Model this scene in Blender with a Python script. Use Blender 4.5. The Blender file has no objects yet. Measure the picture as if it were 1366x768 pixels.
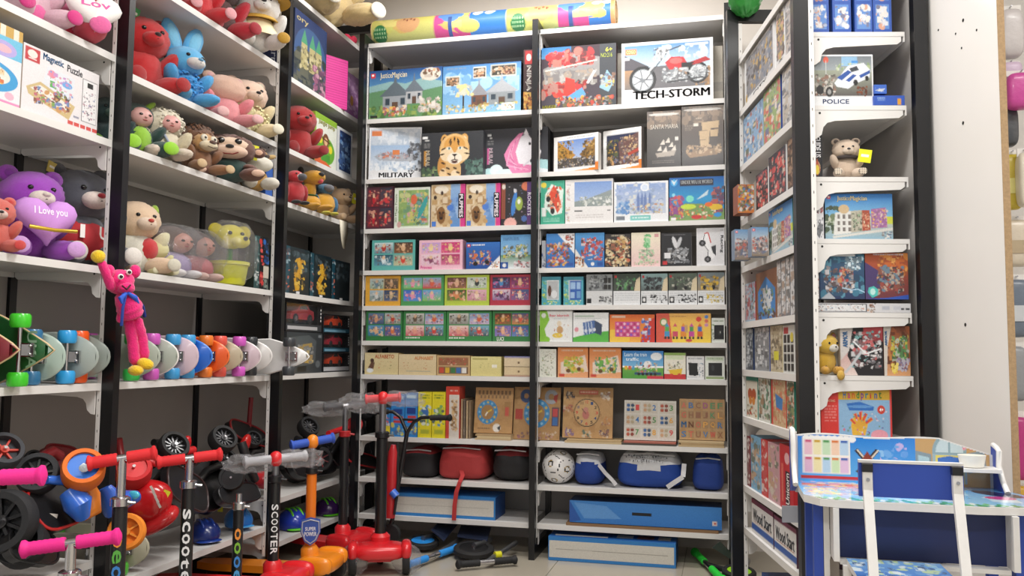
import bpy, math, random
import numpy as np
from mathutils import Vector, Matrix

# ------------------------------------------------------------------ camera, light, exposure
SC = bpy.context.scene
COL = SC.collection
FPX, YAW, PIT, ROL = 1142.1, -0.2416, 0.0750, 0.0092
CAM = np.array([0.9201, -4.2244, 1.0132])
def _basis():
    cy, sy, cp, sp = math.cos(YAW), math.sin(YAW), math.cos(PIT), math.sin(PIT)
    f = np.array([sy*cp, cy*cp, sp]); r = np.array([cy, -sy, 0.0]); u = np.cross(r, f)
    c, s = math.cos(ROL), math.sin(ROL)
    return c*r+s*u, c*u-s*r, f
CR, CU, CF = _basis()
cd = bpy.data.cameras.new('camera'); cam = bpy.data.objects.new('camera', cd); COL.objects.link(cam)
cd.sensor_width = 36.0; cd.lens = FPX/1366*36.0; cd.clip_start = 0.05; cd.clip_end = 60
m = Matrix.Identity(4)
for i in range(3):
    m[i][0], m[i][1], m[i][2], m[i][3] = CR[i], CU[i], -CF[i], CAM[i]
cam.matrix_world = m
SC.camera = cam

w = bpy.data.worlds.new('shop_air'); SC.world = w; w.use_nodes = True
bg = w.node_tree.nodes['Background']; bg.inputs[0].default_value = (0.95, 0.97, 1.0, 1); bg.inputs[1].default_value = 0.4
def area(name, loc, size, power, rot=(0, 0, 0), col=(1.0, 0.98, 0.955)):
    l = bpy.data.lights.new(name, 'AREA'); l.shape = 'RECTANGLE'; l.size, l.size_y = size; l.energy = power; l.color = col
    o = bpy.data.objects.new(name, l); COL.objects.link(o); o.location = loc; o.rotation_euler = rot
    return o
area('ceiling_panel_lamp', (0.1, -0.5, 3.16), (1.3, 0.25), 32)
area('ceiling_panel_lamp', (0.6, -2.5, 3.16), (1.2, 0.3), 50)
area('ceiling_panel_lamp', (0.9, -5.0, 3.16), (1.2, 0.3), 48)
area('ceiling_panel_lamp', (2.5, -3.0, 3.16), (1.2, 0.3), 30)
VS = SC.view_settings
VS.view_transform = 'Standard'; VS.look = 'None'; VS.gamma = 1.0; VS.use_curve_mapping = False; VS.exposure = 0.26
SC.display_settings.display_device = 'sRGB'

# ------------------------------------------------------------------ pixel -> point on a plane of the room
def ray(px, py):
    return CF + CR*((px-683.0)/FPX) + CU*((384.0-py)/FPX)
def on_plane(px, py, p0, n):
    d = ray(px, py); p0 = np.array(p0, float); n = np.array(n, float)
    return CAM + d*(((p0-CAM) @ n)/(d @ n))
def atX(px, py, x): return on_plane(px, py, (x, 0, 0), (1, 0, 0))
def atY(px, py, y): return on_plane(px, py, (0, y, 0), (0, 1, 0))
def atZ(px, py, z): return on_plane(px, py, (0, 0, z), (0, 0, 1))

# ------------------------------------------------------------------ colours and materials
def lin(c):
    if not isinstance(c, str): return tuple(c[:3])
    c = c.lstrip('#')
    if len(c) == 3: c = ''.join(k+k for k in c)
    o = []
    for i in (0, 2, 4):
        v = int(c[i:i+2], 16)/255
        o.append(v/12.92 if v <= 0.04045 else ((v+0.055)/1.055)**2.4)
    return tuple(o)
_M = {}
def mat(col, rough=0.5, metal=0.0, kind='plain', bump=0.0, scale=40.0, var=0.08, coat=0.0):
    key = (str(col), rough, metal, kind, bump, scale, var, coat)
    if key in _M: return _M[key]
    mt = bpy.data.materials.new(kind+'_'+str(col).strip('#')); mt.use_nodes = True
    nt = mt.node_tree; N = nt.nodes; L = nt.links; b = N['Principled BSDF']
    b.inputs['Roughness'].default_value = rough; b.inputs['Metallic'].default_value = metal
    b.inputs['Coat Weight'].default_value = coat; b.inputs['Coat Roughness'].default_value = 0.12
    tc = N.new('ShaderNodeTexCoord')
    ns = N.new('ShaderNodeTexNoise'); ns.inputs['Scale'].default_value = scale; ns.inputs['Detail'].default_value = 3
    L.new(tc.outputs['Object'], ns.inputs['Vector'])
    mx = N.new('ShaderNodeMix'); mx.data_type = 'RGBA'
    if col == 'attr':
        at = N.new('ShaderNodeAttribute'); at.attribute_name = 'Col'
        hs = N.new('ShaderNodeHueSaturation'); L.new(at.outputs['Color'], hs.inputs['Color']); hs.inputs['Value'].default_value = 1.0-var
        L.new(at.outputs['Color'], mx.inputs[6]); L.new(hs.outputs[0], mx.inputs[7])
    else:
        c = lin(col)
        mx.inputs[6].default_value = (*[min(1, k*(1+var)) for k in c], 1)
        mx.inputs[7].default_value = (*[k*(1-var) for k in c], 1)
    L.new(ns.outputs['Fac'], mx.inputs[0]); L.new(mx.outputs[2], b.inputs['Base Color'])
    if kind == 'plush':
        b.inputs['Sheen Weight'].default_value = 0.35; b.inputs['Sheen Roughness'].default_value = 0.5
    if kind == 'clear':
        tr = N.new('ShaderNodeBsdfTransparent'); gl = N.new('ShaderNodeBsdfGlossy'); gl.inputs['Roughness'].default_value = rough; lw = N.new('ShaderNodeLayerWeight'); pw_ = N.new('ShaderNodeMath'); pw_.operation = 'POWER'; L.new(lw.outputs['Facing'], pw_.inputs[0]); pw_.inputs[1].default_value = 3.5; fr = N.new('ShaderNodeMath'); fr.operation = 'MULTIPLY_ADD'; L.new(pw_.outputs[0], fr.inputs[0]); fr.inputs[1].default_value = .4; fr.inputs[2].default_value = .035; sh = N.new('ShaderNodeMixShader')
        tr.inputs['Color'].default_value = (.96, .96, .97, 1); L.new(fr.outputs[0], sh.inputs[0])
        m2 = N.new('ShaderNodeMixShader'); m2.inputs[0].default_value = .07 if bump else .01; df = N.new('ShaderNodeBsdfDiffuse'); df.inputs[0].default_value = (.9, .9, .92, 1); L.new(tr.outputs[0], m2.inputs[1]); L.new(df.outputs[0], m2.inputs[2]); L.new(m2.outputs[0], sh.inputs[1])
        L.new(gl.outputs[0], sh.inputs[2]); L.new(sh.outputs[0], N['Material Output'].inputs['Surface'])
    if kind == 'smoke':
        b.inputs['Alpha'].default_value = 0.55
    if bump > 0:
        bp = N.new('ShaderNodeBump'); bp.inputs['Strength'].default_value = bump; bp.inputs['Distance'].default_value = 0.004
        n2 = N.new('ShaderNodeTexNoise'); n2.inputs['Scale'].default_value = scale*4; n2.inputs['Detail'].default_value = 4
        L.new(tc.outputs['Object'], n2.inputs['Vector'])
        L.new(n2.outputs['Fac'], bp.inputs['Height']); L.new(bp.outputs[0], b.inputs['Normal'])
        if kind == 'clear': L.new(bp.outputs[0], gl.inputs['Normal']); L.new(bp.outputs[0], lw.inputs['Normal']); bp.inputs['Distance'].default_value = .03
    _M[key] = mt
    return mt
def plush(c): return mat(c, 0.95, 0, 'plush', 0.9, 60, 0.18)
def plastic(c, r=0.32): return mat(c, r, 0, 'plastic', 0, 30, 0.03, 0.2)
def rubber(c): return mat(c, 0.7, 0, 'rubber', 0.15, 60, 0.06)
def cloth(c): return mat(c, 0.75, 0, 'cloth', 0.4, 90, 0.08)
CHROME = mat('#c9c9cc', 0.22, 1.0, 'metal')
STEEL = mat('#8d8f94', 0.35, 0.9, 'metal')
BLACKP = plastic('#151517', 0.42)
BLACKR = rubber('#19191b')
CLEAR = mat('#ffffff', 0.08, 0, 'clear')
FILM = mat('#f2f2f5', 0.15, 0, 'clear', 0.9, 30)
PRINT = mat('attr', 0.5, 0, 'print', 0, 60, 0.05, 0.04)
GLOSS = mat('attr', 0.34, 0, 'film_print', 0.06, 14, 0.05, 0.2)
INK = mat('attr', 0.4, 0, 'ink', 0, 60, 0.02)

# ------------------------------------------------------------------ mesh helpers
class MB:
    def __init__(s): s.v = []; s.f = []; s.c = []; s.n = 0
    def add(s, vs, fs, col=None):
        b = s.n; vs = [tuple(map(float, p)) for p in vs]; s.v += vs; s.n += len(vs)
        for f in fs: s.f.append(tuple(b+i for i in f)); s.c.append(col)
        return s
    def box(s, x0, x1, y0, y1, z0, z1, col=None, M=None):
        vs = [(x, y, z) for z in (z0, z1) for y in (y0, y1) for x in (x0, x1)]
        if M is not None: vs = [M @ Vector(p) for p in vs]
        return s.add(vs, [(0, 2, 3, 1), (4, 5, 7, 6), (0, 1, 5, 4), (2, 6, 7, 3), (0, 4, 6, 2), (1, 3, 7, 5)], col)
    def tube(s, pts, r, n=10, col=None, closed=False):
        P = [Vector(p) for p in pts]; k = len(P)
        R = list(r) if hasattr(r, '__len__') else [r]*k
        vs = []; prev = None
        for i in range(k):
            if closed: t = P[(i+1) % k]-P[i-1]
            else: t = (P[min(i+1, k-1)]-P[max(i-1, 0)])
            t.normalize()
            if prev is None: a = Vector((0, 0, 1)) if abs(t.z) < 0.9 else Vector((1, 0, 0)); a = (a-t*a.dot(t)).normalized()
            else:
                a = prev-t*prev.dot(t); a = a.normalized() if a.length > 1e-6 else t.orthogonal().normalized()
            prev = a; b = t.cross(a)
            for j in range(n):
                an = 2*math.pi*j/n; vs.append(P[i]+(a*math.cos(an)+b*math.sin(an))*R[i])
        fs = []
        for i in range(k if closed else k-1):
            for j in range(n):
                i2 = (i+1) % k; j2 = (j+1) % n
                fs.append((i*n+j, i*n+j2, i2*n+j2, i2*n+j))
        if not closed: fs += [tuple(range(n-1, -1, -1)), tuple((k-1)*n+j for j in range(n))]
        return s.add(vs, fs, col)
    def ell(s, c, r, M=None, nu=20, nv=12, e=1.0, jit=0.0, col=None, rnd=None, e2=None):
        if not hasattr(r, '__len__'): r = (r, r, r)
        rnd = rnd or random.Random(7); vs = []; e2 = e if e2 is None else e2
        pw = lambda x, k: math.copysign(abs(x)**k, x)
        for i in range(nv+1):
            ph = -math.pi/2+math.pi*i/nv
            for j in range(nu):
                th = 2*math.pi*j/nu; q = 1+(rnd.uniform(-jit, jit) if jit else 0)
                p = Vector((r[0]*pw(math.cos(ph), e2)*pw(math.cos(th), e)*q, r[1]*pw(math.cos(ph), e2)*pw(math.sin(th), e)*q, r[2]*pw(math.sin(ph), e2)*q))
                if i in (0, nv): p = Vector((0, 0, r[2]*(-1 if i == 0 else 1)))
                if M is not None: p = M @ p
                vs.append(p+Vector(c))
        fs = [(i*nu+j, i*nu+(j+1) % nu, (i+1)*nu+(j+1) % nu, (i+1)*nu+j) for i in range(nv) for j in range(nu)]
        return s.add(vs, fs, col)
    def lathe(s, prof, n=24, M=None, col=None):
        vs = []
        for r, z in prof:
            for j in range(n):
                a = 2*math.pi*j/n; p = Vector((r*math.cos(a), r*math.sin(a), z)); vs.append(M @ p if M is not None else p)
        k = len(prof)
        fs = [(i*n+j, i*n+(j+1) % n, (i+1)*n+(j+1) % n, (i+1)*n+j) for i in range(k-1) for j in range(n)]
        fs += [tuple(range(n-1, -1, -1)), tuple((k-1)*n+j for j in range(n))]
        return s.add(vs, fs, col)
    def prism(s, poly, f0, f1, col=None):
        """poly: 2D points; f0/f1 map (a,b) to the two 3D end faces"""
        n = len(poly); vs = [f0(*p) for p in poly]+[f1(*p) for p in poly]
        fs = [tuple(range(n-1, -1, -1)), tuple(range(n, 2*n))]+[(i, (i+1) % n, n+(i+1) % n, n+i) for i in range(n)]
        return s.add(vs, fs, col)
    def build(s, name, mt, parent=None, smooth=40, col=None, fixn=True):
        me = bpy.data.meshes.new(name); me.from_pydata(s.v, [], s.f)
        if any(c is not None for c in s.c):
            lc = np.empty((len(me.loops), 4), np.float32); lc[:, 3] = 1; i = 0
            for f, c in zip(s.f, s.c):
                k = len(f); lc[i:i+k, :3] = lin(c or '#888'); i += k
            at = me.color_attributes.new('Col', 'FLOAT_COLOR', 'CORNER'); at.data.foreach_set('color', lc.ravel())
        if fixn:
            import bmesh
            bm = bmesh.new(); bm.from_mesh(me); bmesh.ops.recalc_face_normals(bm, faces=bm.faces); bm.to_mesh(me); bm.free()
        if smooth:
            me.polygons.foreach_set('use_smooth', [True]*len(me.polygons)); me.set_sharp_from_angle(angle=math.radians(smooth))
        me.materials.append(mt)
        return link(name, me, parent)
def link(name, data, parent=None):
    o = bpy.data.objects.new(name, data); COL.objects.link(o)
    if parent is not None: o.parent = parent
    return o
def empty(name, loc=(0, 0, 0), rz=0.0, rot=None, s=1.0):
    o = bpy.data.objects.new(name, None); COL.objects.link(o); o.empty_display_size = 0.05
    o.location = loc; o.rotation_euler = rot if rot else (0, 0, rz); o.scale = (s, s, s)
    return o
def tag(o, label=None, cat=None, group=None, kind=None):
    if label: o['label'] = label
    if cat: o['category'] = cat
    if group: o['group'] = group
    if kind: o['kind'] = kind
    return o
def copy_tree(o, parent=None):
    c = o.copy(); COL.objects.link(c)
    if parent is not None: c.parent = parent
    for ch in o.children: copy_tree(ch, c)
    return c
def RM(rx=0, ry=0, rz=0):
    return (Matrix.Rotation(rz, 3, 'Z') @ Matrix.Rotation(ry, 3, 'Y') @ Matrix.Rotation(rx, 3, 'X'))

# ------------------------------------------------------------------ printed artwork, drawn cell by cell into face colours
_T = {}
def text_mesh(s, bold=0.0):
    bold = 0.0 if set(s) & set('MWNwm') else min(bold, .016); k = (s, bold)
    if k in _T: return _T[k]
    cu = bpy.data.curves.new('t', 'FONT'); cu.body = s; cu.size = 1; cu.offset = bold; cu.resolution_u = 2
    o = bpy.data.objects.new('t', cu); me = o.to_mesh()
    v = np.empty(len(me.vertices)*3); me.vertices.foreach_get('co', v); v = v.reshape(-1, 3)[:, :2].copy()
    f = [tuple(p.vertices) for p in me.polygons]
    o.to_mesh_clear(); bpy.data.objects.remove(o); bpy.data.curves.remove(cu)
    lo, hi = v.min(0), v.max(0); v = (v-lo)/(hi-lo)
    _T[k] = (v, f)
    return _T[k]
class Art:
    def __init__(s, w, h, bg='#fff'):
        s.w, s.h = max(2, int(w)), max(2, int(h)); s.W, s.H = 2*s.w, 2*s.h
        s.a = np.empty((s.H, s.W, 3), np.float32); s.a[:] = lin(bg); s.T = []; s.asp = w/h
        s.rn = random.Random(int(w*31+h*7))
    def _bb(s, x0, y0, x1, y1):
        i0, i1 = max(0, int(x0*s.W)), min(s.W, int(math.ceil(x1*s.W))); j0, j1 = max(0, int(y0*s.H)), min(s.H, int(math.ceil(y1*s.H)))
        return i0, i1, j0, j1
    def r(s, x0, y0, x1, y1, c):
        i0, i1 = max(0, round(x0*s.W)), min(s.W, round(x1*s.W)); j0, j1 = max(0, round(y0*s.H)), min(s.H, round(y1*s.H))
        s.a[j0:j1, i0:i1] = lin(c); return s
    def g(s, x0, y0, x1, y1, c0, c1):
        i0, i1 = max(0, round(x0*s.W)), min(s.W, round(x1*s.W)); j0, j1 = max(0, round(y0*s.H)), min(s.H, round(y1*s.H))
        if j1 <= j0: return s
        t = np.linspace(0, 1, j1-j0)[:, None, None]; s.a[j0:j1, i0:i1] = np.array(lin(c0))*(1-t)+np.array(lin(c1))*t; return s
    def _grid(s, i0, i1, j0, j1):
        return np.meshgrid((np.arange(i0, i1)+.5)/s.W, (np.arange(j0, j1)+.5)/s.H)
    def e(s, cx, cy, rx, ry, c, rot=0.0):
        R = max(rx, ry/ s.asp)*1.02; Rv = max(ry, rx*s.asp)*1.02
        i0, i1, j0, j1 = s._bb(cx-R, cy-Rv, cx+R, cy+Rv)
        if i1 <= i0 or j1 <= j0: return s
        X, Y = s._grid(i0, i1, j0, j1); dx = (X-cx)*s.asp; dy = Y-cy
        ca, sa = math.cos(rot), math.sin(rot); a = (dx*ca+dy*sa)/(rx*s.asp); b = (-dx*sa+dy*ca)/ry
        s.a[j0:j1, i0:i1][a*a+b*b <= 1] = lin(c); return s
    def p(s, pts, c):
        xs = [q[0] for q in pts]; ys = [q[1] for q in pts]; i0, i1, j0, j1 = s._bb(min(xs), min(ys), max(xs), max(ys))
        if i1 <= i0 or j1 <= j0: return s
        X, Y = s._grid(i0, i1, j0, j1); ins = np.zeros(X.shape, bool); n = len(pts)
        for k in range(n):
            (xa, ya), (xb, yb) = pts[k], pts[(k+1) % n]
            if ya == yb: continue
            ins ^= ((ya > Y) != (yb > Y)) & (X < (xb-xa)*(Y-ya)/(yb-ya)+xa)
        s.a[j0:j1, i0:i1][ins] = lin(c); return s
    def l(s, pts, w, c):
        for (xa, ya), (xb, yb) in zip(pts[:-1], pts[1:]):
            ax, bx = xa*s.asp, xb*s.asp; d = math.hypot(bx-ax, yb-ya) or 1e-6; nx, ny = -(yb-ya)/d*w/2, (bx-ax)/d*w/2
            s.p([((ax+nx)/s.asp, ya+ny), ((bx+nx)/s.asp, yb+ny), ((bx-nx)/s.asp, yb-ny), ((ax-nx)/s.asp, ya-ny)], c)
        return s
    def b(s, x0, y0, x1, y1, cols, n=40, s0=0.03, s1=0.1, seed=1):
        """many small overlapping shapes: figures, pieces, crowds"""
        R = random.Random(seed); n = int(n*2.1); s0 *= .62; s1 *= .72; L_ = [lin(c) for c in cols]; mu = [sum(c[i] for c in L_)/len(L_) for i in range(3)]; cols = [tuple(.72*c[i]+.28*mu[i] for i in range(3)) for c in L_]
        for _ in range(n):
            q = R.uniform(s0, s1); cx, cy = R.uniform(x0, x1), R.uniform(y0, y1); c = R.choice(cols); k = R.random()
            if k < .4: s.e(cx, cy, q/s.asp*R.uniform(.4, 1), q*R.uniform(.4, 1), c, R.uniform(0, 3))
            elif k < .7:
                x_, y_ = q/s.asp*R.uniform(.3, 1), q*R.uniform(.3, 1); s.r(max(x0, cx-x_), max(y0, cy-y_), min(x1, cx+x_), min(y1, cy+y_), c)
            else: s.p([(cx+R.uniform(-q, q)/s.asp, cy+R.uniform(-q, q)) for _ in range(3)], c)
        return s
    def ln(s, x0, y0, x1, y1, n, c, seed=3):
        """lines of print too small to read"""
        R = random.Random(seed); h = (y1-y0)/n
        for k in range(n):
            x = x0
            while x < x1-.01:
                q = R.uniform(.02, .07); s.r(x, y0+k*h, min(x1, x+q), y0+k*h+h*.5, c); x += q+.012
        return s
    def t(s, txt, x0, y0, x1, y1, c, rot=0, bold=0.01): s.T.append((txt, x0, y0, x1, y1, c, rot, bold)); return s
    def fin(s, jit=0.05):
        a = s.a.reshape(s.h, 2, s.w, 2, 3).mean((1, 3))
        R = np.random.RandomState(5); return np.clip(.88*a*(1+R.uniform(-jit, jit, a.shape[:2])[:, :, None]), 0, 1)
def front_grid(mb_v, mb_f, cols, a, X0, X1, Z0, Z1, y):
    ny, nx = a.shape[:2]; base = len(mb_v)
    xs = np.linspace(X0, X1, nx+1); zs = np.linspace(Z1, Z0, ny+1)
    for z in zs:
        for x in xs: mb_v.append((x, y, z))
    for j in range(ny):
        for i in range(nx):
            q = base+j*(nx+1)+i; mb_f.append((q, q+nx+1, q+nx+2, q+1))
    cols.append(a.reshape(-1, 3))
def lettering(T, X0, X1, Z0, Z1, y, parent, name='lettering'):
    """flat print: the letters as thin faces on the plane y"""
    V = []; F = []; C = []; T2 = []
    for t_ in T:                                # heavy lettering with sharp corners is thickened by shifted copies
        T2.append(t_)
        if t_[7] > .012 and set(t_[0]) & set('MWNwm'):
            k_ = .07/max(1, len(t_[0])); d_ = (t_[3]-t_[1])*k_; e_ = (t_[4]-t_[2])*k_
            for q_ in (-1, 1): T2.append((t_[0], t_[1]+(q_*d_ if not t_[6] else q_*.05*(t_[3]-t_[1])), t_[2]+(q_*e_ if t_[6] else 0), t_[3]+(q_*d_ if not t_[6] else q_*.05*(t_[3]-t_[1])), t_[4]+(q_*e_ if t_[6] else 0), t_[5], t_[6], t_[7]))
    for (txt, x0, y0, x1, y1, c, rot, bold) in T2:
        v, f = text_mesh(txt, bold); b = len(V); u, t = v[:, 0], v[:, 1]
        if rot == 90: U, W = 1-t, 1-u            # reads downwards
        elif rot == -90: U, W = t, u
        else: U, W = u, t
        if rot == 90: U = t; W = 1-u
        if rot == -90: U = 1-t; W = u
        xx = X0+(x0+(x1-x0)*U)*(X1-X0); zz = Z1-(y1-(y1-y0)*W)*(Z1-Z0)
        V += [(p, y, q) for p, q in zip(xx, zz)]; F += [tuple(b+i for i in k) for k in f]; C += [lin(c)]*len(f)
    me = bpy.data.meshes.new(name); me.from_pydata(V, [], F)
    lc = np.ones((len(me.loops), 4), np.float32); i = 0
    for f, c in zip(F, C): lc[i:i+len(f), :3] = c; i += len(f)
    at = me.color_attributes.new('Col', 'FLOAT_COLOR', 'CORNER'); at.data.foreach_set('color', lc.ravel()); me.materials.append(INK)
    return link(name, me, parent)
def carton(name, label, cat, loc, rz, w, h, d, art, side='#ccc', group=None, rx=0.0, px=None, top=None, left=None, right=None, film=False, bg='#fff', spine=None):
    """a printed box: front towards local -y, origin at the middle of the front bottom edge"""
    n = px or (int(w*230), int(h*230)); A_ = Art(max(6, n[0]), max(6, n[1]), bg)
    if art: art(A_)
    a = A_.fin(); V = []; F = []; C = []
    front_grid(V, F, C, a, -w/2, w/2, 0, h, 0)
    b = len(V); V += [(x, y, z) for z in (0, h) for y in (0, d) for x in (-w/2, w/2)]
    for f, c in (((0, 2, 3, 1), side), ((4, 5, 7, 6), top or side), ((2, 6, 7, 3), side), ((0, 4, 6, 2), left or side), ((1, 3, 7, 5), right or side)):
        F.append(tuple(b+i for i in f)); C.append(np.array([lin(c)]))
    me = bpy.data.meshes.new(name); me.from_pydata(V, [], F)
    lc = np.ones((len(me.loops), 4), np.float32); lc[:, :3] = np.repeat(np.concatenate(C), 4, axis=0)
    at = me.color_attributes.new('Col', 'FLOAT_COLOR', 'CORNER'); at.data.foreach_set('color', lc.ravel())
    me.materials.append(GLOSS if film else PRINT)
    o = link(name, me); o.location = loc; o.rotation_euler = (rx, 0, rz)
    if len(A_.T) > 14: tag(lettering(A_.T, -w/2, w/2, 0, h, -0.0008, o), kind='stuff')
    else:
        for t_ in A_.T: lettering([t_], -w/2, w/2, 0, h, -0.0008, o)
    return tag(o, label, cat, group)
# ------------------------------------------------------------------ the setting
XL = -1.0632                                   # shelf edges of the left unit
RO = np.array([1.1779, -1.5755]); RA = -0.2072 # right unit: near front corner and its turn
RDV = np.array([math.sin(RA), math.cos(RA)]); RW = np.array([math.cos(RA), -math.sin(RA)])
def rpt(s, w_, z): return (RO[0]+s*RDV[0]+w_*RW[0], RO[1]+s*RDV[1]+w_*RW[1], z)
def endpx(px, py, s=0.0):                      # pixel on the end plane of the right unit -> (w, z)
    q = on_plane(px, py, (*(RO+s*RDV), 0), (*RDV, 0)); d = q[:2]-RO; return float(d @ RW), float(q[2])
def frontpx(px, py, w_=0.0):                   # pixel on its front plane -> (s, z)
    q = on_plane(px, py, (*(RO+w_*RW), 0), (*RW, 0)); d = q[:2]-RO; return float(d @ RDV), float(q[2])
WALL = mat('#f1eae2', 0.85, 0, 'paint', 0.05, 8, 0.02)
def slab(name, x0, x1, y0, y1, z0, z1, mt):
    return tag(MB().box(x0, x1, y0, y1, z0, z1).build(name, mt, smooth=0), kind='structure')
# floor: large beige tiles with narrow recessed joints
fl = slab('floor', -1.7, 3.6, -6.5, 0.75, -0.06, -0.003, mat('#8d8778', 0.8))
tile_me = None
TS = 0.6
for i in range(-3, 6):
    for j in range(-11, 2):
        x0, y0 = i*TS+0.13, j*TS+0.05
        if x0 < -1.65 or x0+TS > 3.6 or y0+TS > 0.74: continue
        if tile_me is None:
            t = MB().box(0, TS-.004, 0, TS-.004, -0.003, 0).build('floor_tile', mat('#b3ab9b', 0.28, 0, 'tile', 0.02, 5, 0.06, 0.2), fl, 0); tile_me = t.data
        else: t = link('floor_tile', tile_me, fl)
        t.location = (x0, y0, 0)
slab('wall_back', -1.7, 3.6, 0.46, 0.56, 0, 3.2, WALL)
slab('wall_left', -1.6, -1.5, -6.5, 0.46, 0, 3.2, WALL)
slab('ceiling', -1.7, 3.6, -6.5, 0.56, 3.2, 3.3, mat('#eeeae4', 0.9))
slab('wall_right', 3.5, 3.6, -6.5, 0.46, 0, 3.2, WALL)
BLK = mat('#0b0c10', 0.36, 0, 'powder_coat', 0.03, 60, 0.1, 0.12)
WHT = mat('#d9d7d4', 0.42, 0, 'white_steel', 0, 20, 0.02)
PANEL = mat('#a19d99', 0.6, 0, 'panel', 0, 10, 0.03)
HOLE = mat('#222222', 0.8)

def shelving(label, O, ex, ey, posts, shelves, H, depth, panel=True, bdepth=None):
    """posts: positions along ex; shelves: (bay index, z); O: point on the shelf-front line at floor level"""
    ex, ey = Vector((*ex, 0)), Vector((*ey, 0)); rz = math.atan2(ex.y, ex.x)
    root = empty('shelving_unit', (O[0], O[1], 0), rz)
    tag(root, label, 'shelving')
    sg = 1 if (ex.x*ey.y-ex.y*ey.x) > 0 else -1          # ey = sg * local +y
    def Y(v): return sg*v
    def bx(mb, u0, u1, v0, v1, z0, z1): a, b = sorted((Y(v0), Y(v1))); return mb.box(u0, u1, a, b, z0, z1)
    D = depth
    for u in posts:
        bx(MB(), u-.015, u+.015, -.045, -.0005, 0, H).build('post', BLK, root, 0)
        bx(MB(), u-.015, u+.015, D, D+.04, 0, H).build('rear_post', BLK, root, 0)
        bx(MB(), u-.0148, u+.0148, 0, D-.0005, H-.05, H-.001).build('top_bar', BLK, root, 0)
        bx(MB(), u-.0148, u+.0148, .0005, D-.0005, 0.001, .07).build('base_foot', BLK, root, 0)
        st = bx(MB(), u-.017, u+.017, 0, .014, .1, H-.06).build('slot_strip', WHT, root, 0)
        mb = MB(); z = .14
        while z < H-.1:
            for q in (-1, 1): bx(mb, u+q*.0168, u+q*.0173, .006, .008, z, z+.008)
            z += .05
        tag(mb.build('slots', HOLE, st, 0), kind='stuff')
    for b in range(len(posts)-1):
        if panel:
            bx(MB(), posts[b]+.016, posts[b+1]-.016, D+.012, D+.03, .08, H-.02).build('back_panel', PANEL, root, 0)
    cache = {}
    for b, z in shelves:
        u0, u1 = posts[b]+.018, posts[b+1]-.018
        key = round(u1-u0, 4)
        if key not in cache:
            mb = MB(); L = u1-u0; BD = bdepth or D-.012
            bx(mb, 0, L, 0, BD, -.003, .011); bx(mb, 0, L, 0, .0035, -.013, -.003); bx(mb, 0, L, BD-.004, BD, -.02, -.003)
            sh = mb.build('shelf_board', WHT, root, 0)
            pr = [(.016, -.0032), (BD-.01, -.0032), (BD-.01, -.018), (BD-.022, -.027), (.085, -.036), (.062, -.042), (.05, -.056), (.045, -.078), (.030, -.09), (.016, -.092)]
            br = []
            for uu in (.001, L-.0045):
                k = MB(); k.prism(pr, lambda v, zz, uu=uu: (uu, Y(v), zz), lambda v, zz, uu=uu: (uu+.0035, Y(v), zz))
                o = k.build('bracket', WHT, sh, 0); br.append(o)
                h = MB(); h.tube([(uu-.0008, Y(.04), -.012), (uu+.0043, Y(.04), -.012)], .0035, 8); h.build('screw', HOLE, sh, 0)
            cache[key] = sh; sh.location = (u0, 0, z)
        else:
            c = copy_tree(cache[key], root); c.location = (u0, 0, z)
    return root
ZB = [2.668, 2.2495, 1.9211, 1.6519, 1.429, 1.2409, 1.0569, 0.8796, 0.5583, 0.3451, 0.1566]
ST = 0.0112                                     # shelf surface above the edge line
shelving('tall white shelving with black posts standing against the back wall under the rolled mat', (-.955, 0), (1, 0), (0, 1), [0, .955, 1.91], [(b, z) for b in (0, 1) for z in ZB], 2.72, .36)
PL = [-2.87, -1.785, -.7, .385]
ZLA = [2.70, 1.9902, 1.6987, 1.2721, .8896, .32, .12]
ZLB = [2.3223, 1.9548, 1.6987, 1.2721, .8896, .2214]
ZLC = [2.7179, 2.3006, 1.9548, 1.6987, 1.2721, .8896, .3261, .1286]
shelving('long white shelving with black posts along the left wall holding plush toys and skateboards', (XL, PL[0]), (0, 1), (-1, 0), [p-PL[0] for p in PL],
         [(0, z) for z in ZLA]+[(1, z) for z in ZLB]+[(2, z) for z in ZLC], 2.95, .38)
ZR = [2.20, 1.982, 1.7546, 1.5362, 1.349, 1.129, .943, .7602, .4937, .3306]
shelving('narrow white shelving with black posts beside the white partition board, its open end showing brackets', (RO[0]+.012*RDV[0], RO[1]+.012*RDV[1]), tuple(RDV), tuple(RW), [0, .90],
         [(0, z) for z in ZR], 2.42, .312, bdepth=.298)
# white laminated partition board with a raw chipboard edge, standing behind the right unit
def rbox(mb, s0, s1, w0, w1, z0, z1):
    vs = [rpt(s, w_, z) for z in (z0, z1) for w_ in (w0, w1) for s in (s0, s1)]
    return mb.add(vs, [(0, 2, 3, 1), (4, 5, 7, 6), (0, 1, 5, 4), (2, 6, 7, 3), (0, 4, 6, 2), (1, 3, 7, 5)])
pw = rbox(MB(), -.36, 1.3, .366, .384, 0, 3.19).build('wall_partition', mat('#e6e3df', 0.5, 0, 'laminate', 0, 6, 0.015), smooth=0); tag(pw, kind='structure')
rbox(MB(), -.362, -.3601, .3662, .3838, .002, 3.18).build('chipboard_edge', mat('#a58a68', 0.9, 0, 'chipboard', 0.5, 160, 0.35), pw, 0)
for (px, py) in ((1285, 27), (1275, 45), (1303, 40), (1252, 40), (1283, 64), (1285, 164), (1288, 433)):
    s_, z_ = frontpx(px, py, .366)
    k = MB(); k.tube([rpt(s_, .3662, z_), rpt(s_, .3648, z_)], .005 if py in (27, 164, 433) else .0032, 8); k.build('screw_hole', HOLE, pw, 0)
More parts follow.
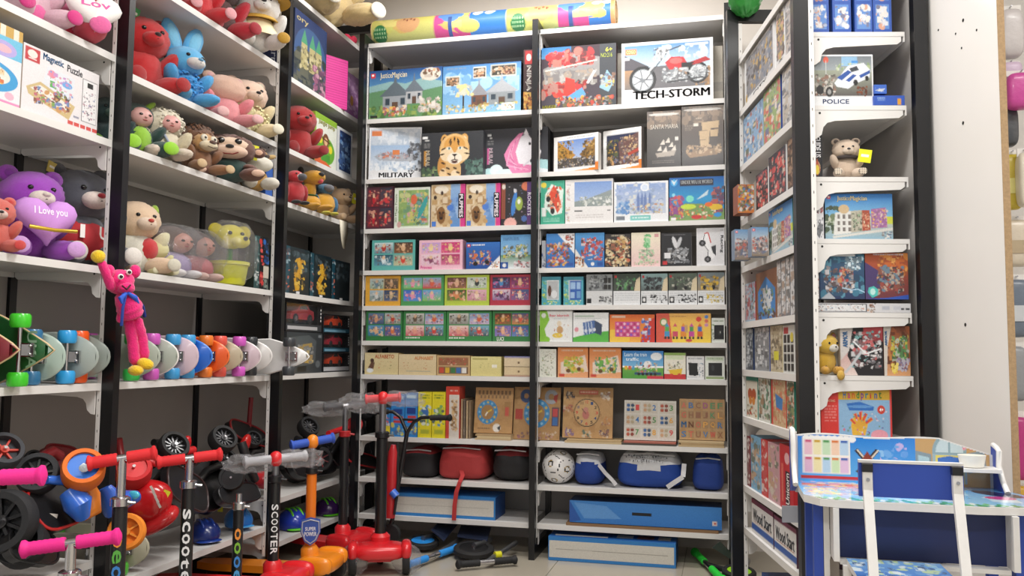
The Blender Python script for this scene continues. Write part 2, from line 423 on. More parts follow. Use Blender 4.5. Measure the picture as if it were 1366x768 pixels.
# ------------------------------------------------------------------ boxes on the back unit
def BK(row, x0, y0, x1, y1, name, label, cat, art, side='#888', d=.08, yv=.012, group=None, rz=0.0, z=None, **k):
    ym = (y0+y1)/2; xm = (x0+x1)/2
    zb = ZB[row]+ST if z is None else z
    a, b = atY(x0, ym, yv)[0], atY(x1, ym, yv)[0]; h = atY(xm, y0, yv)[2]-zb
    if z is None and 0 < row: h = min(h, ZB[row-1]-.016-zb)
    if not k.pop('free', 0):
        lo, hi = (-.933, -.022) if xm < 713 else (.022, .933)
        a, b = max(a, lo), min(b, hi)
    return carton(name, label, cat, ((a+b)/2, yv, zb+.0004), rz, (b-a)-.0012, h, d, art, side, group, px=(int((x1-x0)*.9), int((y1-y0)*.9)), **k)
def quad(a, fr, P, x0=.06, y0=.08, x1=.94, y1=.84, n=26, gap=.02):
    a.r(0, 0, 1, 1, fr); xm, ym = (x0+x1)/2, (y0+y1)/2
    for i, (bx0, by0, bx1, by1) in enumerate(((x0, y0, xm-gap/2, ym-gap), (xm+gap/2, y0, x1, ym-gap), (x0, ym+gap, xm-gap/2, y1), (xm+gap/2, ym+gap, x1, y1))):
        p = P[i % len(P)]; a.g(bx0, by0, bx1, by1, p[0], p[1]); a.b(bx0+.03, by0+.05, bx1-.03, by1-.02, p[2:], n, .02, .07, i+int(x0*100)+len(P))
        a.e((bx0+bx1)/2, by1-.17, .05, .1, p[2 % len(p)]); a.e((bx0+bx1)/2, by1-.26, .035, .06, '#e9c4a0')
def house(a, x, y, w, h, wall, roof, lit='#5d4638'):
    a.r(x-w/2, y-h*.55, x+w/2, y, wall); a.p([(x-w*.62, y-h*.5), (x, y-h), (x+w*.62, y-h*.5)], roof)
    a.r(x-w*.12, y-h*.3, x+w*.12, y, lit); a.r(x-w*.4, y-h*.42, x-w*.22, y-h*.2, '#33414d'); a.r(x+w*.22, y-h*.42, x+w*.4, y-h*.2, '#33414d')
    a.p([(x-w*.06, y-h*.95), (x, y-h*1.3), (x+w*.06, y-h*.95)], roof)
def logo(a, x, y, s, c='#d8262c'): a.r(x, y, x+s, y+s*a.asp, c); a.e(x+s/2, y+s*a.asp*.45, s*.3, s*a.asp*.25, '#fff')

def art_cottage(a):
    a.g(0, 0, 1, .45, '#1d4a86', '#5f9ac9').p([(0, .32), (.3, .24), (.5, .3), (.75, .2), (1, .3), (1, 1), (0, 1)], '#8db3b4').p([(0, .45), (.25, .4), (.6, .5), (1, .4), (1, 1), (0, 1)], '#5f8c63')
    a.b(0, .75, 1, .98, ['#3f6b3c', '#6f9a4c', '#9fb05c', '#41593a'], 60, .03, .1, 4)
    house(a, .36, .85, .34, .62, '#9aa0a6', '#5e6a73'); house(a, .62, .72, .22, .5, '#b3b5b8', '#6b7680')
    a.e(.84, .14, .14, .13, '#d9d2c5').b(.74, .05, .95, .22, ['#7a3b2a', '#e2b48a', '#48361f', '#c9c2b8'], 14, .04, .08, 2)
    a.b(.2, .75, .5, .95, ['#c8492e', '#eec45a', '#7c2f62', '#e9e2d0'], 30, .03, .07, 6).b(.7, .62, .97, .9, ['#e5e2dc', '#8c8a86', '#c9c6c0', '#d6a05c'], 40, .03, .09, 8)
    logo(a, .02, .05, .06); a.t('JusticeMagician', .15, .05, .52, .2, '#e8d9b0', bold=.012); a.r(.02, .92, .12, .97, '#222')
def art_cabin(a):
    a.g(0, 0, 1, 1, '#4d86be', '#86b8dd').b(0, .2, 1, .6, ['#8fbbe0', '#6aa0d0', '#a9cdea'], 24, .08, .22, 3)
    a.r(0, 0, 1, .02, '#2c5587'); a.ln(.05, .05, .3, .1, 1, '#7b8fa8')
    for x0, x1, y0, y1 in ((.39, .56, .06, .29), (.62, .94, .04, .28), (.04, .22, .22, .42)):
        a.r(x0, y0, x1, y1, '#d8d4c6').r(x0+.01, y0+.02, x1-.01, y1-.02, '#3c3a33').b(x0+.02, y0+.04, x1-.02, y1-.03, ['#d9a77e', '#6b2f25', '#c9c3b5', '#8e6b4a', '#22201d'], 26, .03, .07, int(x0*90))
    house(a, .47, .86, .2, .46, '#6e4b3c', '#8f8f95'); house(a, .76, .84, .34, .5, '#8c9397', '#a9adb2')
    a.l([(.27, .9), (.27, .5)], .03, '#3d3b3b').b(.18, .42, .38, .62, ['#d5d0c0', '#98a8b4', '#e8d28a'], 24, .03, .09, 9)
    a.b(.04, .8, .95, .96, ['#c9b566', '#6f8d4b', '#dccf9c', '#a9803f', '#e9e4d8'], 70, .02, .06, 5); a.r(.76, .82, .92, .96, '#e9e5d8').b(.77, .84, .91, .95, ['#222', '#c9b9a2'], 10, .02, .04, 3)
def art_ninja(a):
    a.g(0, 0, 1, 1, '#3a2530', '#47404a').g(0, 0, .4, .18, '#1e6fae', '#4f8cb8').r(.78, 0, 1, 1, '#3c4046')
    a.p([(.02, .35), (.45, .12), (.78, .2), (.78, .5), (.05, .62)], '#8f8d8c').b(.05, .4, .75, .62, ['#b3b1ad', '#85817e', '#6d6a6c', '#a3907f'], 50, .04, .12, 1)
    a.b(.1, .08, .7, .32, ['#c2242b', '#d9474a', '#8d1a22', '#e27a6d', '#2b2024'], 60, .04, .12, 2)
    a.b(.02, .6, .62, .78, ['#c2242b', '#d64a2e', '#7d161d', '#a3867c'], 50, .04, .12, 3).p([(.3, .8), (.33, .5), (.45, .55), (.46, .82)], '#cf3a30')
    a.l([(.05, .38), (.75, .25)], .02, '#e3d3c5').l([(.62, .62), (.72, .42)], .04, '#e5dede')
    a.p([(.35, .82), (.55, .68), (.6, .8), (.45, .92)], '#5c9fd6').b(.2, .84, .95, .98, ['#c2242b', '#e8b53c', '#3a5a3c', '#8fa6b3', '#2d2a2e', '#e25a3a'], 80, .02, .07, 5)
    a.p([(.78, .7), (.88, .42), (.98, .6), (.9, .78)], '#8fb8cf').b(.8, .48, .97, .7, ['#d9c13b', '#44608a', '#b0b8bd', '#7c4b3a'], 24, .02, .06, 6)
    a.t('6+', .86, .06, .95, .13, '#d8d64a', bold=.03); a.t('NO:216', .8, .15, .95, .22, '#a8b43c', bold=.01); a.t('RANGER', .02, .94, .2, .99, '#c7c23c', bold=.02)
def art_moto(a):
    a.r(0, 0, 1, 1, '#f1eff0'); a.g(.03, .05, .97, .45, '#5b8fc4', '#c9dcea').p([(.03, .2), (.3, .4), (.3, .55), (.03, .55)], '#56535a').b(.4, .1, .95, .3, ['#e5eef4', '#c4d8e8'], 14, .05, .12, 4)
    a.g(.03, .45, .97, .77, '#b08a66', '#77706c').p([(.3, .42), (.5, .4), (.95, .76), (.25, .77)], '#6b6a6e').b(.8, .5, .96, .75, ['#a07a52', '#8a6a48', '#c49a6a'], 24, .03, .08, 3)
    for x, y, r in ((.235, .62, .15), (.835, .55, .115)):
        a.e(x, y, r, r*a.asp, '#232427').e(x, y, r*.78, r*.78*a.asp, '#9fa6ab').e(x, y, r*.7, r*.7*a.asp, '#d9dcdf')
        for k in range(7): a.l([(x, y), (x+r*.7*math.cos(k*.9), y+r*.7*a.asp*math.sin(k*.9))], .02, '#6b7077')
        a.e(x, y, r*.2, r*.2*a.asp, '#7b8086')
    a.l([(.24, .6), (.48, .18)], .035, '#c6c9cc').l([(.27, .62), (.5, .2)], .02, '#55585c').l([(.36, .14), (.52, .16), (.66, .1)], .02, '#3a3b3d')
    a.e(.43, .2, .05, .08, '#d5d8db').e(.43, .2, .03, .05, '#8d9297').b(.36, .12, .5, .32, ['#b9bdc1', '#3b3d40', '#e9eaeb'], 20, .02, .05, 8)
    a.p([(.48, .36), (.55, .27), (.68, .28), (.72, .38), (.68, .46), (.53, .48)], '#c5363b').e(.6, .34, .07, .05, '#dc6a68').p([(.7, .4), (.92, .3), (.98, .36), (.8, .42)], '#b33238').p([(.66, .38), (.8, .38), (.74, .46), (.66, .46)], '#2a2a2d')
    a.b(.45, .46, .72, .68, ['#aeb3b8', '#e4e6e8', '#54585d', '#7d8389', '#c9cdd0'], 60, .02, .07, 5).l([(.5, .68), (.95, .62)], .03, '#3f4246').b(.74, .46, .95, .62, ['#aab0b5', '#5b6065', '#d5d8da'], 30, .02, .05, 6)
    a.r(.04, .1, .17, .2, '#e08a4a').t('COGO', .055, .12, .155, .18, '#f4d8a8', bold=.03); a.r(.03, .24, .09, .28, '#e8e8ea').r(.7, .07, .95, .1, '#dce4ea')
    a.t('TECH-STORM', .13, .8, .96, .93, '#1d1d20', bold=.035)
    a.r(0, 0, .012, 1, '#fff').r(.975, 0, 1, 1, '#f6f6f6')
BK(1, 488.6, 92, 590, 156, 'building_set_box', 'blue building set box picturing two grey round cottages among green hills', 'box', art_cottage, '#2c4d7a', .06, left='#31527c')
BK(1, 590.6, 85, 695, 152.5, 'building_set_box', 'sky blue building set box picturing cabins, a bare tree and framed photos', 'box', art_cabin, '#22508c', .07, right='#1c2733')
BK(1, 698, 66, 716, 150, 'building_set_box', 'dark red building set box standing spine outwards behind the middle post', 'box',
   lambda a: (a.g(0, 0, 1, 1, '#3b1519', '#1f1416'), a.r(.15, .02, .95, .24, '#b3242a'), a.e(.55, .13, .25, .06, '#e9d8d0'), a.t('NINJA', .25, .27, .8, .68, '#e9e2dc', 90, .02), a.b(.05, .7, .95, .98, ['#b9762f', '#7d1f1f', '#d9b25c', '#2a1a18'], 30, .03, .08)), '#40161a', .2)
BK(1, 719.5, 61, 822, 145, 'building_set_box', 'red and grey flyer building set box marked 6+ beside the motorcycle box', 'box', art_ninja, '#402028', .06)
BK(1, 829, 54, 951.5, 136, 'building_set_box', 'white bordered box picturing a red motorcycle above bold TECH-STORM lettering', 'box', art_moto, '#e9e9ec', .07)
BK(1, 822, 66, 965, 134, 'cardboard_carton', 'plain beige carton standing behind the motorcycle box', 'box', lambda a: (a.r(0, 0, 1, 1, '#c4bcae'), a.r(0, .62, 1, .78, '#aaa398')), '#b5ad9f', .1, yv=.1)

def art_military(a):
    a.r(0, 0, 1, 1, '#e4e6ea'); a.g(.03, .04, .97, .35, '#c9d3df', '#b5c4d6').g(.03, .35, .97, .82, '#9fbada', '#d5dde6')
    a.b(.03, .08, .95, .3, ['#dfe5ec', '#aab9cc', '#c5d0dd'], 40, .05, .14, 2).p([(.1, .56), (.2, .5), (.9, .53), (.95, .6), (.8, .66), (.2, .64)], '#a8aeb8').b(.2, .48, .85, .6, ['#8b929e', '#c9ced6', '#70798a', '#d2744a'], 40, .02, .06, 3)
    a.r(.45, .44, .58, .53, '#d9824f').b(.75, .3, 1, .85, ['#3a3c42', '#4b4f58', '#70737a', '#c4cad2'], 50, .03, .08, 7).b(.03, .66, .9, .82, ['#c8d6e6', '#eef2f6', '#9fb6d0'], 40, .03, .1, 5)
    a.r(.05, .06, .24, .16, '#d9814f'); a.t('MILITARY', .2, .87, .85, .96, '#26262b', bold=.03)
def art_tiger(a):
    a.r(0, 0, 1, 1, '#33363b')
    a.b(.0, .8, .3, 1, ['#3f5a45', '#5d7a58', '#2f4a3c', '#8a9a6a'], 30, .04, .1, 2).b(.72, .65, 1, 1, ['#3f5a55', '#587a70', '#2f4a44', '#6f8f84'], 40, .04, .1, 4)
    a.e(.4, .78, .13, .32, '#c9924c').e(.52, .88, .13, .3, '#d8b27c').e(.36, .95, .06, .14, '#e6c79a').e(.55, 1.0, .07, .14, '#e9d2b0')
    a.e(.38, .17, .06, .12, '#d6a25a').e(.7, .17, .06, .12, '#d6a25a').e(.38, .17, .035, .07, '#4a3426').e(.7, .17, .035, .07, '#e9cfa8')
    a.e(.54, .4, .24, .36, '#e3b878').e(.54, .3, .17, .2, '#d9a052').e(.42, .5, .11, .16, '#ecd3ac').e(.67, .5, .11, .16, '#ecd3ac').e(.545, .6, .12, .13, '#f2e6d4')
    for x, y, r in ((.47, .2, .4), (.6, .2, -.4), (.54, .16, 0), (.36, .38, 1.1), (.72, .38, -1.1), (.34, .5, 1.3), (.74, .5, -1.3), (.48, .26, .3), (.6, .26, -.3)): a.e(x, y, .012, .06, '#3a2a1e', r)
    a.e(.455, .37, .035, .035, '#f4f0df').e(.63, .37, .035, .035, '#f4f0df').e(.455, .37, .018, .03, '#3f6f7c').e(.63, .37, .018, .03, '#3f6f7c')
    a.p([(.5, .5), (.59, .5), (.545, .57)], '#2d2320').l([(.545, .57), (.545, .62)], .02, '#2d2320').l([(.49, .65), (.545, .62), (.6, .65)], .025, '#3d2b25').e(.545, .68, .05, .03, '#5a3a34')
    for x, y in ((.36, .7), (.44, .82), (.35, .86), (.55, .82), (.6, .92), (.46, .95)): a.e(x, y, .035, .022, '#4a3322', .4)
    a.r(.02, .08, .1, .13, '#e7e7e7').r(.06, .15, .13, .18, '#cfcfcf').ln(.05, .24, .14, .36, 3, '#8a8a8a'); a.r(.045, .4, .085, .74, '#c08a3e'); a.t('MURAL', .075, .4, .14, .76, '#e9dcc4', 90, .02)
def art_unicorn(a):
    a.r(0, 0, 1, 1, '#35363d'); a.e(.1, .95, .14, .13, '#b9dfe0').e(.2, .87, .1, .12, '#d8eff0').e(.35, .95, .16, .1, '#cfe8ea').e(.9, .82, .2, .14, '#a9d4d8').e(.75, .95, .3, .1, '#e6eef2')
    a.p([(.42, .9), (.5, .5), (.56, .2), (.68, .12), (.78, .3), (.9, .5), (.88, .6), (.78, .58), (.72, .7), (.82, .95)], '#eceaf0')
    a.p([(.32, .55), (.42, .3), (.55, .12), (.62, .1), (.56, .25), (.5, .5), (.55, .75), (.8, .8), (.88, .78), (.72, .95), (.45, .95), (.36, .75)], '#e384b0')
    for k in range(5): a.l([(.54-.03*k, .2+.06*k), (.42-.015*k, .5+.07*k), (.5+.05*k, .88)], .018, '#c95f95' if k % 2 else '#f2b5d0')
    a.p([(.74, .24), (.9, .12), (.78, .32)], '#e8c3a2').p([(.62, .14), (.66, .02), (.7, .14)], '#f3eef2').e(.72, .34, .02, .035, '#2b2b33').e(.86, .52, .015, .02, '#8a6a7c').e(.82, .6, .06, .05, '#f0c9d2').l([(.72, .7), (.62, .8)], .03, '#d5d3dc')
    a.r(.06, .1, .12, .15, '#e0e0e0').r(.09, .17, .13, .2, '#bbb').ln(.06, .24, .15, .34, 3, '#8a8a8a'); a.r(.055, .4, .09, .74, '#c95f95'); a.t('MURAL', .08, .4, .14, .74, '#e9d2dc', 90, .02)
def art_street(night):
    def f(a):
        a.r(0, 0, 1, 1, '#efeeec'); x0, y0, x1, y1 = .09, .12, .93, .87
        if not night:
            a.g(x0, y0, x1, .6, '#6f8fc9', '#a9bde0').p([(x0, y0), (.5, .55), (x0, y1)], '#b5843c').p([(x1, y0), (.58, .55), (x1, y1)], '#8a6a3a').r(x0, .62, x1, y1, '#4b463f')
            a.b(x0, .15, .45, .65, ['#d9b25c', '#6b4c26', '#c49a4a', '#3f3222'], 60, .02, .07, 2).b(.65, .15, x1, .65, ['#a87f42', '#6b4c26', '#d0aa62', '#322a22'], 50, .02, .07, 3).b(x0, .6, x1, y1, ['#2c2a2c', '#6b6a70', '#a88a62', '#d5cabc', '#50618a'], 80, .02, .06, 4)
        else:
            a.g(x0, y0, x1, y1, '#27304f', '#3c3230').p([(.4, .3), (x1, y0), (x1, y1), (.45, y1)], '#6b4c48').b(x0, .25, .4, .8, ['#2f3f34', '#46583e', '#1f2a2c', '#c9a052'], 50, .03, .08, 2)
            a.b(.45, .2, x1, .8, ['#93736b', '#3d2f35', '#b09a8a', '#5b5060', '#d9b98a'], 80, .02, .07, 3).b(x0, .65, x1, y1, ['#d0a060', '#5a6f9a', '#2a2526', '#c4b4a0'], 50, .02, .06, 4).p([(.65, .6), (x1, .5), (x1, .58), (.66, .67)], '#b34a3c')
        a.ln(.3, .05, .9, .09, 1, '#b9b9b9')
        a.p([(.1, .99), (1, .92), (1, 1), (.1, 1)], '#e08a3c').r(.93, .78, 1, 1, '#e5853a')
    return f
BK(2, 494, 170, 561, 232, 'building_set_box', 'pale grey ship box with MILITARY lettering, turned at an angle', 'box', art_military, '#3b3b42', .05, yv=.03, rz=.16, film=True)
BK(2, 561.8, 176, 644.6, 234, 'puzzle_box', 'charcoal puzzle box with a tiger drawing and vertical MURAL lettering', 'box', art_tiger, '#2c2e33', .06)
BK(2, 645.4, 171, 731, 232, 'puzzle_box', 'charcoal puzzle box with a pink maned unicorn drawing behind the middle post', 'box', art_unicorn, '#2c2e33', .06, yv=.065, free=1)
BK(2, 735.5, 180, 801, 228, 'puzzle_box', 'white and orange puzzle box picturing a sunny street crowd', 'box', art_street(0), '#e6e3de', .035, yv=.03, rz=-.3, right='#d5d2cd')
BK(2, 802, 172, 858, 224, 'puzzle_box', 'white and orange puzzle box picturing an evening street of dark brick houses', 'box', art_street(1), '#e6e3de', .035, yv=.035, rz=-.32, right='#77706c')
def art_ship(title):
    def f(a):
        a.g(0, 0, 1, 1, '#66605a' if title else '#6d6058', '#3f3d3e'); a.b(0, 0, 1, .25, ['#8d7a6a', '#77695e', '#5d5651', '#a08b78'], 40, .05, .15, 2); a.e(.5, .06, .45, .025, '#d9d5cf')
        if title:
            a.t('SANTA MARIA', .1, .24, .92, .32, '#cfc6ba', bold=.01); a.p([(.25, .75), (.85, .7), (.8, .8), (.3, .82)], '#b5aba0')
            for x, y in ((.45, .55), (.6, .52), (.7, .6), (.52, .68), (.36, .66), (.78, .66)): a.p([(x-.07, y+.05), (x+.05, y-.05), (x+.08, y+.05)], '#ddd5ca')
            a.r(.82, .47, .93, .53, '#e5e0d8').ln(.15, .88, .8, .94, 2, '#77716b')
        else:
            a.p([(.1, .78), (.9, .7), (.85, .82), (.2, .86)], '#9a7c5e')
            for x, y, q in ((.6, .35, .12), (.8, .33, .1), (.55, .5, .13), (.78, .47, .1), (.55, .64, .11)): a.p([(x-q, y-q*.6), (x+q, y-q*.7), (x+q*.8, y+q*.5), (x-q*.9, y+q*.5)], '#c9ae8a')
            a.b(.1, .66, .95, .8, ['#b09272', '#7a634c', '#d0b594'], 40, .02, .06, 3); a.r(.28, .29, .4, .34, '#e5ddd0').ln(.08, .32, .26, .42, 3, '#8d8074').ln(.34, .2, .5, .24, 1, '#b9aa9a')
    return f
BK(2, 863, 148, 908.5, 221, 'model_kit_box', 'grey shrink wrapped model ship box titled SANTA MARIA', 'box', art_ship(1), '#4c4846', .07, film=True, group=None)
BK(2, 909.2, 141, 966, 220, 'model_kit_box', 'brown shrink wrapped model box with a sailing ship picture', 'box', art_ship(0), '#4c4846', .07, film=True)

def art_fairies(a):
    a.r(0, 0, 1, 1, '#dfe6da').r(.12, .06, .96, .95, '#8fae6a'); a.b(.14, .08, .94, .92, ['#6f9a4c', '#c9d38a', '#4f8f6c', '#d9a0a8', '#7ab0b8', '#d5ca6a'], 60, .04, .12, 3)
    a.b(.5, .15, .92, .9, ['#c9604c', '#4fa0a0', '#e0b48a', '#3f6f4c', '#2f8f9a'], 24, .04, .12, 5).e(.55, .3, .09, .12, '#d86a4a').e(.8, .5, .07, .3, '#3fa0a0', .4).t('3D Magic Puzzle', .02, .15, .09, .85, '#3f6f3c', -90)
def art_puppies(a):
    a.r(0, 0, 1, 1, '#d3bd98'); a.g(.58, 0, .85, 1, '#8fb0d9', '#5f8fc9').b(.58, .35, .84, .8, ['#4f7fc0', '#a9c4e6', '#7aa0d5'], 14, .05, .12, 2)
    a.b(.02, .05, .58, .98, ['#c9a878', '#e3d3b8', '#b8925c', '#d9c5a0', '#9a7448'], 40, .06, .16, 3)
    a.e(.3, .12, .2, .1, '#e9dfcd').e(.12, .3, .05, .05, '#3a2a22').e(.32, .2, .04, .05, '#3a2a22').e(.3, .72, .13, .2, '#8a6238').e(.3, .74, .07, .07, '#5a3c22').e(.26, .66, .03, .03, '#1f1612').e(.36, .66, .03, .03, '#1f1612').e(.3, .79, .05, .035, '#2b1d18')
    a.r(.02, .86, .15, .98, '#4f7fd0').e(.57, .55, .1, .07, '#4f7fd0')
    a.r(.86, 0, 1, 1, '#d33f8a'); a.r(.8, .22, .97, .8, '#26262c').t('PUPPIES', .83, .24, .94, .78, '#f0e6ec', 90, .03)
def art_space(a):
    a.r(0, 0, 1, 1, '#2a282c'); a.r(0, .02, .14, .85, '#8a4a34').e(.08, .1, .06, .06, '#d9d0c5'); a.b(.18, .05, .8, .95, ['#e9e6e2', '#8a8aa0', '#c9a0b8', '#5a7ab0'], 26, .01, .03, 2)
    a.e(.42, .5, .08, .28, '#3f7fc9', .15).e(.58, .5, .12, .16, '#9ab04c').e(.58, .45, .05, .06, '#e9eedc').e(.8, .1, .14, .1, '#d97a5a').e(.3, .95, .2, .13, '#e8b0a8').e(.75, .85, .09, .07, '#4f6fb0').e(.45, .2, .05, .05, '#c9c9d0').r(.84, 0, 1, 1, '#5f3a7a').t('ROCKETS', .86, .25, .97, .78, '#e9e4ee', 90, .02)
BK(3, 488.6, 249, 524.4, 304, 'puzzle_box', 'dark red four picture doll box wrapped in film on the MURAL puzzles shelf below', 'box', lambda a: quad(a, '#4a2a38', [('#5a3040', '#7a2a34', '#c22a3a', '#2a1a22', '#d9a08a'), ('#3a4050', '#5a3a44', '#d03a44', '#26202a', '#c98a7a')], .05, .03, .95, .95, 20), '#5c3a48', .06, film=True)
BK(3, 526, 250, 573.6, 303, 'puzzle_box', 'pale green framed puzzle box picturing a bright forest', 'box', art_fairies, '#c9d0c0', .06)
for k, (x0, x1, y0, y1) in enumerate(((575, 620.5, 246, 302.6), (621.5, 667.5, 245, 302))):
    BK(3, x0, y0, x1, y1, 'puzzle_box', ('tan puppy puzzle box with a pink PUPPIES spine beside the bright forest box', 'tan puppy puzzle box with a pink PUPPIES spine beside the black space box')[k], 'box', art_puppies, '#d33f8a', .06, group='puppy puzzle boxes')
BK(3, 668.5, 243, 710, 301, 'puzzle_box', 'black space puzzle box with rocket and planet drawings', 'box', art_space, '#5f3a7a', .06)
BK(3, 720, 241, 753.3, 299, 'toy_box', 'teal box picturing an orange red buggy', 'box', lambda a: (a.r(0, 0, 1, 1, '#3fa98c'), a.p([(.2, .3), (.45, .08), (.95, .2), (.9, .75), (.5, .8), (.15, .6)], '#dfeee6'), a.p([(.3, .35), (.55, .1), (.75, .3), (.88, .6), (.7, .75), (.55, .55)], '#d9492e'), a.b(.25, .15, .85, .7, ['#e0603a', '#b5301f', '#f2c9a0', '#33363a'], 26, .03, .08, 2), a.e(.32, .42, .09, .07, '#222'), a.e(.5, .7, .09, .07, '#222'), a.e(.13, .1, .12, .06, '#e8d24a'), a.r(.06, .62, .22, .82, '#e8ecea'), a.ln(.1, .86, .8, .96, 3, '#8fd0ba')), '#3fa98c', .06)
BK(3, 754, 239, 818, 297.5, 'puzzle_box', 'tall white puzzle box with a seaside hill town photograph', 'box', lambda a: (a.r(0, 0, 1, 1, '#e9e7e6'), a.b(.02, .1, .1, .95, ['#c98a8a', '#9ab0c9', '#b5b5b0', '#d9c9a0'], 24, .02, .04, 3), a.g(.19, .06, .97, .6, '#7a9ad0', '#a9bfe4'), a.p([(.19, .5), (.45, .45), (.97, .25), (.97, .62), (.19, .62)], '#8f9a9a'), a.b(.3, .4, .97, .6, ['#d9dcd8', '#b0b8b4', '#7f8a80', '#eef0ee'], 50, .02, .06, 4), a.r(.19, .62, .97, .66, '#e9e7e6'), a.r(.19, .7, .36, .73, '#444'), a.r(.88, .7, .95, .73, '#888'), a.ln(.22, .8, .8, .9, 2, '#d0cccb')), '#dcdad8', .06)
BK(3, 819, 242, 891.6, 296.5, 'puzzle_box', 'white puzzle box picturing a blue winter castle with a full moon', 'box', lambda a: (a.r(0, 0, 1, 1, '#eceff2'), a.g(.05, .05, .95, .8, '#8fa8d5', '#c9d2e0'), a.b(.05, .05, .9, .8, ['#a9bce2', '#7f98cf', '#d0d9ea', '#dfe0d5', '#8a9fc0'], 90, .03, .1, 2), a.e(.57, .15, .08, .1, '#f0f3f8'), a.e(.57, .15, .055, .07, '#d5e2f4'), [a.p([(x-.025, .72), (x-.025, .4), (x, .25), (x+.025, .4), (x+.025, .72)], '#6f86b8') for x in (.45, .52, .58, .66)], a.b(.3, .55, .9, .8, ['#d9c08a', '#c98a6a', '#8fa8c9', '#e8e2c5', '#7a9a8a'], 50, .02, .06, 5), a.b(.05, .5, .28, .8, ['#5f8fc9', '#4f7fb8', '#a5c4e2'], 24, .04, .09, 6), a.r(.04, .85, .2, .95, '#77808a'), a.r(.3, .84, .68, .96, '#7fc9c4'), a.ln(.34, .88, .64, .93, 1, '#dff2f0')), '#e3e6e9', .06)
def art_water(a):
    a.g(0, 0, 1, .5, '#1560b0', '#2f9ad0').g(0, .5, 1, 1, '#2f9ad0', '#1f5a8a'); a.p([(0, .8), (.3, .6), (.6, .62), (1, .75), (1, 1), (0, 1)], '#7a9a5c')
    a.r(.2, .05, .81, .2, '#2a2a3a').t('UNDER WATER WORLD', .22, .07, .79, .16, '#e9eef2', bold=.02); a.e(.09, .12, .06, .08, '#4fb0e8').p([(.03, .04), (.09, .18), (.15, .04), (.1, .1)], '#dcecf5')
    a.b(.0, .45, .25, .95, ['#7a4a9a', '#d96a5a', '#e8a04a', '#5a3a7a', '#c94a6a'], 40, .04, .12, 2).b(.78, .25, 1, .8, ['#5a4a6a', '#8a5a7a', '#3f5a6a', '#c96a5a'], 40, .04, .12, 3).b(.15, .65, .85, .95, ['#e8d24a', '#4fb06a', '#d9662e', '#f0e8d0', '#2f6a4a', '#c93a3a'], 60, .02, .07, 4)
    a.e(.38, .5, .07, .08, '#7fe0c9').e(.35, .68, .14, .06, '#c9e04a').e(.85, .7, .12, .07, '#e8c23a').e(.72, .64, .07, .05, '#e8702e').e(.5, .92, .1, .05, '#c93a3a').p([(.5, .52), (.72, .3), (.7, .42), (.56, .5)], '#c9e0ea').e(.08, .4, .03, .04, '#8fd9f0').e(.88, .88, .07, .05, '#3f9ae0').r(.03, .92, .12, .99, '#e9e9e9')
BK(3, 892.6, 236, 966.5, 294.5, 'puzzle_box', 'bright blue puzzle box titled UNDER WATER WORLD with fish and coral', 'box', art_water, '#1560b0', .06)

PK = '#d9a08a'
BK(4, 496, 320, 554, 359, 'puzzle_box', 'teal four picture puzzle box beside the pink four picture box', 'box', lambda a: quad(a, '#5fb3ad', [('#c9dfe0', '#5f8a9a', '#b33a34', '#e0d5c5', '#2f4a55'), ('#4a3a34', '#8a5a3a', '#e0b48a', '#2a201c'), ('#2f5a6a', '#5f9ab0', '#dfeef2', '#1f3a4a'), ('#8ab0a0', '#c9c5a0', '#d94a3a', '#4a5a50', '#e9e2d0')]), '#1d3a3a', .07, left='#141c1d')
BK(4, 559, 320, 617, 359.5, 'puzzle_box', 'pale pink four picture puzzle box beside the teal four picture box', 'box', lambda a: (quad(a, '#f0c0d0', [('#c9a0d5', '#e0b0d9', '#f0d9a0', '#8fa8e0', PK), ('#d03a7a', '#e0508a', '#f2d98a', '#a02a5a', PK), ('#f0d5e0', '#e8c0d5', '#8a4a6a', '#f2e2c0', '#c96a9a'), ('#b33a6a', '#d9709a', '#f2d0a8', '#7a2a4a', PK)]), a.t('Princess', .04, .86, .3, .97, '#d0408a', bold=.02)), '#e8b0c5', .07)
def art_brick_car(c1, c2, c3, seed, flip=0):
    def f(a):
        a.g(0, 0, 1, 1, c1, c2); a.p([(.62, 1), (1, .5), (1, 1)], '#eef0f2'); a.b(.1, .3, .72, .85, c3, 60, .03, .1, seed); a.e(.28, .8, .07, .08, '#1b1b1f').e(.62, .74, .07, .08, '#1b1b1f'); a.b(.75, .72, .97, .95, c3, 16, .03, .06, seed+1)
        logo(a, .03, .06, .09); a.ln(.16, .08, .55, .16, 1, '#e9edf2')
    return f
BK(4, 621.7, 323, 667, 358.6, 'building_set_box', 'blue building set box with an orange brick car, half behind the taller box', 'box', art_brick_car('#2f6fc0', '#1f4f9a', ['#d9662e', '#e8b53c', '#2a2a2e', '#c9cdd2', '#b5342a'], 4), '#1f4f9a', .07)
BK(4, 667.8, 313, 710, 358.6, 'building_set_box', 'light blue building set box with a grey and yellow brick speedboat', 'box', lambda a: (a.g(0, 0, 1, .6, '#5f9fd5', '#8ab8dc'), a.g(0, .6, 1, 1, '#4f8a6a', '#dfe4e8'), a.b(.08, .3, .85, .7, ['#e9e4c0', '#c9c23c', '#3a3d42', '#dfe2e5', '#6a8a4a', '#2f2f33'], 60, .03, .1, 4), a.r(0, .8, .25, 1, '#1f4f9a'), a.e(.12, .9, .06, .06, '#e8e8e8'), a.b(.45, .78, 1, .98, ['#c2353a', '#e9e9ec', '#1f1f24'], 24, .03, .08, 5), a.ln(.08, .08, .6, .18, 2, '#2a4a7a')), '#8ab8dc', .07)
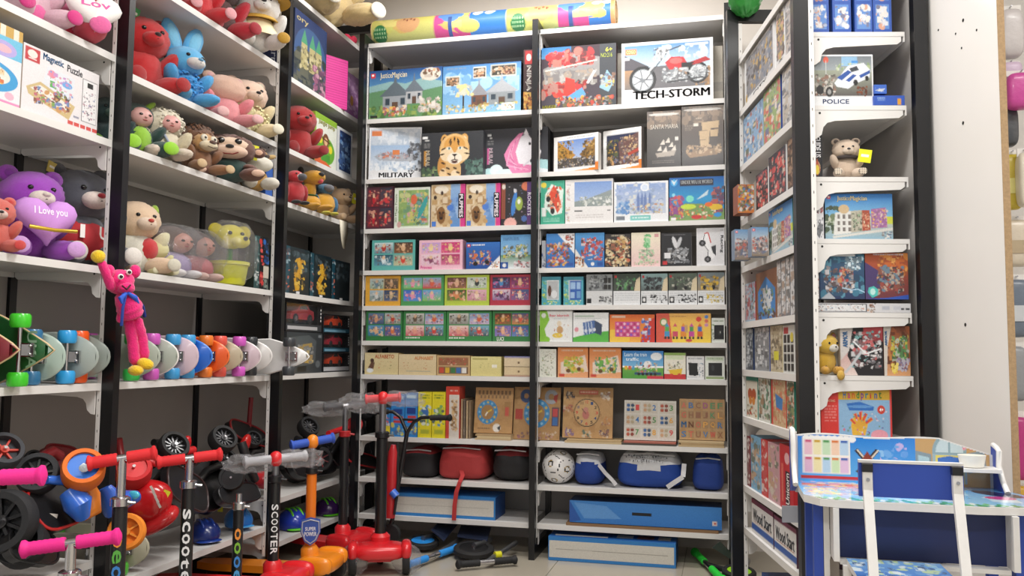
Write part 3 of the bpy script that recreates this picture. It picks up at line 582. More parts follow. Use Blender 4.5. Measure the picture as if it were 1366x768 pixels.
BK(4, 717.8, 321, 728.3, 357.5, 'game_box', 'white game box squeezed beside the middle post', 'box', lambda a: (a.r(0, 0, 1, 1, '#e0e3e8'), a.b(.1, .5, .95, .95, ['#3a5aa0', '#2a2f4a', '#c9ced6'], 16, .04, .1)), '#d5d8dd', .1, yv=.05)
BK(4, 728.6, 311.5, 766.5, 358, 'building_set_box', 'blue and white building set box with a red brick racer, corner cut by white', 'box', lambda a: (a.g(0, 0, 1, 1, '#3f86cc', '#2f6ab0'), a.p([(.4, 0), (1, 0), (1, .6)], '#e9ecef'), a.b(.6, .05, .97, .4, ['#b5342a', '#8a4a3a', '#2a2a2e', '#d9b08a'], 24, .03, .07, 3), a.b(.05, .3, .8, .95, ['#c2353a', '#1f2a3a', '#e06a3a', '#2b2b30', '#d5d8dc', '#e8b53c'], 70, .03, .1, 6), a.r(.72, .85, .95, .95, '#2a55a0')), '#2f6ab0', .07)
BK(4, 767.2, 310.5, 806.3, 358, 'building_set_box', 'sky blue building set box with a red and black brick race car', 'box', lambda a: (a.g(0, 0, 1, 1, '#4f9ad5', '#2f6ab0'), a.p([(0, .45), (.45, 1), (0, 1)], '#e5e2dc'), a.b(.02, .68, .3, .97, ['#a04a3a', '#d9a05a', '#3a3030'], 16, .03, .07, 3), a.b(.2, .15, .95, .8, ['#c2353a', '#22262e', '#e0502e', '#7a1f22', '#d5d8dc'], 70, .03, .1, 9), a.r(.76, .84, .95, .96, '#1f4f9a'), a.e(.6, .9, .06, .05, '#e8e8e8')), '#2f6ab0', .07)
BK(4, 807, 312, 841.2, 358, 'building_set_box', 'black box crowded with gold and red robot parts', 'box', lambda a: (a.r(0, 0, 1, 1, '#2a2424'), a.b(.02, .1, .98, .98, ['#c9a25c', '#8a3a2a', '#e0cfa0', '#3a2f2a', '#d0563a', '#6a5030', '#f0e4c0'], 110, .03, .11, 4), a.ln(.25, .04, .75, .09, 1, '#e8dcc0')), '#221c1c', .07)
BK(4, 842, 310, 881, 357.5, 'building_set_box', 'cream box picturing a pale green robot with pink floor', 'box', lambda a: (a.g(0, 0, 1, 1, '#f0ead0', '#ecc8c8'), a.b(.45, .08, .65, .45, ['#7fc98a', '#a9dfae', '#5fae6c'], 24, .04, .09, 2), a.b(.25, .5, .8, .9, ['#b5dcae', '#8fc99a', '#e9e4d0', '#d99aa0', '#7a8f7a'], 50, .03, .08, 3), a.r(.8, .05, .95, .14, '#d9a0a0'), a.b(.1, .85, .9, .97, ['#b5d0a0', '#e8b8b8', '#8fb08a'], 20, .03, .06, 5)), '#dcd9cf', .07)
BK(4, 882.2, 310.5, 922.5, 357.5, 'building_set_box', 'black box with a white and grey brick starfighter', 'box', lambda a: (a.r(0, 0, 1, 1, '#1c1c20'), a.ln(.08, .06, .8, .09, 1, '#8a8a90'), a.e(.45, .3, .07, .2, '#d9dadd', -.3), a.e(.6, .28, .06, .16, '#c4c6ca', .3), a.b(.2, .45, .9, .9, ['#d5d7da', '#8f9398', '#4a4c52', '#a9adb2', '#26262b', '#77706a'], 70, .03, .1, 7), a.r(.1, .6, .3, .76, '#e5e5e8'), a.r(.04, .84, .2, .95, '#c22a30')), '#d9d9db', .07, right='#d9d9db')
BK(4, 929, 304, 966.5, 356.5, 'toy_box', 'white box with a red and white dune buggy and Racing lettering', 'box', lambda a: (a.r(0, 0, 1, 1, '#e3e3e6'), a.p([(.12, .4), (.3, .1), (.45, .15), (.5, .45), (.75, .62), (.62, .8), (.45, .85), (.4, .6)], '#f4f4f6'), a.l([(.28, .15), (.42, .12), (.52, .4)], .03, '#c9342f'), a.l([(.3, .15), (.22, .4), (.42, .6), (.4, .8)], .02, '#5a5a60'), a.p([(.52, .5), (.7, .45), (.7, .75), (.58, .65)], '#33343a'), a.e(.21, .4, .12, .085, '#1b1b1f'), a.e(.21, .4, .05, .04, '#77777c'), a.e(.4, .83, .12, .085, '#1b1b1f'), a.e(.4, .83, .05, .04, '#77777c'), a.t('Racing', .84, .2, .97, .66, '#17171a', 90, .04), a.ln(.86, .05, .97, .1, 1, '#555')), '#d5d5d8', .07)

BK(5, 487.6, 367, 534.2, 406, 'puzzle_box', 'yellow orange four picture puzzle box beside the green framed boxes', 'box', lambda a: quad(a, '#e0a83c', [('#c9dcdf', '#8fa88a', '#6f8a9a', '#e9e2d0', '#55604a'), ('#7a6a5a', '#4a4038', '#c9a07a', '#26221f'), ('#a9c0cc', '#8a9a8a', '#d5d8d5', '#4a5a5f'), ('#3a4a6a', '#5a6a8a', '#c9b08a', '#20283a')], .12, .1), '#d99a2e', .07)
BK(5, 535, 367, 592, 406, 'puzzle_box', 'green four picture puzzle box with pink and blue cartoon scenes', 'box', lambda a: quad(a, '#4f9a5a', [('#8fc0e0', '#7fbf6a', '#e8a0b8', '#d04a5a', '#f2d0c0'), ('#9fc8e4', '#c9443a', '#d9604a', '#8a5a3a', '#e8b0a0'), ('#3f6fc9', '#5f8fd9', '#e59ab5', '#d0405a', '#f0d5d0'), ('#6fa8d9', '#8fc06a', '#e8a5b8', '#5a7ac0', '#f0e0d0')], n=14), '#4f9a5a', .07)
BK(5, 593, 366.5, 652.6, 406, 'puzzle_box', 'lime green four picture puzzle box with pink faces', 'box', lambda a: quad(a, '#b5c94a', [('#6a4a3a', '#9a6a4a', '#e0b090', '#e59ab0', '#3a2a20'), ('#dfe5dc', '#b5c0b0', '#33383a', '#8fb06a', '#e9e9e4'), ('#4a5a30', '#7a8a40', '#d98a5a', '#c9405a', '#e8c8a0'), ('#e0b0c0', '#c98a9a', '#f2d5c5', '#8a4a5a', '#a0c05a')]), '#a9bd40', .07)
BK(5, 653.6, 366, 710, 406, 'puzzle_box', 'dark red four picture puzzle box with purple scenes', 'box', lambda a: quad(a, '#b03044', [('#2a2a4a', '#5a3a6a', '#4a8ac0', '#d96aa0', '#1a1a2a'), ('#6a2a5a', '#9a4a7a', '#e0b08a', '#d0406a', '#2a1a2a'), ('#d9c9d5', '#8a6a9a', '#5a3a6a', '#e05a8a', '#2a2030'), ('#3a5a8a', '#8a5a8a', '#e9d0c0', '#d04a5a', '#22223a')]), '#9a2838', .07)
def art_window_toy(c1, c2, inner):
    def f(a):
        a.r(0, 0, 1, 1, c1); a.r(.0, .0, 1, .12, '#3f8fa0'); a.b(.02, .14, .3, .8, ['#6fae4a', '#8fd0dc', '#4f9aa8', '#d9e04a'], 20, .03, .08, 2); a.r(.28, .12, .9, .82, '#e6eaec'); inner(a); a.b(.1, .84, .9, .97, ['#d9e04a', '#6fb84a', '#f2f2ea', '#4f9a5a'], 20, .03, .05, 3)
    return f
BK(5, 722.5, 369, 748, 405.5, 'toy_box', 'small cyan windowed box with a grey dial inside', 'box', art_window_toy('#4fa8b8', 0, lambda a: (a.r(.3, .15, .88, .8, '#b5b8ba'), a.e(.42, .5, .1, .2, '#5a3a2a'), a.e(.66, .62, .16, .14, '#dfe2e4'))), '#3f8fa0', .06)
BK(5, 751.5, 369, 778.3, 406, 'toy_box', 'small cyan windowed box with blue digit shapes inside', 'box', art_window_toy('#4fa8b8', 0, lambda a: (a.r(.32, .14, .9, .82, '#2f5fb0'), a.r(.36, .2, .6, .44, '#9fc0e4'), a.r(.66, .2, .86, .44, '#9fc0e4'), a.r(.36, .54, .56, .76, '#9fc0e4'), a.r(.66, .52, .86, .76, '#6f9fd0'))), '#3f8fa0', .06)
def art_tech(bg0, bg1, cols, low, seed):
    def f(a):
        a.r(0, 0, 1, 1, '#e4e6e8'); a.g(0, 0, 1, .56, bg0, bg1); a.b(.12, .12, .78, .52, cols, 50, .03, .1, seed); a.p([(.85, .2), (1, .1), (1, .56), (.78, .56)], '#d9c9a8'); a.e(.25, .46, .06, .07, '#141417'); a.e(.6, .46, .06, .07, '#141417')
        a.r(.05, .05, .12, .14, '#c22a30'); a.ln(.05, .62, .95, .9, 4, '#c0c4c8', seed)
        if low: a.b(.35, .68, .95, .94, low, 26, .02, .07, seed+2); a.r(.03, .74, .2, .95, '#17171a'); a.e(.115, .84, .05, .06, '#e9e9e9')
    return f
BK(5, 782, 366, 817, 405.8, 'building_set_box', 'grey building set box with a black tracked vehicle and black squares', 'box', lambda a: (a.r(0, 0, 1, 1, '#d5d7d8'), a.r(0, 0, 1, .55, '#8a8f90'), a.b(.1, .05, .8, .5, ['#3a3d40', '#6a6e72', '#b5b9bb', '#22242a'], 50, .03, .1, 2), [a.r(.68+.15*i, .12+.22*j, .8+.15*i, .28+.22*j, '#222') for i in range(2) for j in range(2)], a.b(.5, .72, .98, .95, ['#222', '#55585c', '#999'], 26, .02, .07, 3), a.r(.02, .78, .2, .95, '#17171a')), '#c9cbcc', .07)
BK(5, 818.2, 365, 854, 405.8, 'building_set_box', 'building set box picturing a green and black jeep in dark forest', 'box', art_tech('#2a3a2c', '#4a4f48', ['#3f8a4a', '#1d1f22', '#6fae6a', '#33383a', '#8a8f92'], None, 5), '#d5d7d9', .07)
BK(5, 855, 365, 890.7, 405.8, 'building_set_box', 'building set box picturing a black sports car on misty asphalt', 'box', art_tech('#8fb0b0', '#5a6262', ['#17181b', '#2f3236', '#4a4e52', '#22262a'], ['#17171a', '#3a3c40'], 7), '#d5d7d9', .07)
BK(5, 891.6, 364.5, 930, 405.8, 'building_set_box', 'building set box picturing a dark green tractor and grey trailer', 'box', art_tech('#5a6a5c', '#44483f', ['#2a2f2c', '#5f7a5a', '#17191b', '#c9c6b8', '#3f4a3c'], ['#2a2a2d', '#55585c', '#1a1a1c'], 9), '#d5d7d9', .07)
BK(5, 930.6, 363.5, 966.5, 405.8, 'building_set_box', 'building set box picturing a yellow crane truck', 'box', art_tech('#7a8a90', '#9a8a70', ['#e0b52e', '#c99a1f', '#2a2a2d', '#f0d060', '#8a7a4a'], ['#e8d04a', '#d9b83a', '#55523a'], 11), '#d9a03a', .07)

GP = [('#6f8ab0', '#4a5a7a', '#d9a07a', '#3a3040', '#e9e0d5', '#a04a4a'), ('#c9d5dc', '#8a9a8a', '#c94a3a', '#2f4a6a', '#e9dcc0'), ('#5f9ac9', '#3f7a9a', '#e0b08a', '#2a3a2a', '#d9d0b0'), ('#3f6fb0', '#6f5a8a', '#d97a4a', '#2a2a4a', '#e8d5c0')]
BK(6, 488.4, 414, 537.2, 452.6, 'puzzle_box', 'green four picture puzzle box with blue street scenes', 'box', lambda a: quad(a, '#2f7a3f', [GP[0], GP[1], GP[2], GP[3]]), '#2f7a3f', .07)
GQ = [('#dfe2dc', '#8a8a84', '#6a5a4a', '#c9c5b8', '#3a3530'), ('#8fb0d9', '#c9b5d0', '#d96a4a', '#4a4a6a', '#f0e4d5'), ('#f0d5d0', '#d0606a', '#e8a090', '#f4ece4', '#a03040'), ('#7ab0c9', '#4a5a60', '#d04a44', '#26262c', '#e9e4dc')]
for x0, x1 in ((538, 595), (595.6, 656)):
    BK(6, x0, 413, x1, 453, 'puzzle_box', 'green four picture puzzle box with pink faces beside the '+('blue street scenes box' if x0 < 560 else 'rosy face box'), 'box', lambda a: (quad(a, '#3a8a4a', GQ), a.ln(.06, .88, .4, .95, 1, '#e9f0e4')), '#2f7a3f', .07, group='green cat puzzle boxes')
BK(6, 656.8, 413, 710, 453.6, 'puzzle_box', 'green four picture puzzle box with a rosy face on purple', 'box', lambda a: (quad(a, '#357f43', [('#5a3a2a', '#8a6a3a', '#d9a05a', '#2a2018', '#c94a3a'), ('#4a5a8a', '#c98a4a', '#d9604a', '#2f2a3a', '#e8c59a'), ('#7a6ab0', '#8f7fc0', '#e8b090', '#4a2f2a'), ('#3f5a9a', '#6a8ac0', '#e0c9a0', '#c94a4a', '#232a4a')]), a.t('LUCI', .12, .86, .3, .98, '#f0f4ea', bold=.03)), '#2f7a3f', .07)
BK(6, 717.5, 414, 763.6, 454.6, 'game_box', 'white and green labyrinth box with a small bear drawing', 'box', lambda a: (a.r(0, 0, 1, 1, '#eceeec'), a.p([(0, 0), (.22, 0), (.3, .3), (.15, .6), (.25, 1), (0, 1)], '#8cc63f'), a.e(.1, .93, .22, .12, '#8cc63f'), a.e(.62, .62, .1, .12, '#c9a070'), a.e(.6, .42, .07, .09, '#e8d9c0'), a.e(.55, .8, .16, .08, '#e8c84a'), a.b(.4, .45, .9, .9, ['#d99a4a', '#8a5a3a', '#c94a3a', '#eee'], 14, .02, .04, 2), a.t('Bear labyrinth', .3, .12, .9, .22, '#d9465a'), a.ln(.4, .26, .85, .29, 1, '#9ab'), a.e(.12, .16, .07, .08, '#f0f4e8')), '#e0e4de', .07)
BK(6, 764.4, 417, 812, 454.6, 'toy_box', 'white and green box with a blue striped activity cube', 'box', lambda a: (a.r(0, 0, 1, 1, '#eef0f0'), a.p([(0, .85), (.5, .7), (1, .62), (1, 1), (0, 1)], '#5cb84a'), a.p([(.26, .35), (.6, .25), (.62, .7), (.3, .78)], '#4f6fa8'), a.p([(.6, .25), (.82, .4), (.8, .78), (.62, .7)], '#3a4a66'), [a.l([(.27+.08*k, .36-.02*k), (.31+.08*k, .76-.02*k)], .03, '#c9d5e4') for k in range(4)], [a.e(.36+.12*k, .62-.02*k, .04, .06, '#d9e0ea') for k in range(3)], a.e(.1, .58, .06, .08, '#e59aa5'), a.r(.05, .1, .6, .13, '#7fae8a'), a.ln(.05, .18, .8, .22, 1, '#a5b0b5')), '#e2e6e4', .07)
BK(6, 813.2, 419.5, 873.6, 455, 'toy_box', 'orange and yellow box with a pink abacus board', 'box', lambda a: (a.g(0, 0, 1, 1, '#e06a2e', '#f0b04a'), a.e(.1, .85, .35, .3, '#f2c84a'), a.r(.05, .05, .35, .12, '#f0d8c0'), a.r(.12, .25, .68, .8, '#d0508a'), [a.e(.18+.075*i, .34+.13*j, .028, .045, ('#e8a0c0', '#b03a6a', '#f2c0d5', '#8a5ac0')[(i+j) % 4]) for i in range(7) for j in range(4)], a.p([(.68, 1), (.75, .5), (.9, .2), (1, .1), (1, 1)], '#d03a2e'), a.b(.72, .15, .9, .98, ['#2f5fc0', '#e9ecf4', '#1f3f9a'], 20, .05, .12, 3)), '#c9402e', .07, right='#2f5fb0')
BK(6, 875.2, 418, 948.5, 456, 'toy_box', 'red and yellow box with a building block train', 'box', lambda a: (a.g(0, 0, 1, 1, '#f0b860', '#f4d24a'), a.p([(0, 0), (.24, 0), (.3, 1), (0, 1)], '#e0604a'), a.e(.14, .3, .07, .14, '#5a9a4a'), a.e(.14, .3, .05, .1, '#f0e8d0'), a.ln(.24, .1, .55, .14, 1, '#8a4a3a'), [(a.r(x-.05, .62, x+.05, .8, c), a.r(x-.035, .45, x+.035, .62, c2), a.e(x-.03, .84, .022, .05, '#333'), a.e(x+.03, .84, .022, .05, '#333'), a.p([(x-.04, .45), (x, .33), (x+.04, .45)], c)) for x, c, c2 in ((.2, '#4f9ac9', '#5fae5a'), (.35, '#d0506a', '#e8d04a'), (.5, '#e8903a', '#8a5ac0'), (.65, '#c94a9a', '#4f9a5a'), (.8, '#d9662e', '#3f6fc0'))], a.r(.52, .4, .58, .66, '#c9a070'), [a.e(.92, .12+.14*k, .035, .06, c) for k, c in enumerate(('#5a8ac9', '#d96a5a', '#c98ab0'))], a.e(.78, .2, .05, .09, '#d9463a'), a.e(.6, .93, .06, .05, '#c94a4a')), '#e0a83c', .07)
def art_black_window(a):
    a.r(0, 0, 1, 1, '#dfe3dc'); a.r(.2, .28, .95, .88, '#1a1b1d'); a.e(.6, .6, .12, .1, '#2f3032'); a.e(.66, .58, .04, .04, '#c9cac6'); a.ln(.1, .1, .9, .18, 1, '#7a8a6a'); a.b(.02, .25, .16, .95, ['#6f9a5a', '#33383a', '#a9b5a0'], 10, .03, .07, 2)
BK(6, 949.2, 424, 967, 455.5, 'toy_box', 'small white box with a black window beside the block train box', 'box', art_black_window, '#d5d9d0', .07)

WOODP = ['#e3cfa4', '#d5bd8c', '#ecdcb8']
BK(7, 486.5, 470.5, 531.3, 499.8, 'wooden_game_box', 'cream wooden box printed ALFABETO with a small figure', 'box', lambda a: (a.g(0, 0, 1, 1, '#e4d4a6', '#d9c894'), a.t('ALFABETO', .3, .08, .88, .26, '#b5542e', bold=.03), a.p([(.1, .7), (.2, .4), (.3, .45), (.26, .75)], '#6a4a3a'), a.e(.22, .36, .06, .1, '#4a3028'), a.e(.16, .82, .1, .1, '#e9eef0'), a.b(.4, .4, .8, .75, ['#c98a5a', '#8a9a6a', '#d9604a'], 8, .03, .05, 2)), '#c9b27e', .08)
BK(7, 531.8, 472.5, 582, 500.6, 'wooden_game_box', 'cream wooden box printed ALPHABET beside the ALFABETO box', 'box', lambda a: (a.g(0, 0, 1, 1, '#e6d3ab', '#d9c599'), a.t('ALPHABET', .42, .1, .92, .26, '#c9783e', bold=.03), a.r(.2, .82, .85, .85, '#8a9a9a'), a.b(.1, .4, .8, .72, ['#d5a878', '#b59a6a', '#c9604a', '#7a8a5a'], 12, .02, .05, 4)), '#c9b27e', .08)
BK(7, 582.6, 474, 627, 501, 'wooden_game_box', 'shallow wooden tray with red, green and blue vehicle blocks', 'box', lambda a: (a.r(0, 0, 1, 1, '#c9a878'), a.r(.05, .1, .95, .5, '#9a6a4a'), a.r(.05, .56, .95, .92, '#7a5f48'), a.b(.08, .14, .92, .48, ['#c94a3a', '#e0c0a0', '#4f8a4a', '#d97a6a', '#8a3a30'], 24, .04, .1, 3), [a.r(.08+.17*k, .6, .22+.17*k, .88, c) for k, c in enumerate(('#c9503c', '#d9b03a', '#3f7a4a', '#3f6fb0', '#e9e4dc'))]), '#b5925c', .06)
BK(7, 627.8, 475.5, 668.8, 501, 'wooden_game_box', 'plain pale yellow wooden box with a white sticker', 'box', lambda a: (a.g(0, 0, 1, 1, '#e6dc9a', '#dccf8a'), a.r(.06, .1, .55, .15, '#a9a05a'), a.b(.3, .35, .6, .6, ['#b5a86a', '#d0c48a', '#8a9a5a'], 8, .02, .05, 2), a.r(.7, .4, .86, .56, '#f2efe0')), '#c9bc7a', .08)
BK(7, 672.5, 488.8, 710, 500, 'wooden_game_box', 'flat pale wood box, lower of two lying beside the yellow box', 'box', lambda a: (a.r(0, 0, 1, 1, '#dcc7a0'), a.r(0, .85, 1, 1, '#b08a78'), a.e(.55, .5, .05, .1, '#7a6248')), '#d5bf98', .2)
BK(7, 672.5, 475.2, 710, 486.5, 'wooden_game_box', 'flat pale wood box with a violet lid, upper of two lying beside the yellow box', 'box', lambda a: (a.r(0, 0, 1, 1, '#e0cdaa'), a.r(0, 0, 1, .16, '#8a8ab8'), a.e(.55, .6, .05, .1, '#7a6248')), '#d5bf98', .2, top='#8a8ab8', z=ZB[7]+ST+.0485)
BK(7, 719.5, 465.5, 742, 503, 'wooden_puzzle_board', 'narrow pale board of small symbols beside the orange boxes', 'board', lambda a: (a.r(0, 0, 1, 1, '#e4e4d8'), a.b(.1, .08, .9, .95, ['#55584a', '#8a8a7a', '#b5a878', '#9ab08a'], 40, .02, .05, 3)), '#d9d6c5', .05)
for k, (x0, y0, x1, y1, c, lb) in enumerate(((744, 462, 784.6, 502.6, ['#e8c84a', '#7ab04a', '#d9b53a', '#a9c96a', '#c98a3a'], 'orange toy box picturing a yellow block bus'), (786, 463, 828.6, 504, ['#5fae4a', '#8ac94a', '#2f7a4a', '#e8c84a', '#3f8f9a'], 'orange toy box picturing a green and blue block tractor'))):
    BK(7, x0, y0, x1, y1, 'toy_box', lb, 'box', lambda a, c=c, k=k: (a.g(0, 0, 1, 1, '#e08a4a', '#e8a878'), a.p([(.1, .5), (.9, .25), (1, .8), (.1, .9)], '#e9d5c5'), a.ln(.12, .08, .85, .16, 1, '#d9c0a8'), a.b(.2, .32, .85, .82, c, 50, .04, .12, k+3), a.e(.35, .78, .07, .07, '#6a4a2a'), a.e(.7, .72, .07, .07, '#6a4a2a'), a.r(.04, .88, .22, .97, '#c94a3a')), '#d9804a', .07)
BK(7, 830.3, 468, 885, 505.4, 'toy_box', 'blue box picturing a white cartoon train on green land', 'box', lambda a: (a.g(0, 0, 1, .55, '#2f7fc9', '#7ab8e0'), a.g(0, .6, 1, 1, '#6fae4a', '#4f9a3f'), a.t('Learn the train', .05, .06, .6, .2, '#d9ecf8', bold=.01), a.t('traffic', .08, .24, .4, .36, '#eaf3fa', bold=.01), a.e(.83, .2, .14, .14, '#eef3f6'), a.e(.62, .5, .1, .14, '#f2f2f0'), a.b(.35, .42, .85, .8, ['#f0f0ee', '#d9463a', '#33383c', '#3f6fb0', '#e8c84a'], 40, .03, .08, 4), a.r(.3, .78, .95, .86, '#33527a'), [a.e(.4+.1*k, .84, .035, .05, '#222') for k in range(5)], [a.r(.05+.09*k, .55, .12+.09*k, .68, c) for k, c in enumerate(('#e8b53c', '#d9604a', '#4f9ac9'))], a.r(.6, .9, 1, 1, '#c93a4a')), '#2f6fb0', .07)
BK(7, 885.8, 470.5, 914.8, 506, 'toy_box', 'small cream and red box with cartoon dogs on a cart', 'box', lambda a: (a.r(0, 0, 1, 1, '#ece8d8'), a.r(0, .8, 1, 1, '#c9353a'), a.r(0, 0, 1, .1, '#8fae5a'), a.b(.15, .35, .85, .65, ['#f2f0ea', '#33363a', '#d9c5a0', '#8a9a6a'], 26, .04, .09, 2), a.p([(.2, .65), (.85, .6), (.8, .82), (.3, .85)], '#e8c23a'), a.e(.35, .85, .08, .06, '#d0463a'), a.e(.7, .84, .08, .06, '#d0463a'), a.r(.1, .12, .9, .26, '#d9e4c0')), '#d9d5c5', .07)
BK(7, 915.6, 475, 939.6, 506, 'toy_box', 'small white windowed box with a jagged black cut out', 'box', lambda a: (a.r(0, 0, 1, 1, '#e4e4e4'), a.p([(.1, .28), (.65, .3), (.62, .5), (.68, .8), (.5, .85), (.15, .82)], '#1c1c1e'), a.ln(.1, .08, .9, .18, 1, '#a0a4a8'), a.b(.72, .3, .95, .9, ['#7a8a9a', '#33383c', '#a9c0d0'], 14, .03, .06, 2), a.r(.05, .88, .6, .92, '#c9ccd0')), '#d5d5d5', .07)
BK(7, 940.4, 475, 966.8, 507, 'toy_box', 'small white box with a square black window and green border', 'box', lambda a: (a.r(0, 0, 1, 1, '#e2e6de'), a.r(.04, .04, .96, .2, '#cfdac4'), a.ln(.1, .09, .9, .15, 1, '#6a8a5a'), a.r(.18, .28, .86, .84, '#222426'), a.e(.4, .5, .08, .12, '#3a3d40'), a.r(.05, .88, .95, .97, '#8aa06a')), '#d5d9d0', .07)
# ------------------------------------------------------------------ lower rows of the back unit
def spinebox(row, x0, y0, x1, y1, label, c, bits, d=.12, **k):
    return BK(row, x0, y0, x1, y1, 'game_box', label, 'box', lambda a: (a.r(0, 0, 1, 1, c), bits(a)), c, d, **k)
spinebox(8, 506, 545, 520.6, 584, 'small blue and yellow game box at the shelf end beside blue boxes', '#2f7fc4', lambda a: (a.r(0, .62, 1, 1, '#e8d83a'), a.b(.1, .1, .9, .6, ['#e9ecf0', '#d9463a', '#1f4f9a'], 12, .05, .12)))
for x0, x1, lb, sd in ((521.5, 539.6, 'tall blue game box with red print next to the small blue and yellow box', 1), (540.2, 556.8, 'tall blue game box with red print next to the yellow boxes', 4)):
    spinebox(8, x0, 526 if sd == 1 else 524, x1, 583, lb, '#2f86cf', lambda a, sd=sd: (a.r(.1, .05, .9, .12, '#bfe0f4'), a.r(.15, .34, .85, .48, '#1f3f8a'), a.r(.2, .52, .9, .58, '#c93a34'), a.r(.2, .62, .9, .68, '#c93a34'), a.b(.1, .72, .9, .95, ['#e8d83a', '#1f4f9a', '#5fb0e0'], 12, .05, .1, sd)))
for x0, x1, lb, sd in ((557.6, 575.6, 'tall yellow game box with blue wheel print next to the blue boxes', 2), (576.2, 594, 'tall yellow game box with green print next to the red tower box', 5)):
    spinebox(8, x0, 523, x1, 584, lb, '#e3d52a', lambda a, sd=sd: (a.ln(.15, .06, .85, .16, 2, '#5a7a2a'), a.e(.5, .45, .3, .12, '#3f6fb0' if sd == 2 else '#9ab83a'), a.b(.1, .3, .9, .75, ['#e9eee0', '#4f8fc0', '#6fae4a', '#33383a'], 18, .03, .08, sd), a.r(.2, .82, .85, .92, '#b0b83a')))
spinebox(8, 594.6, 515.5, 612.6, 586, 'tall red and white box with a wooden block tower picture', '#c94a3c', lambda a: (a.r(.25, 0, 1, 1, '#d9d2c8'), a.r(0, 0, 1, .16, '#d04434'), a.ln(.3, .07, .9, .11, 1, '#f0e4d8'), a.b(.45, .25, .85, .85, ['#c9a070', '#a87f52', '#e0c090', '#7a5a3a'], 50, .02, .05), a.r(.0, .2, .22, .95, '#c94a3c')), d=.1)
WOOD = mat('#b98f5e', 0.55, 0, 'wood', 0.1, 24, 0.18)
k = 0
for x, c in ((614.5, '#8a7a6a'), (618, '#b09a7a'), (621.5, '#6f6258'), (625, '#c0a884'), (628.5, '#8f7a62')):
    p = atY(x, 570, .06)[0]
    carton('wooden_puzzle_board', ('greyish', 'light tan', 'dark', 'pale tan', 'brown')[k]+' thin puzzle board standing on edge beside the tower box', 'board', (p, .03, ZB[8]+ST+.0004), 0, .0085, .205-.004*k, .2, lambda a, c=c: (a.r(0, 0, 1, 1, c), a.b(0, 0, 1, 1, [c, '#d9c9b0', '#5a4a3c'], 20, .02, .05)), c, px=(4, 30)); k += 1
def wheelpic(a, cx, cy, r, ring, seed=2):
    a.e(cx, cy, r, r*a.asp, ring); a.e(cx, cy, r*.62, r*.62*a.asp, '#a8814f')
    for k in range(12): a.e(cx+r*.8*math.cos(k*.5236), cy+r*.8*a.asp*math.sin(k*.5236), r*.1, r*.1*a.asp, '#d9c05a' if k % 2 else '#8fc0e0')
    a.l([(cx, cy), (cx+r*.4, cy-r*.2)], .03, '#e8c84a'); a.l([(cx, cy), (cx-r*.2, cy+r*.3)], .03, '#f0f0e8')
def pattern(a, c='#b98f5e', s=1):
    a.r(0, 0, 1, 1, c); a.b(0, 0, 1, 1, ['#c09764', '#b08552', '#bd9460'], 40, .05, .2, s)
def board(x0, y0, x1, y1, label, art, lean=-.16, yv=.06, side='#a87f52', lift=.0):
    return BK(8, x0, y0, x1, y1, 'wooden_puzzle_board', label, 'board', art, side, .009, yv=yv, rx=lean, z=ZB[8]+ST+lift+.002, free=1)
def flat(x0, x1, y1, label, n, cols, yv=.004, d=.13, ha=.0085):
    a, b = atY(x0, y1, yv)[0], atY(x1, y1, yv)[0]
    for i in range(n):
        carton('wooden_puzzle_board', label[i], 'board', ((a+b)/2+.004*(i % 2), yv+.003*i, ZB[8]+ST+.0004+i*(ha+.0006)), 0, b-a-.012*(i % 2), ha, d, lambda q, i=i: q.r(0, 0, 1, 1, cols[i]), cols[i], px=(20, 3), top=cols[i])
flat(633.5, 681, 586, ['thin wooden board lying under the gear clock board, lowest of three', 'thin wooden board lying under the gear clock board, middle of three', 'thin wooden board lying under the gear clock board, topmost of three'], 3, ['#c9b08a', '#d9c49a', '#b59a74'])
board(632, 516.5, 683, 568, 'wooden board with a blue gear clock and checked top edge', lambda a: (pattern(a), [a.r(.08+.1*k, .06, .13+.1*k, .16, '#7a5f42') for k in range(9)], [a.r(.13+.1*k, .16, .18+.1*k, .24, '#8a6c4a') for k in range(8)], wheelpic(a, .34, .54, .27, '#3f8fc4'), a.r(.78, .3, .94, .62, '#a8814f'), a.r(.8, .42, .9, .62, '#c95a4a'), a.e(.6, .88, .1, .09, '#e9e4dc'), a.p([(.6, .88), (.7, .82), (.68, .95)], '#33383c'), a.ln(.1, .88, .45, .94, 1, '#8a6c4a')), yv=.045, lift=.028)
board(684, 516, 746.4, 580, 'wooden board with a blue clock ring and red and blue slots behind the middle post', lambda a: (pattern(a, s=3), a.e(.26, .17, .13, .13, '#2f4a7a'), a.e(.26, .17, .05, .05, '#b98f5e'), a.e(.8, .18, .14, .14, '#a3a8b0'), a.p([(.8, .18), (.95, .12), (.92, .3)], '#b5463a'), a.e(.8, .18, .06, .06, '#b98f5e'), wheelpic(a, .5, .5, .28, '#3f8fc4'), a.r(.04, .42, .2, .62, '#b5463a'), a.r(.82, .38, .97, .74, '#5a4a5a'), a.r(.84, .4, .95, .55, '#c94a4a'), a.r(.84, .57, .95, .72, '#3f6fb0'), a.b(.1, .85, .95, .98, ['#c99a8a', '#9a5a6a', '#e0cdb0', '#6a4a4a'], 26, .02, .06, 3)), yv=.07)
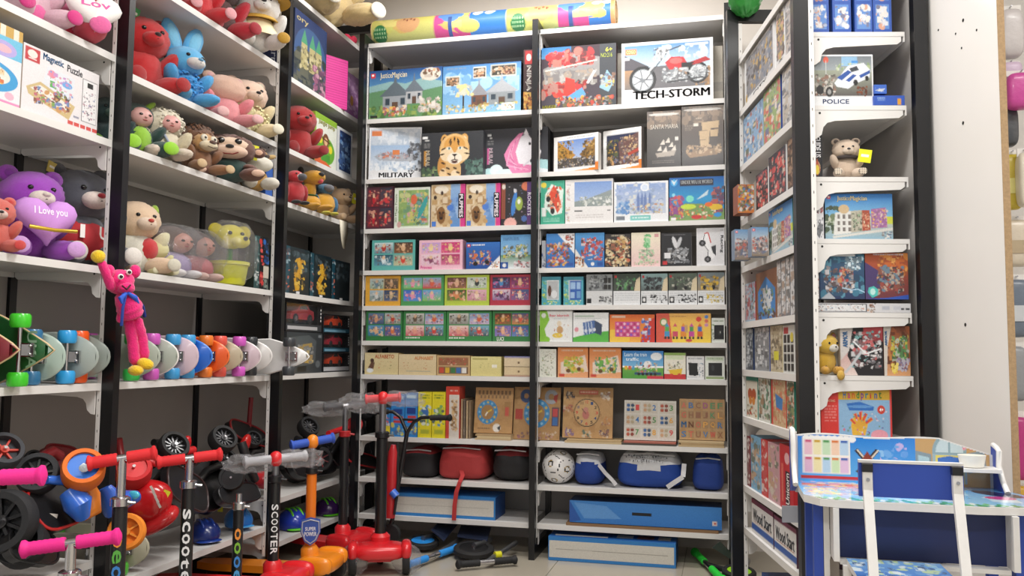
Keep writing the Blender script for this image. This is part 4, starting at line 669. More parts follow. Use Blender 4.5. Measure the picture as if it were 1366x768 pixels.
def art_bearclock(a):
    pattern(a, '#c39a66', 4); a.e(.48, .5, .26, .28, '#4a3c2c'); a.e(.48, .5, .245, .26, '#cfa873'); a.e(.46, .54, .07, .09, '#c4776a'); a.e(.46, .44, .05, .05, '#c98a7a'); a.l([(.46, .52), (.38, .42)], .015, '#5a3a30')
    for k in range(12):
        x, y = .48+.2*math.sin(k*.5236), .5-.215*math.cos(k*.5236); a.t(str(k or 12), x-.025, y-.03, x+.025, y+.03, ('#c94a3a', '#2f4a7a', '#3a3028')[k % 3], bold=.02)
    for x, y, c in ((.14, .16, '#2f2f33'), (.85, .16, '#e9e4dc'), (.1, .42, '#b5543a'), (.88, .66, '#c98a4a'), (.14, .9, '#7a5f8a'), (.48, .92, '#4a6a5a'), (.84, .9, '#5a3a4a')): a.b(x-.09, y-.07, x+.09, y+.07, [c, '#d9c9b0', c, '#8a5a4a'], 14, .03, .06, int(x*50))
    a.r(.32, .06, .7, .14, '#c9604a').ln(.34, .08, .68, .12, 1, '#f0dcc0')
flat(753, 829, 592, ['thin wooden board lying under the bear clock board, lower of two', 'thin wooden board lying under the bear clock board, upper of two'], 2, ['#cdb68e', '#c0a67c'])
board(750, 516.5, 817, 577, 'light wooden board with a large numbered bear clock face', art_bearclock, yv=.05, lift=.019)
def art_numbers(a):
    a.r(0, 0, 1, 1, '#d9d5cc')
    cs = ('#c93a3a', '#2f6fb0', '#4f8a4a', '#d9a03a')
    for i in range(3):
        for j in range(3):
            x, y = .03+.325*i, .05+.31*j; n = str(i+1+3*j); a.r(x, y, x+.29, y+.27, '#cfc8ba'); a.t(n, x+.19, y+.06, x+.26, y+.2, cs[(i+j) % 4], bold=.04)
            for q in range(4): a.e(x+.05+.08*(q % 2), y+.08+.11*(q//2), .035, .045, (('#2f5f9a', '#2f4a6a'), ('#c9a07a', '#b5a88a'), ('#b5543a', '#8a3a2a'))[(i+j) % 3][q % 2])
flat(829, 902, 593.5, ['thin painted board lying under the number board, lower of two', 'thin red edged board lying under the number board, upper of two'], 2, ['#4a4640', '#b56a5a'])
board(832, 534, 902, 582, 'pale puzzle board of numbers one to nine with counting pictures', art_numbers, yv=.04, lift=.019, side='#c9c2b4')
def art_letters(a):
    pattern(a, '#b8966a', 6); R = random.Random(4); L = 'ABCDEFGHIJKLMNOPQRSTUVWXYZ'
    for k in range(24):
        x, y = .03+.16*(k % 6), .06+.235*(k//6); c = ('#8a5a3a', '#c9604a', '#3f6fa0', '#4f8a5a', '#d9a04a', '#9a4a7a')[R.randrange(6)]; a.r(x, y, x+.13, y+.19, '#a8855a'); a.t(L[k], x+.015, y+.03, x+.12, y+.17, c, bold=.05)
flat(905, 966, 594.5, ['thin wooden board lying under the letter board, lowest of three', 'thin wooden board lying under the letter board, middle of three', 'thin wooden board lying under the letter board, topmost of three'], 3, ['#c4ab82', '#b59a70', '#cbb48c'])
board(906, 532, 967, 578, 'wooden puzzle board of coloured alphabet letters in rows', art_letters, yv=.045, lift=.028)

# bags and the ball
def bag(label, x0, x1, ytop, col, topcol, e=.45, writing=False, d=.13, yv=.03, taper=.86):
    z = ZB[9]+ST; a, b = atY(x0, 640, yv)[0], atY(x1, 640, yv)[0]; h = atY((x0+x1)/2, ytop, yv+.05)[2]-z
    a, b = (max(a, -.93), min(b, -.024)) if x1 < 712 else (max(a, .024), min(b, .93))
    cx = (a+b)/2; root = empty('sports_bag', (cx, yv+d, z)); tag(root, label, 'bag', None)
    mb = MB(); mb.ell((0, 0, h/2), ((b-a)/2, d, h/2), nu=40, nv=22, e=e, e2=e)
    R = random.Random(int(x0)); ph = [R.uniform(0, 6) for _ in range(6)]
    mb.v = [(x*(taper+(1-taper)*(1-z_/h)), y*(taper+(1-taper)*(1-z_/h))-.006*math.sin(x*60+z_*25+ph[0])*(z_/h)-.004*math.sin(z_*90+x*20+ph[1]), z_*(1-.07*math.sin(abs(x)*24+ph[2])**2*(z_/h)) if z_ > h*.5 else max(0, z_)) for x, y, z_ in mb.v]
    hw = (b-a)/2*taper; A, B = MB(), MB(); A.v = mb.v; B.v = mb.v; A.n = B.n = mb.n; split = .6 if topcol[1] > '9' else .74
    for fi, f in enumerate(mb.f):
        fx = sum(mb.v[i][0] for i in f)/len(f); fz = sum(mb.v[i][2] for i in f)/len(f); q = B if (fz > h*(split+.09*math.sin(fx*22+ph[3])) if split < .7 else fi//40 >= 14) else A; q.f.append(f); q.c.append(None)
    for K in (A, B):
        us = sorted({i for f in K.f for i in f}); mp = {u: i for i, u in enumerate(us)}; K.v = [mb.v[u] for u in us]; K.f = [tuple(mp[i] for i in f) for f in K.f]
    A.build('body', cloth(col), root, 60); B.build('top_panel', cloth(topcol), root, 60)
    MB().tube([(-hw*.85, -d*.8, h*.9), (0, -d*.74, h*.93), (hw*.85, -d*.8, h*.9)], .0035, 6).build('zipper', cloth('#c9c9cc'), root, 60)
    return root, h, hw, d
bag('black and red soft sports bag beside the plain red bag', 531, 578.5, 596, '#1e1d20', '#8a2328')
b1, h1, w1, d1 = bag('glossy red soft sports bag with its strap hanging down', 579, 648, 593, '#a83636', '#b33a3a')
mb = MB(); pts = [(.0, -.12, .06), (.02, -.145, .03), (.015, -.178, .0), (.0, -.186, -.05), (-.008, -.188, -.12), (-.01, -.188, -.19)]
for (p, q) in zip(pts[:-1], pts[1:]):
    mb.add([(p[0]-.011, p[1], p[2]), (p[0]+.011, p[1], p[2]), (q[0]+.011, q[1], q[2]), (q[0]-.011, q[1], q[2])], [(0, 1, 2, 3)])
    mb.add([(p[0]-.011, p[1]+.002, p[2]), (p[0]+.011, p[1]+.002, p[2]), (q[0]+.011, q[1]+.002, q[2]), (q[0]-.011, q[1]+.002, q[2])], [(3, 2, 1, 0)])
mb.build('strap', cloth('#b02f30'), b1, 0, fixn=False)
bag('round black soft bag with a dark red top', 650, 708, 596, '#1c1b1d', '#7d2428', .7)
# football
bz = ZB[9]+ST; bp = atY(739.5, 620, .10); br = .084
mb = MB(); mb.ell((0, 0, br), br, nu=72, nv=44)
G = (1+5**.5)/2; IC = [Vector(v).normalized() for v in ((0, 1, G), (0, 1, -G), (0, -1, G), (0, -1, -G), (1, G, 0), (1, -G, 0), (-1, G, 0), (-1, -G, 0), (G, 0, 1), (-G, 0, 1), (G, 0, -1), (-G, 0, -1))]
RB = RM(.4, .3, .9)
for i, f in enumerate(mb.f):
    c = sum((Vector(mb.v[j]) for j in f), Vector())/len(f); c = (RB @ (c-Vector((0, 0, br)))).normalized()
    ds = sorted((c.angle(v, 0), n) for n, v in enumerate(IC)); d0, d1_, d2 = ds[0][0], ds[1][0], ds[2][0]
    seam = abs(d0-d1_) < .05 and d2-d0 > .12
    mb.c[i] = '#2b2a2c' if (seam or .12 < d0 < .17) else ('#a98f52' if .17 < d0 < .2 else '#e6e4e2')
o = mb.build('football', mat('attr', .35, 0, 'leather', .05, 60, .04, .3), None, 60); o.location = (max(bp[0], .024+br), .095, bz)
tag(o, 'white football with dark star seams beside the blue bags', 'ball')
def strap(root, pts, w=.018, col='#c9c9cc', name='strap'):
    mb = MB()
    P = [Vector(p) for p in pts]
    for p, q in zip(P[:-1], P[1:]):
        n = Vector((0, 0, 1)) if abs((q-p).normalized().z) < .7 else Vector((1, 0, 0)); t = (q-p).normalized(); s_ = t.cross(Vector((0, -1, 0))).normalized()*w/2
        for o_ in (Vector((0, 0, 0)), Vector((0, .002, 0))): mb.add([p-s_+o_, p+s_+o_, q+s_+o_, q-s_+o_], [(0, 1, 2, 3)])
    return mb.build(name, cloth(col), root, 0, fixn=False)
b2, h2, w2, d2 = bag('small blue bag with a white top beside the football', 762, 804, 601, '#1d3f8f', '#c9cbd0', .6)
strap(b2, [(.05, -.1, .11), (.09, -.128, .07), (.13, -.14, .035), (.145, -.142, .016)])
b3, h3, w3, d3 = bag('long blue bag with a white printed top between two smaller blue bags', 818.5, 913, 601, '#1c4396', '#cfd0d2', .55)
k = MB(); R_ = random.Random(8)                 # two lines of small worn print on the white top
for row in (0, 1):
    for q in range(16-3*row):
        x = -.105+.013*q+.02*row; z = .004-.022*row
        for _ in range(4):
            u, v = x+R_.uniform(0, .008), z+R_.uniform(0, .013); k.box(u, u+R_.choice((.0015, .005)), -.0004, .0004, v, v+R_.choice((.0015, .006)))
lt = tag(k.build('top_print', mat('#55585c', .6), b3, 0), kind='stuff'); lt.rotation_euler = (-.42, 0, 0); lt.location = (-.01, -.124, h3*.8)
strap(b3, [(.17, -.13, .13), (.165, -.152, .07), (.12, -.158, .04), (.09, -.158, .018)], .022)
b4, h4, w4, d4 = bag('blue bag with a grey strap at the shelf end', 922, 967, 607, '#1a3a86', '#24479a', .5)
# long boxes
def longbox(label, row, x0, x1, y0, y1, art, yv, d, **k):
    return BK(row, x0, y0, x1, y1, 'long_box', label, 'box', art, '#2a7fc4', d, yv=yv, **k)
def art_longwhite(a): a.r(0, 0, 1, 1, '#2f7fc4').r(.008, .16, .985, .86, '#d6d2c8').r(.06, .5, .94, .525, '#a9a59c').r(.2, .49, .35, .53, '#c5c1b7')
longbox('long white box with blue edges lying under the red bag', 10, 509, 661, 660, 693, art_longwhite, .02, .2, top='#2a6fb8', right='#1c4a8a')
o = BK(10, 759.5, 672, 963, 712, 'long_box', 'long glossy blue carton with a hand slot resting on cardboard', 'box', lambda a: (a.g(0, 0, 1, 1, '#3f86d0', '#2f78c8'), a.p([(0, 0), (.08, .9), (0, 1)], '#2458a8'), a.p([(.03, .08), (.25, .2), (.35, .75), (.1, .8)], '#5f9ada'), a.r(.42, .42, .55, .56, '#0c0c10'), a.r(.94, .62, .97, .82, '#e3d5d0'), a.r(.95, .68, .965, .76, '#c94a3a')), '#1f5cae', .16, yv=.012, z=ZB[10]+ST+.016, top='#14305c', left='#16346a')
carton('cardboard_tray', 'flattened brown cardboard lying under the glossy blue carton', 'cardboard', (atY(855, 715, .02)[0], .006, ZB[10]+ST+.0004), 0, .73, .013, .2, lambda a: a.r(0, 0, 1, 1, '#8a6a4a'), '#8a6a4a', px=(20, 3))
fb = atY(815, 762, -.02)
o = carton('long_box', 'long white box with blue edges and printed top lying on the floor', 'box', (atY(815, 742, -.02)[0], -.02, .0012), 0, atY(900, 742, -.02)[0]-atY(730, 742, -.02)[0], .115, .2, art_longwhite, '#2a6fb8', px=(150, 30), top='#2560a8', left='#1c4a8a', right='#1c4a8a')
T = MB(); TP = [((-.28, .03), (-.02, .06), '#e9e6e0'), ((.02, .05), (.1, .12), '#c9ccd0'), ((.12, .05), (.2, .12), '#8a5a5a'), ((.22, .05), (.28, .12), '#d0c8c0')]
for (p, q, c) in TP: T.add([(p[0], p[1], .1158), (q[0], p[1], .1158), (q[0], q[1], .1158), (p[0], q[1], .1158)], [(0, 1, 2, 3)], c)
T.build('top_print', INK, o, 0)
# rolled play mat on the very top
ra, rb = atY(502, 46, .16), atY(822, 20, .16); RR = .07
mw = rb[0]-ra[0]; nU, nV = 190, 64; A_ = Art(nU, nV, '#e3d36a')
for x, c, c2 in ((0, '#dfd05c', '#b9c48a'), (.27, '#d0559a', '#c94a8a'), (.42, '#2f6fc0', '#3f86d5'), (.57, '#ddd05a', '#c9cf7a'), (.72, '#d8d06a', '#b9c48a'), (.78, '#cf5599', '#c94a8a'), (.9, '#2f6fc0', '#3a80d0')):
    A_.g(x, 0, 1, 1, c, c2)
for x in (.05, .32, .66, .84): A_.b(x, .1, x+.1, .6, ['#e8dc8a', '#d9b06a', '#c9d070'], 14, .1, .25, int(x*40))
for x in (.13, .68): A_.e(x+.03, .42, .05, .2, '#dba878'); [A_.e(x+.01+.015*q, .3+.04*(q % 2), .004, .04, '#8a4a34') for q in range(4)]
for x in (.62, .04): A_.e(x, .62, .03, .2, '#2f7a4a'); [A_.e(x-.02+.01*(q % 5), .52+.08*(q//5), .003, .025, '#a9d0a0') for q in range(15)]
for x in (.34, .83): A_.e(x, .32, .04, .16, '#5f8fd5'); A_.e(x-.04, .3, .014, .08, '#5f8fd5'); A_.e(x+.04, .3, .014, .08, '#5f8fd5'); A_.l([(x, .35), (x, .8)], .05, '#3f5a9a')
for x in (.45, .5, .93, .97): A_.e(x, .3, .018, .07, '#dfe9f2'); A_.e(x+.012, .28, .012, .05, '#eef3f7')
A_.r(.76, .78, .86, 1, '#3f9a5a').r(.86, .8, 1, 1, '#d06aa0').r(.985, 0, 1, 1, '#d9a06a')
a = A_.fin(.03); V = []; F = []; C = []
for j in range(nV+1):
    an = math.radians(-150)+math.radians(250)*(1-j/nV) if 0 else math.radians(110)-math.radians(220)*0
for j in range(nV+1):
    an = math.radians(70+220*j/nV)
    for i in range(nU+1): V.append((mw*(i/nU-.5), RR*math.cos(an)*.98, RR+RR*math.sin(an)))
for j in range(nV):
    for i in range(nU): q = j*(nU+1)+i; F.append((q, q+nU+1, q+nU+2, q+1)); C.append(tuple(a[j, i]))
mb = MB(); mb.v = V; mb.n = len(V); mb.f = F; mb.c = C
nb = len(V); back = []
for j in range(13):
    an = math.radians(290+140*j/12)
    for i in (0, 1): mb.v.append((mw*(i-.5), RR*math.cos(an)*.98, RR+RR*math.sin(an)))
for j in range(12): q = nb+2*j; mb.f.append((q, q+2, q+3, q+1)); mb.c.append('#c9c08a')
mb.n = len(mb.v)
o = mb.build('play_mat', PRINT, None, 60, fixn=False); o.location = ((ra[0]+rb[0])/2, .15, 2.7215)
tag(o, 'long rolled play mat with yellow, pink and blue print on top of the shelving', 'mat')
for sx in (-1, 1):
    k = MB()
    for q in range(5): k.tube([(sx*(mw/2-.001), (RR*(.95-.2*q))*math.cos(t*.35), RR+(RR*(.95-.2*q))*math.sin(t*.35)) for t in range(18)], .004, 5, closed=True)
    tag(k.build('roll_end', mat('#d9b58a', .8), o, 60), kind='stuff')
# ------------------------------------------------------------------ right unit: boxes facing out of its open end, then its aisle side
RZE = -RA; RZF = math.atan2(-math.cos(RA), -math.sin(RA))
def RE(row, x0, y0, x1, y1, name, label, cat, art, side='#999', d=.06, s=.042, z=None, w_clamp=True, **k):
    zb = ZR[row]+ST if z is None else z; ym = (y0+y1)/2
    a, b = endpx(x0, ym, s)[0], endpx(x1, ym, s)[0]; h = endpx((x0+x1)/2, y0, s)[1]-zb
    if z is None and row > 0: h = min(h, ZR[row-1]-.016-zb)
    if w_clamp: a, b = max(a, .017), min(b, .296)
    return carton(name, label, cat, rpt(s, (a+b)/2, zb+.0004), RZE, b-a-.001, h, d, art, side, px=(int((x1-x0)*.95), max(6, int((y1-y0)*.95))), **k)
def RF(row, x0, x1, h, name, label, cat, art, side='#999', d=.05, w_=.012, z=None, px=None, ref=None, yaw=0.0, **k):
    zb = ZR[row]+ST if z is None else z
    # pixel columns on the shelf edge line -> positions along the unit
    def sp(x):
        lo, hi = -.3, 1.3
        for _ in range(40):
            m_ = (lo+hi)/2; p = np.array(rpt(m_, w_, zb))-CAM; u = 683+FPX*(p @ CR)/(p @ CF)
            if u > x: lo = m_
            else: hi = m_
        return lo
    if z is None and row > 0: h = min(h, ZR[row-1]-.016-zb)
    s1, s0 = sp(x0), sp(x1); s0, s1 = max(.135, s0), (min(.885, s1) if not k.pop('far', 0) else s1)
    return carton(name, label, cat, rpt((s0+s1)/2, w_, zb+.0004), RZF+yaw, s1-s0-.002, h, d, art, side, px=px or (max(8, int((s1-s0)*180)), int(h*300)), **k)
def art_small_blue(seed):
    return lambda a: (a.r(0, 0, 1, 1, '#2f55a8'), [(a.r(.12, y, .88, y+.4, '#5f8ac9'), a.b(.2, y+.03, .8, y+.38, (['#d9a08a', '#e8c0a8', '#b57a60'] if (seed < 2 and y < .3) else ['#dfe4ea', '#d9956a', '#3a4a7a', '#9ab0d0', '#e9e4dc']), 18, .05, .1, seed)) for y in (.06, .53)])
for k, (x0, x1) in enumerate(((1081, 1105.5), (1110, 1135), (1139.5, 1163.4), (1164, 1189))):
    RE(1, x0, -38, x1, 39, 'figure_box', ('small blue boxed figure with an orange picture at the post', 'small blue boxed figure with an orange picture next to its twin', 'small blue boxed figure with a rider picture, second from the end', 'small blue boxed figure with a rider picture at the open shelf end')[k], 'box', art_small_blue(k), '#24438a', .05)
def art_police(a):
    a.r(0, 0, 1, 1, '#eef0f2'); a.g(.02, .03, .98, .3, '#7a8288', '#9aa2a6').g(.02, .3, .98, .8, '#9aa08f', '#5a5654').r(.5, .04, .75, .22, '#8fb8d8').b(.4, .18, .96, .3, ['#7f9a6a', '#a9b88a', '#c9d0b8'], 20, .03, .06, 2)
    a.p([(.38, .55), (.6, .22), (.85, .16), (.96, .3), (.94, .45), (.72, .56), (.6, .66), (.42, .62)], '#e4e8ee'); a.p([(.42, .45), (.6, .3), (.66, .34), (.5, .5)], '#2f55a0'); a.p([(.56, .5), (.68, .38), (.74, .4), (.62, .53)], '#2f55a0').p([(.62, .27), (.74, .22), (.78, .3), (.66, .34)], '#3a4048').p([(.78, .4), (.95, .3), (.95, .36), (.8, .46)], '#2f55a0')
    a.e(.72, .54, .035, .06, '#222'); a.e(.9, .46, .03, .05, '#222'); a.r(.66, .12, .76, .16, '#3f8fd9')
    a.b(.08, .38, .4, .78, ['#77706c', '#3a3836', '#b5b0a8', '#8a5a44', '#d9d5cc'], 70, .02, .07, 5).e(.3, .72, .06, .1, '#2b2a2a').e(.15, .68, .06, .09, '#2b2a2a').e(.3, .72, .03, .05, '#9a9a98').e(.25, .1, .045, .06, '#d9604a').r(.245, .12, .255, .38, '#c9ccc8')
    a.b(.74, .62, .9, .8, ['#6a3a24', '#8a4a2c', '#4a2a1c'], 20, .02, .05, 3).r(.03, .06, .16, .14, '#d9824a')
    a.t('POLICE', .19, .86, .61, .95, '#22345c', bold=.04).r(.02, .9, .05, .96, '#333')
RE(2, 1078, 73, 1165, 140, 'building_set_box', 'white bordered box picturing a police car and motorbike with POLICE lettering', 'box', art_police, '#dfe2e5', .05)
RE(2, 1166, 127.5, 1207, 140, 'building_set_box', 'flat blue box lying behind the police car box, lower of two', 'box', lambda a: (a.r(0, 0, 1, 1, '#3058b8'), a.r(.76, .3, .88, .95, '#e0a03a'), a.ln(.1, .2, .35, .6, 2, '#8fb0e0')), '#2a4fa8', .1, s=.03)
RE(2, 1166, 113, 1183, 126.4, 'building_set_box', 'small blue box with a grey jet picture on top of the flat blue box', 'box', lambda a: (a.r(0, 0, 1, 1, '#3a68c4'), a.p([(.05, .6), (.9, .4), (.6, .8)], '#c9ced6'), a.b(.1, .4, .8, .8, ['#8a9098', '#e4e8ec'], 10, .05, .1)), '#2a4fa8', .06, s=.034, z=ZR[2]+ST+.037)
RE(3, 1080, 167, 1097, 237, 'game_box', 'black game box with white vertical lettering behind the teddy bear', 'box', lambda a: (a.r(0, 0, 1, 1, '#1a1a1f'), a.r(.1, .02, .9, .18, '#7a2a30'), a.r(.35, .05, .75, .15, '#e0d5d0'), a.t('GUIDE US', .3, .22, .85, .62, '#e9e9ec', 90, .03), a.e(.5, .82, .3, .13, '#c9a27a'), a.p([(.2, .85), (.5, .63), (.8, .85), (.5, .97)], '#b5563a'), a.e(.5, .85, .2, .09, '#e8d04a')), '#17171b', .05)
RE(4, 1080, 262, 1099, 319.5, 'game_box', 'white box spine covered with small part drawings beside the town building set', 'box', lambda a: (a.r(0, 0, 1, 1, '#e2e2e6'), a.b(.05, .05, .95, .4, ['#8a3a3a', '#33353a', '#c94a4a', '#b5b8bd'], 30, .03, .07, 2), a.p([(.2, .85), (.6, .6), (.95, .7), (.6, .98)], '#77797f'), a.b(.05, .5, .95, .95, ['#b5b8bd', '#33353a', '#8a8d92'], 30, .02, .05, 3)), '#d5d5d8', .05)
def art_town(a):
    a.g(0, 0, 1, .5, '#1f6fb8', '#7fb8dc').g(0, .5, 1, 1, '#c9c9b0', '#8ab0c4'); a.b(0, .3, .2, .9, ['#4a5a48', '#7a8a6a', '#38463a'], 20, .05, .12, 2)
    a.p([(.12, .92), (.15, .42), (.38, .38), (.4, .86)], '#dcdcd8'); [a.r(.18+.08*i, .46+.14*j, .22+.08*i, .55+.14*j, '#77706c') for i in range(3) for j in range(3)]
    a.p([(.38, .86), (.38, .38), (.55, .36), (.56, .82)], '#b5b0a0'); a.b(.4, .4, .56, .8, ['#5a6a5a', '#8fae8a', '#d5cdb8', '#4a4038'], 40, .02, .05, 4); a.p([(.55, .82), (.55, .36), (.66, .36), (.67, .8)], '#a8503c'); a.b(.56, .4, .66, .78, ['#7a3428', '#d98a6a', '#e0cfb0'], 20, .02, .05, 5)
    a.p([(.68, .76), (.68, .34), (.9, .3), (.92, .74)], '#a06aa0'); a.b(.69, .34, .92, .74, ['#c98ac0', '#7a4a80', '#e8b53c', '#e0cfc0'], 50, .02, .05, 6); a.r(.92, .5, 1, .66, '#c9d04a'); a.e(.28, .34, .08, .1, '#c9b08a'); a.p([(.1, .94), (1, .74), (1, .8), (.12, .98)], '#d5d3cc'); a.b(.84, .82, .98, .98, ['#e9e4dc', '#77706c', '#4a6a8a'], 16, .03, .06, 7)
    logo(a, .03, .04, .05); a.t('JusticeMagician', .18, .05, .62, .18, '#e0cf9a', bold=.015)
RE(4, 1100.5, 258.5, 1191, 320, 'building_set_box', 'blue building set box picturing a white, red and purple row of town houses', 'box', art_town, '#2a5a8a', .06, left='#1a2a3a')
RE(5, 1080.5, 404.5, 1226, 421, 'building_set_box', 'flat white box with rows of part icons lying under two robot boxes', 'box', lambda a: (a.r(0, 0, 1, 1, '#d5d5d8'), a.r(.0, .06, .54, .92, '#2a2c34'), a.r(.01, .12, .53, .86, '#dfe0e2'), a.b(.02, .16, .52, .84, ['#33353a', '#8a8d92', '#d98a6a', '#7fb0d0', '#c9a08a'], 90, .03, .12, 2), a.b(.55, .05, .63, .95, ['#6a3a24', '#d9a078', '#2b2320', '#c9c4bc'], 20, .08, .2, 3), a.r(.7, .3, .78, .7, '#b5b8c4'), a.r(.82, .3, .9, .7, '#c4c6cf'), a.ln(.9, .5, .99, .9, 1, '#22222a')), '#cfcfd2', .09, s=.03)
Z5 = ZR[5]+ST+.0405
RE(5, 1082, 343, 1092.6, 403, 'building_set_box', 'white box spine dotted with tiny icons beside the blue robot box', 'box', lambda a: (a.r(0, 0, 1, 1, '#dfe0e2'), a.b(.05, .05, .95, .95, ['#33353a', '#c96a5a', '#8a8d92'], 40, .02, .035, 2)), '#d5d5d8', .06, z=Z5)
RE(5, 1093.4, 339, 1153.4, 403, 'building_set_box', 'dark blue box with a red and black robot in lightning', 'box', lambda a: (a.g(0, 0, 1, 1, '#2f5878', '#26365c'), a.b(0, 0, 1, .95, ['#3f7a94', '#24405f', '#5f9ab0', '#1d2f50'], 40, .08, .2, 2), a.b(.12, .25, .75, .85, ['#b5302f', '#d5d8dc', '#1c1e24', '#8a8f96', '#c98a4a', '#2b2e36'], 90, .03, .1, 4), a.b(.6, .05, .95, .35, ['#b5d5e4', '#3f5a6a', '#dfeaf0'], 24, .03, .09, 5), a.l([(.5, .75), (.7, .8), (.85, .78), (1, .85)], .02, '#b5d9f0'), a.r(0, 0, .8, .05, '#dfe2e5'), a.p([(.02, 1), (.2, .85), (.35, 1)], '#aeb4bb')), '#1c2848', .05, z=Z5)
RE(5, 1154, 337.5, 1216, 404, 'building_set_box', 'orange and purple box with an armoured robot and a teal shield', 'box', lambda a: (a.g(0, 0, 1, 1, '#b5552c', '#6a3440'), a.p([(0, .2), (.5, .5), (.2, 1), (0, 1)], '#4a3a6a'), a.b(.3, .05, 1, .5, ['#d98a3a', '#e8a85a', '#8a3a2a', '#c4602e'], 40, .06, .16, 2), a.b(.3, .3, .9, .85, ['#3a2a2c', '#8a4a34', '#5f8aa0', '#c9b5a0', '#241c22', '#a33a2c'], 100, .03, .1, 3), a.p([(.05, .85), (.08, .75), (.2, .72), (.3, .8), (.28, .92), (.15, .97)], '#4fc0b8'), a.e(.17, .84, .06, .07, '#bfeae4'), a.p([(0, 1), (.5, .97), (1, .9), (1, 1)], '#2f55b0'), a.ln(.2, .02, .9, .07, 1, '#dcd0d4')), '#3a2a44', .05, z=Z5)
RE(6, 1121, 436, 1178.4, 503, 'building_set_box', 'white and red box with a silver warrior on black', 'box', lambda a: (a.g(0, 0, 1, 1, '#b5444a', '#e0cfc8'), a.p([(.3, 0), (1, 0), (1, 1), (.4, 1), (.16, .6)], '#1c1a1e'), a.p([(0, 0), (.3, 0), (.2, .5), (0, .7)], '#cfc9c6'), a.g(.55, 0, 1, .3, '#c94a50', '#7a2a30'), a.b(.25, .1, .95, .85, ['#d5d7da', '#8f9398', '#c93a3a', '#6a1f24', '#4a4c52', '#5fb0b0', '#efeaea'], 90, .03, .1, 3), a.l([(.3, .3), (.6, .55), (.95, .45)], .03, '#e9ebee'), a.l([(.5, .5), (.25, .8), (.1, .95)], .05, '#c4c7cb'), a.t('ARMOR', .06, .1, .17, .42, '#3a6a9a', -90, .02)), '#cfc9c4', .05)
RE(6, 1179, 435, 1229, 504, 'building_set_box', 'orange box with a green winged warrior beside the silver warrior box', 'box', lambda a: (a.g(0, 0, 1, 1, '#7a3a24', '#d9a070'), a.b(0, 0, 1, .9, ['#a85a34', '#6a2c1c', '#d08a4a', '#4a221a'], 30, .08, .2, 2), a.p([(0, 0), (.3, 0), (.15, .4), (.1, 1), (0, 1)], '#d5cdc4'), a.b(.3, .2, .9, .7, ['#2f7a44', '#1d4a2c', '#d9c23a', '#4fa05a', '#26302a', '#c4c9c0'], 80, .03, .1, 4), a.b(.5, .65, .95, .9, ['#8a7aa0', '#c9c4cc', '#5a4a6a'], 30, .03, .08, 5), a.b(.3, .75, .5, .95, ['#e8c83a', '#f0dc7a'], 14, .03, .08, 6), a.t('ARMOR', .04, .1, .13, .4, '#3a6a9a', -90, .02)), '#6a3a24', .05)
RE(6, 1112, 438, 1120.4, 503, 'game_box', 'pale box edge standing beside the silver warrior box', 'box', lambda a: a.r(0, 0, 1, 1, '#cfc9b8'), '#cfc9b8', .1, s=.07)
def art_hand(a):
    a.r(0, 0, 1, 1, '#d93a34'); a.r(.25, 0, .97, 1, '#8fb8dc').r(.25, 0, .97, .22, '#e0b53a')
    a.p([(.36, .3), (.55, .26), (.75, .36), (.74, .44), (.4, .44)], '#2f6fc0').e(.55, .36, .18, .03, '#5f9ad9')
    a.p([(.42, .75), (.46, .58), (.6, .58), (.66, .72), (.62, .95), (.44, .95)], '#e8b53c')
    for (x, y) in ((.42, .62), (.48, .5), (.56, .47), (.64, .5), (.72, .6)): a.l([(.54, .8), (x, y)], .075, '#e0a83c'); a.l([((.54+x)/2, (.8+y)/2), (x, y)], .04, '#d9403a')
    a.e(.85, .42, .055, .09, '#d0402e').t('4+', .825, .38, .88, .46, '#fff', bold=.03); a.b(.3, .45, .95, .95, ['#3a4aa0', '#d96a8a', '#e8e4f0', '#4f9a6a'], 22, .02, .05, 3); a.e(.82, .95, .12, .12, '#e8a0b0')
    cs = ('#2f6fb0', '#c93a7a', '#d9632e', '#3f8a3f', '#7a3a9a', '#2f8a9a', '#c93a3a', '#2f5fb0', '#4f7a2f')
    for k, ch in enumerate('Handprint'): x = .315+.063*k; a.t(ch, x, .045 if ch in 'Hdt' else .085, x+(.04 if ch != 'i' else .02), .19 if ch != 'p' else .235, cs[k], bold=.05)
    a.t('PAINTING', .05, .22, .2, .27, '#f0c0a0', bold=.02).ln(.05, .34, .22, .7, 6, '#e8807a').r(.05, .02, .15, .13, '#e9e0dc')
RE(7, 1095, 519, 1190, 582, 'toy_box', 'red and yellow painting set box with Handprint lettering above the desk', 'box', art_hand, '#c9342e', .06)
RE(7, 1081, 530, 1093.6, 582, 'toy_box', 'white strip box of brown sticker pictures beside the painting set', 'box', lambda a: (a.r(0, 0, 1, 1, '#e4e2dc'), a.b(.1, .05, .9, .95, ['#3a2a24', '#8a5a3a', '#6f9a4a', '#2b2b2b'], 20, .04, .09, 2)), '#d9d5cc', .05)
# lower end, half hidden by the desk
RE(8, 1084, 640, 1115, 694, 'plastic_pack', 'stack of clear plastic packs behind the desk leg', 'pack', lambda a: (a.r(0, 0, 1, 1, '#3a3f48'), a.b(0, 0, 1, 1, ['#8a929c', '#22262c', '#5a626c', '#b5bcc4'], 40, .04, .12)), '#3a3f48', .1, film=True)
for k, (x0, x1, c) in enumerate(((1083, 1090, '#b5aaa0'), (1091, 1098, '#6a2a3a'), (1099, 1106, '#d5d0c8'), (1107, 1120, '#8a8076'))):
    RE(9, x0, 745, x1, 795, 'book', ('tan', 'dark maroon', 'off white', 'taupe')[k]+' book standing spine out on the bottom shelf behind the desk', 'book', lambda a, c=c: a.r(0, 0, 1, 1, c), c, .08)
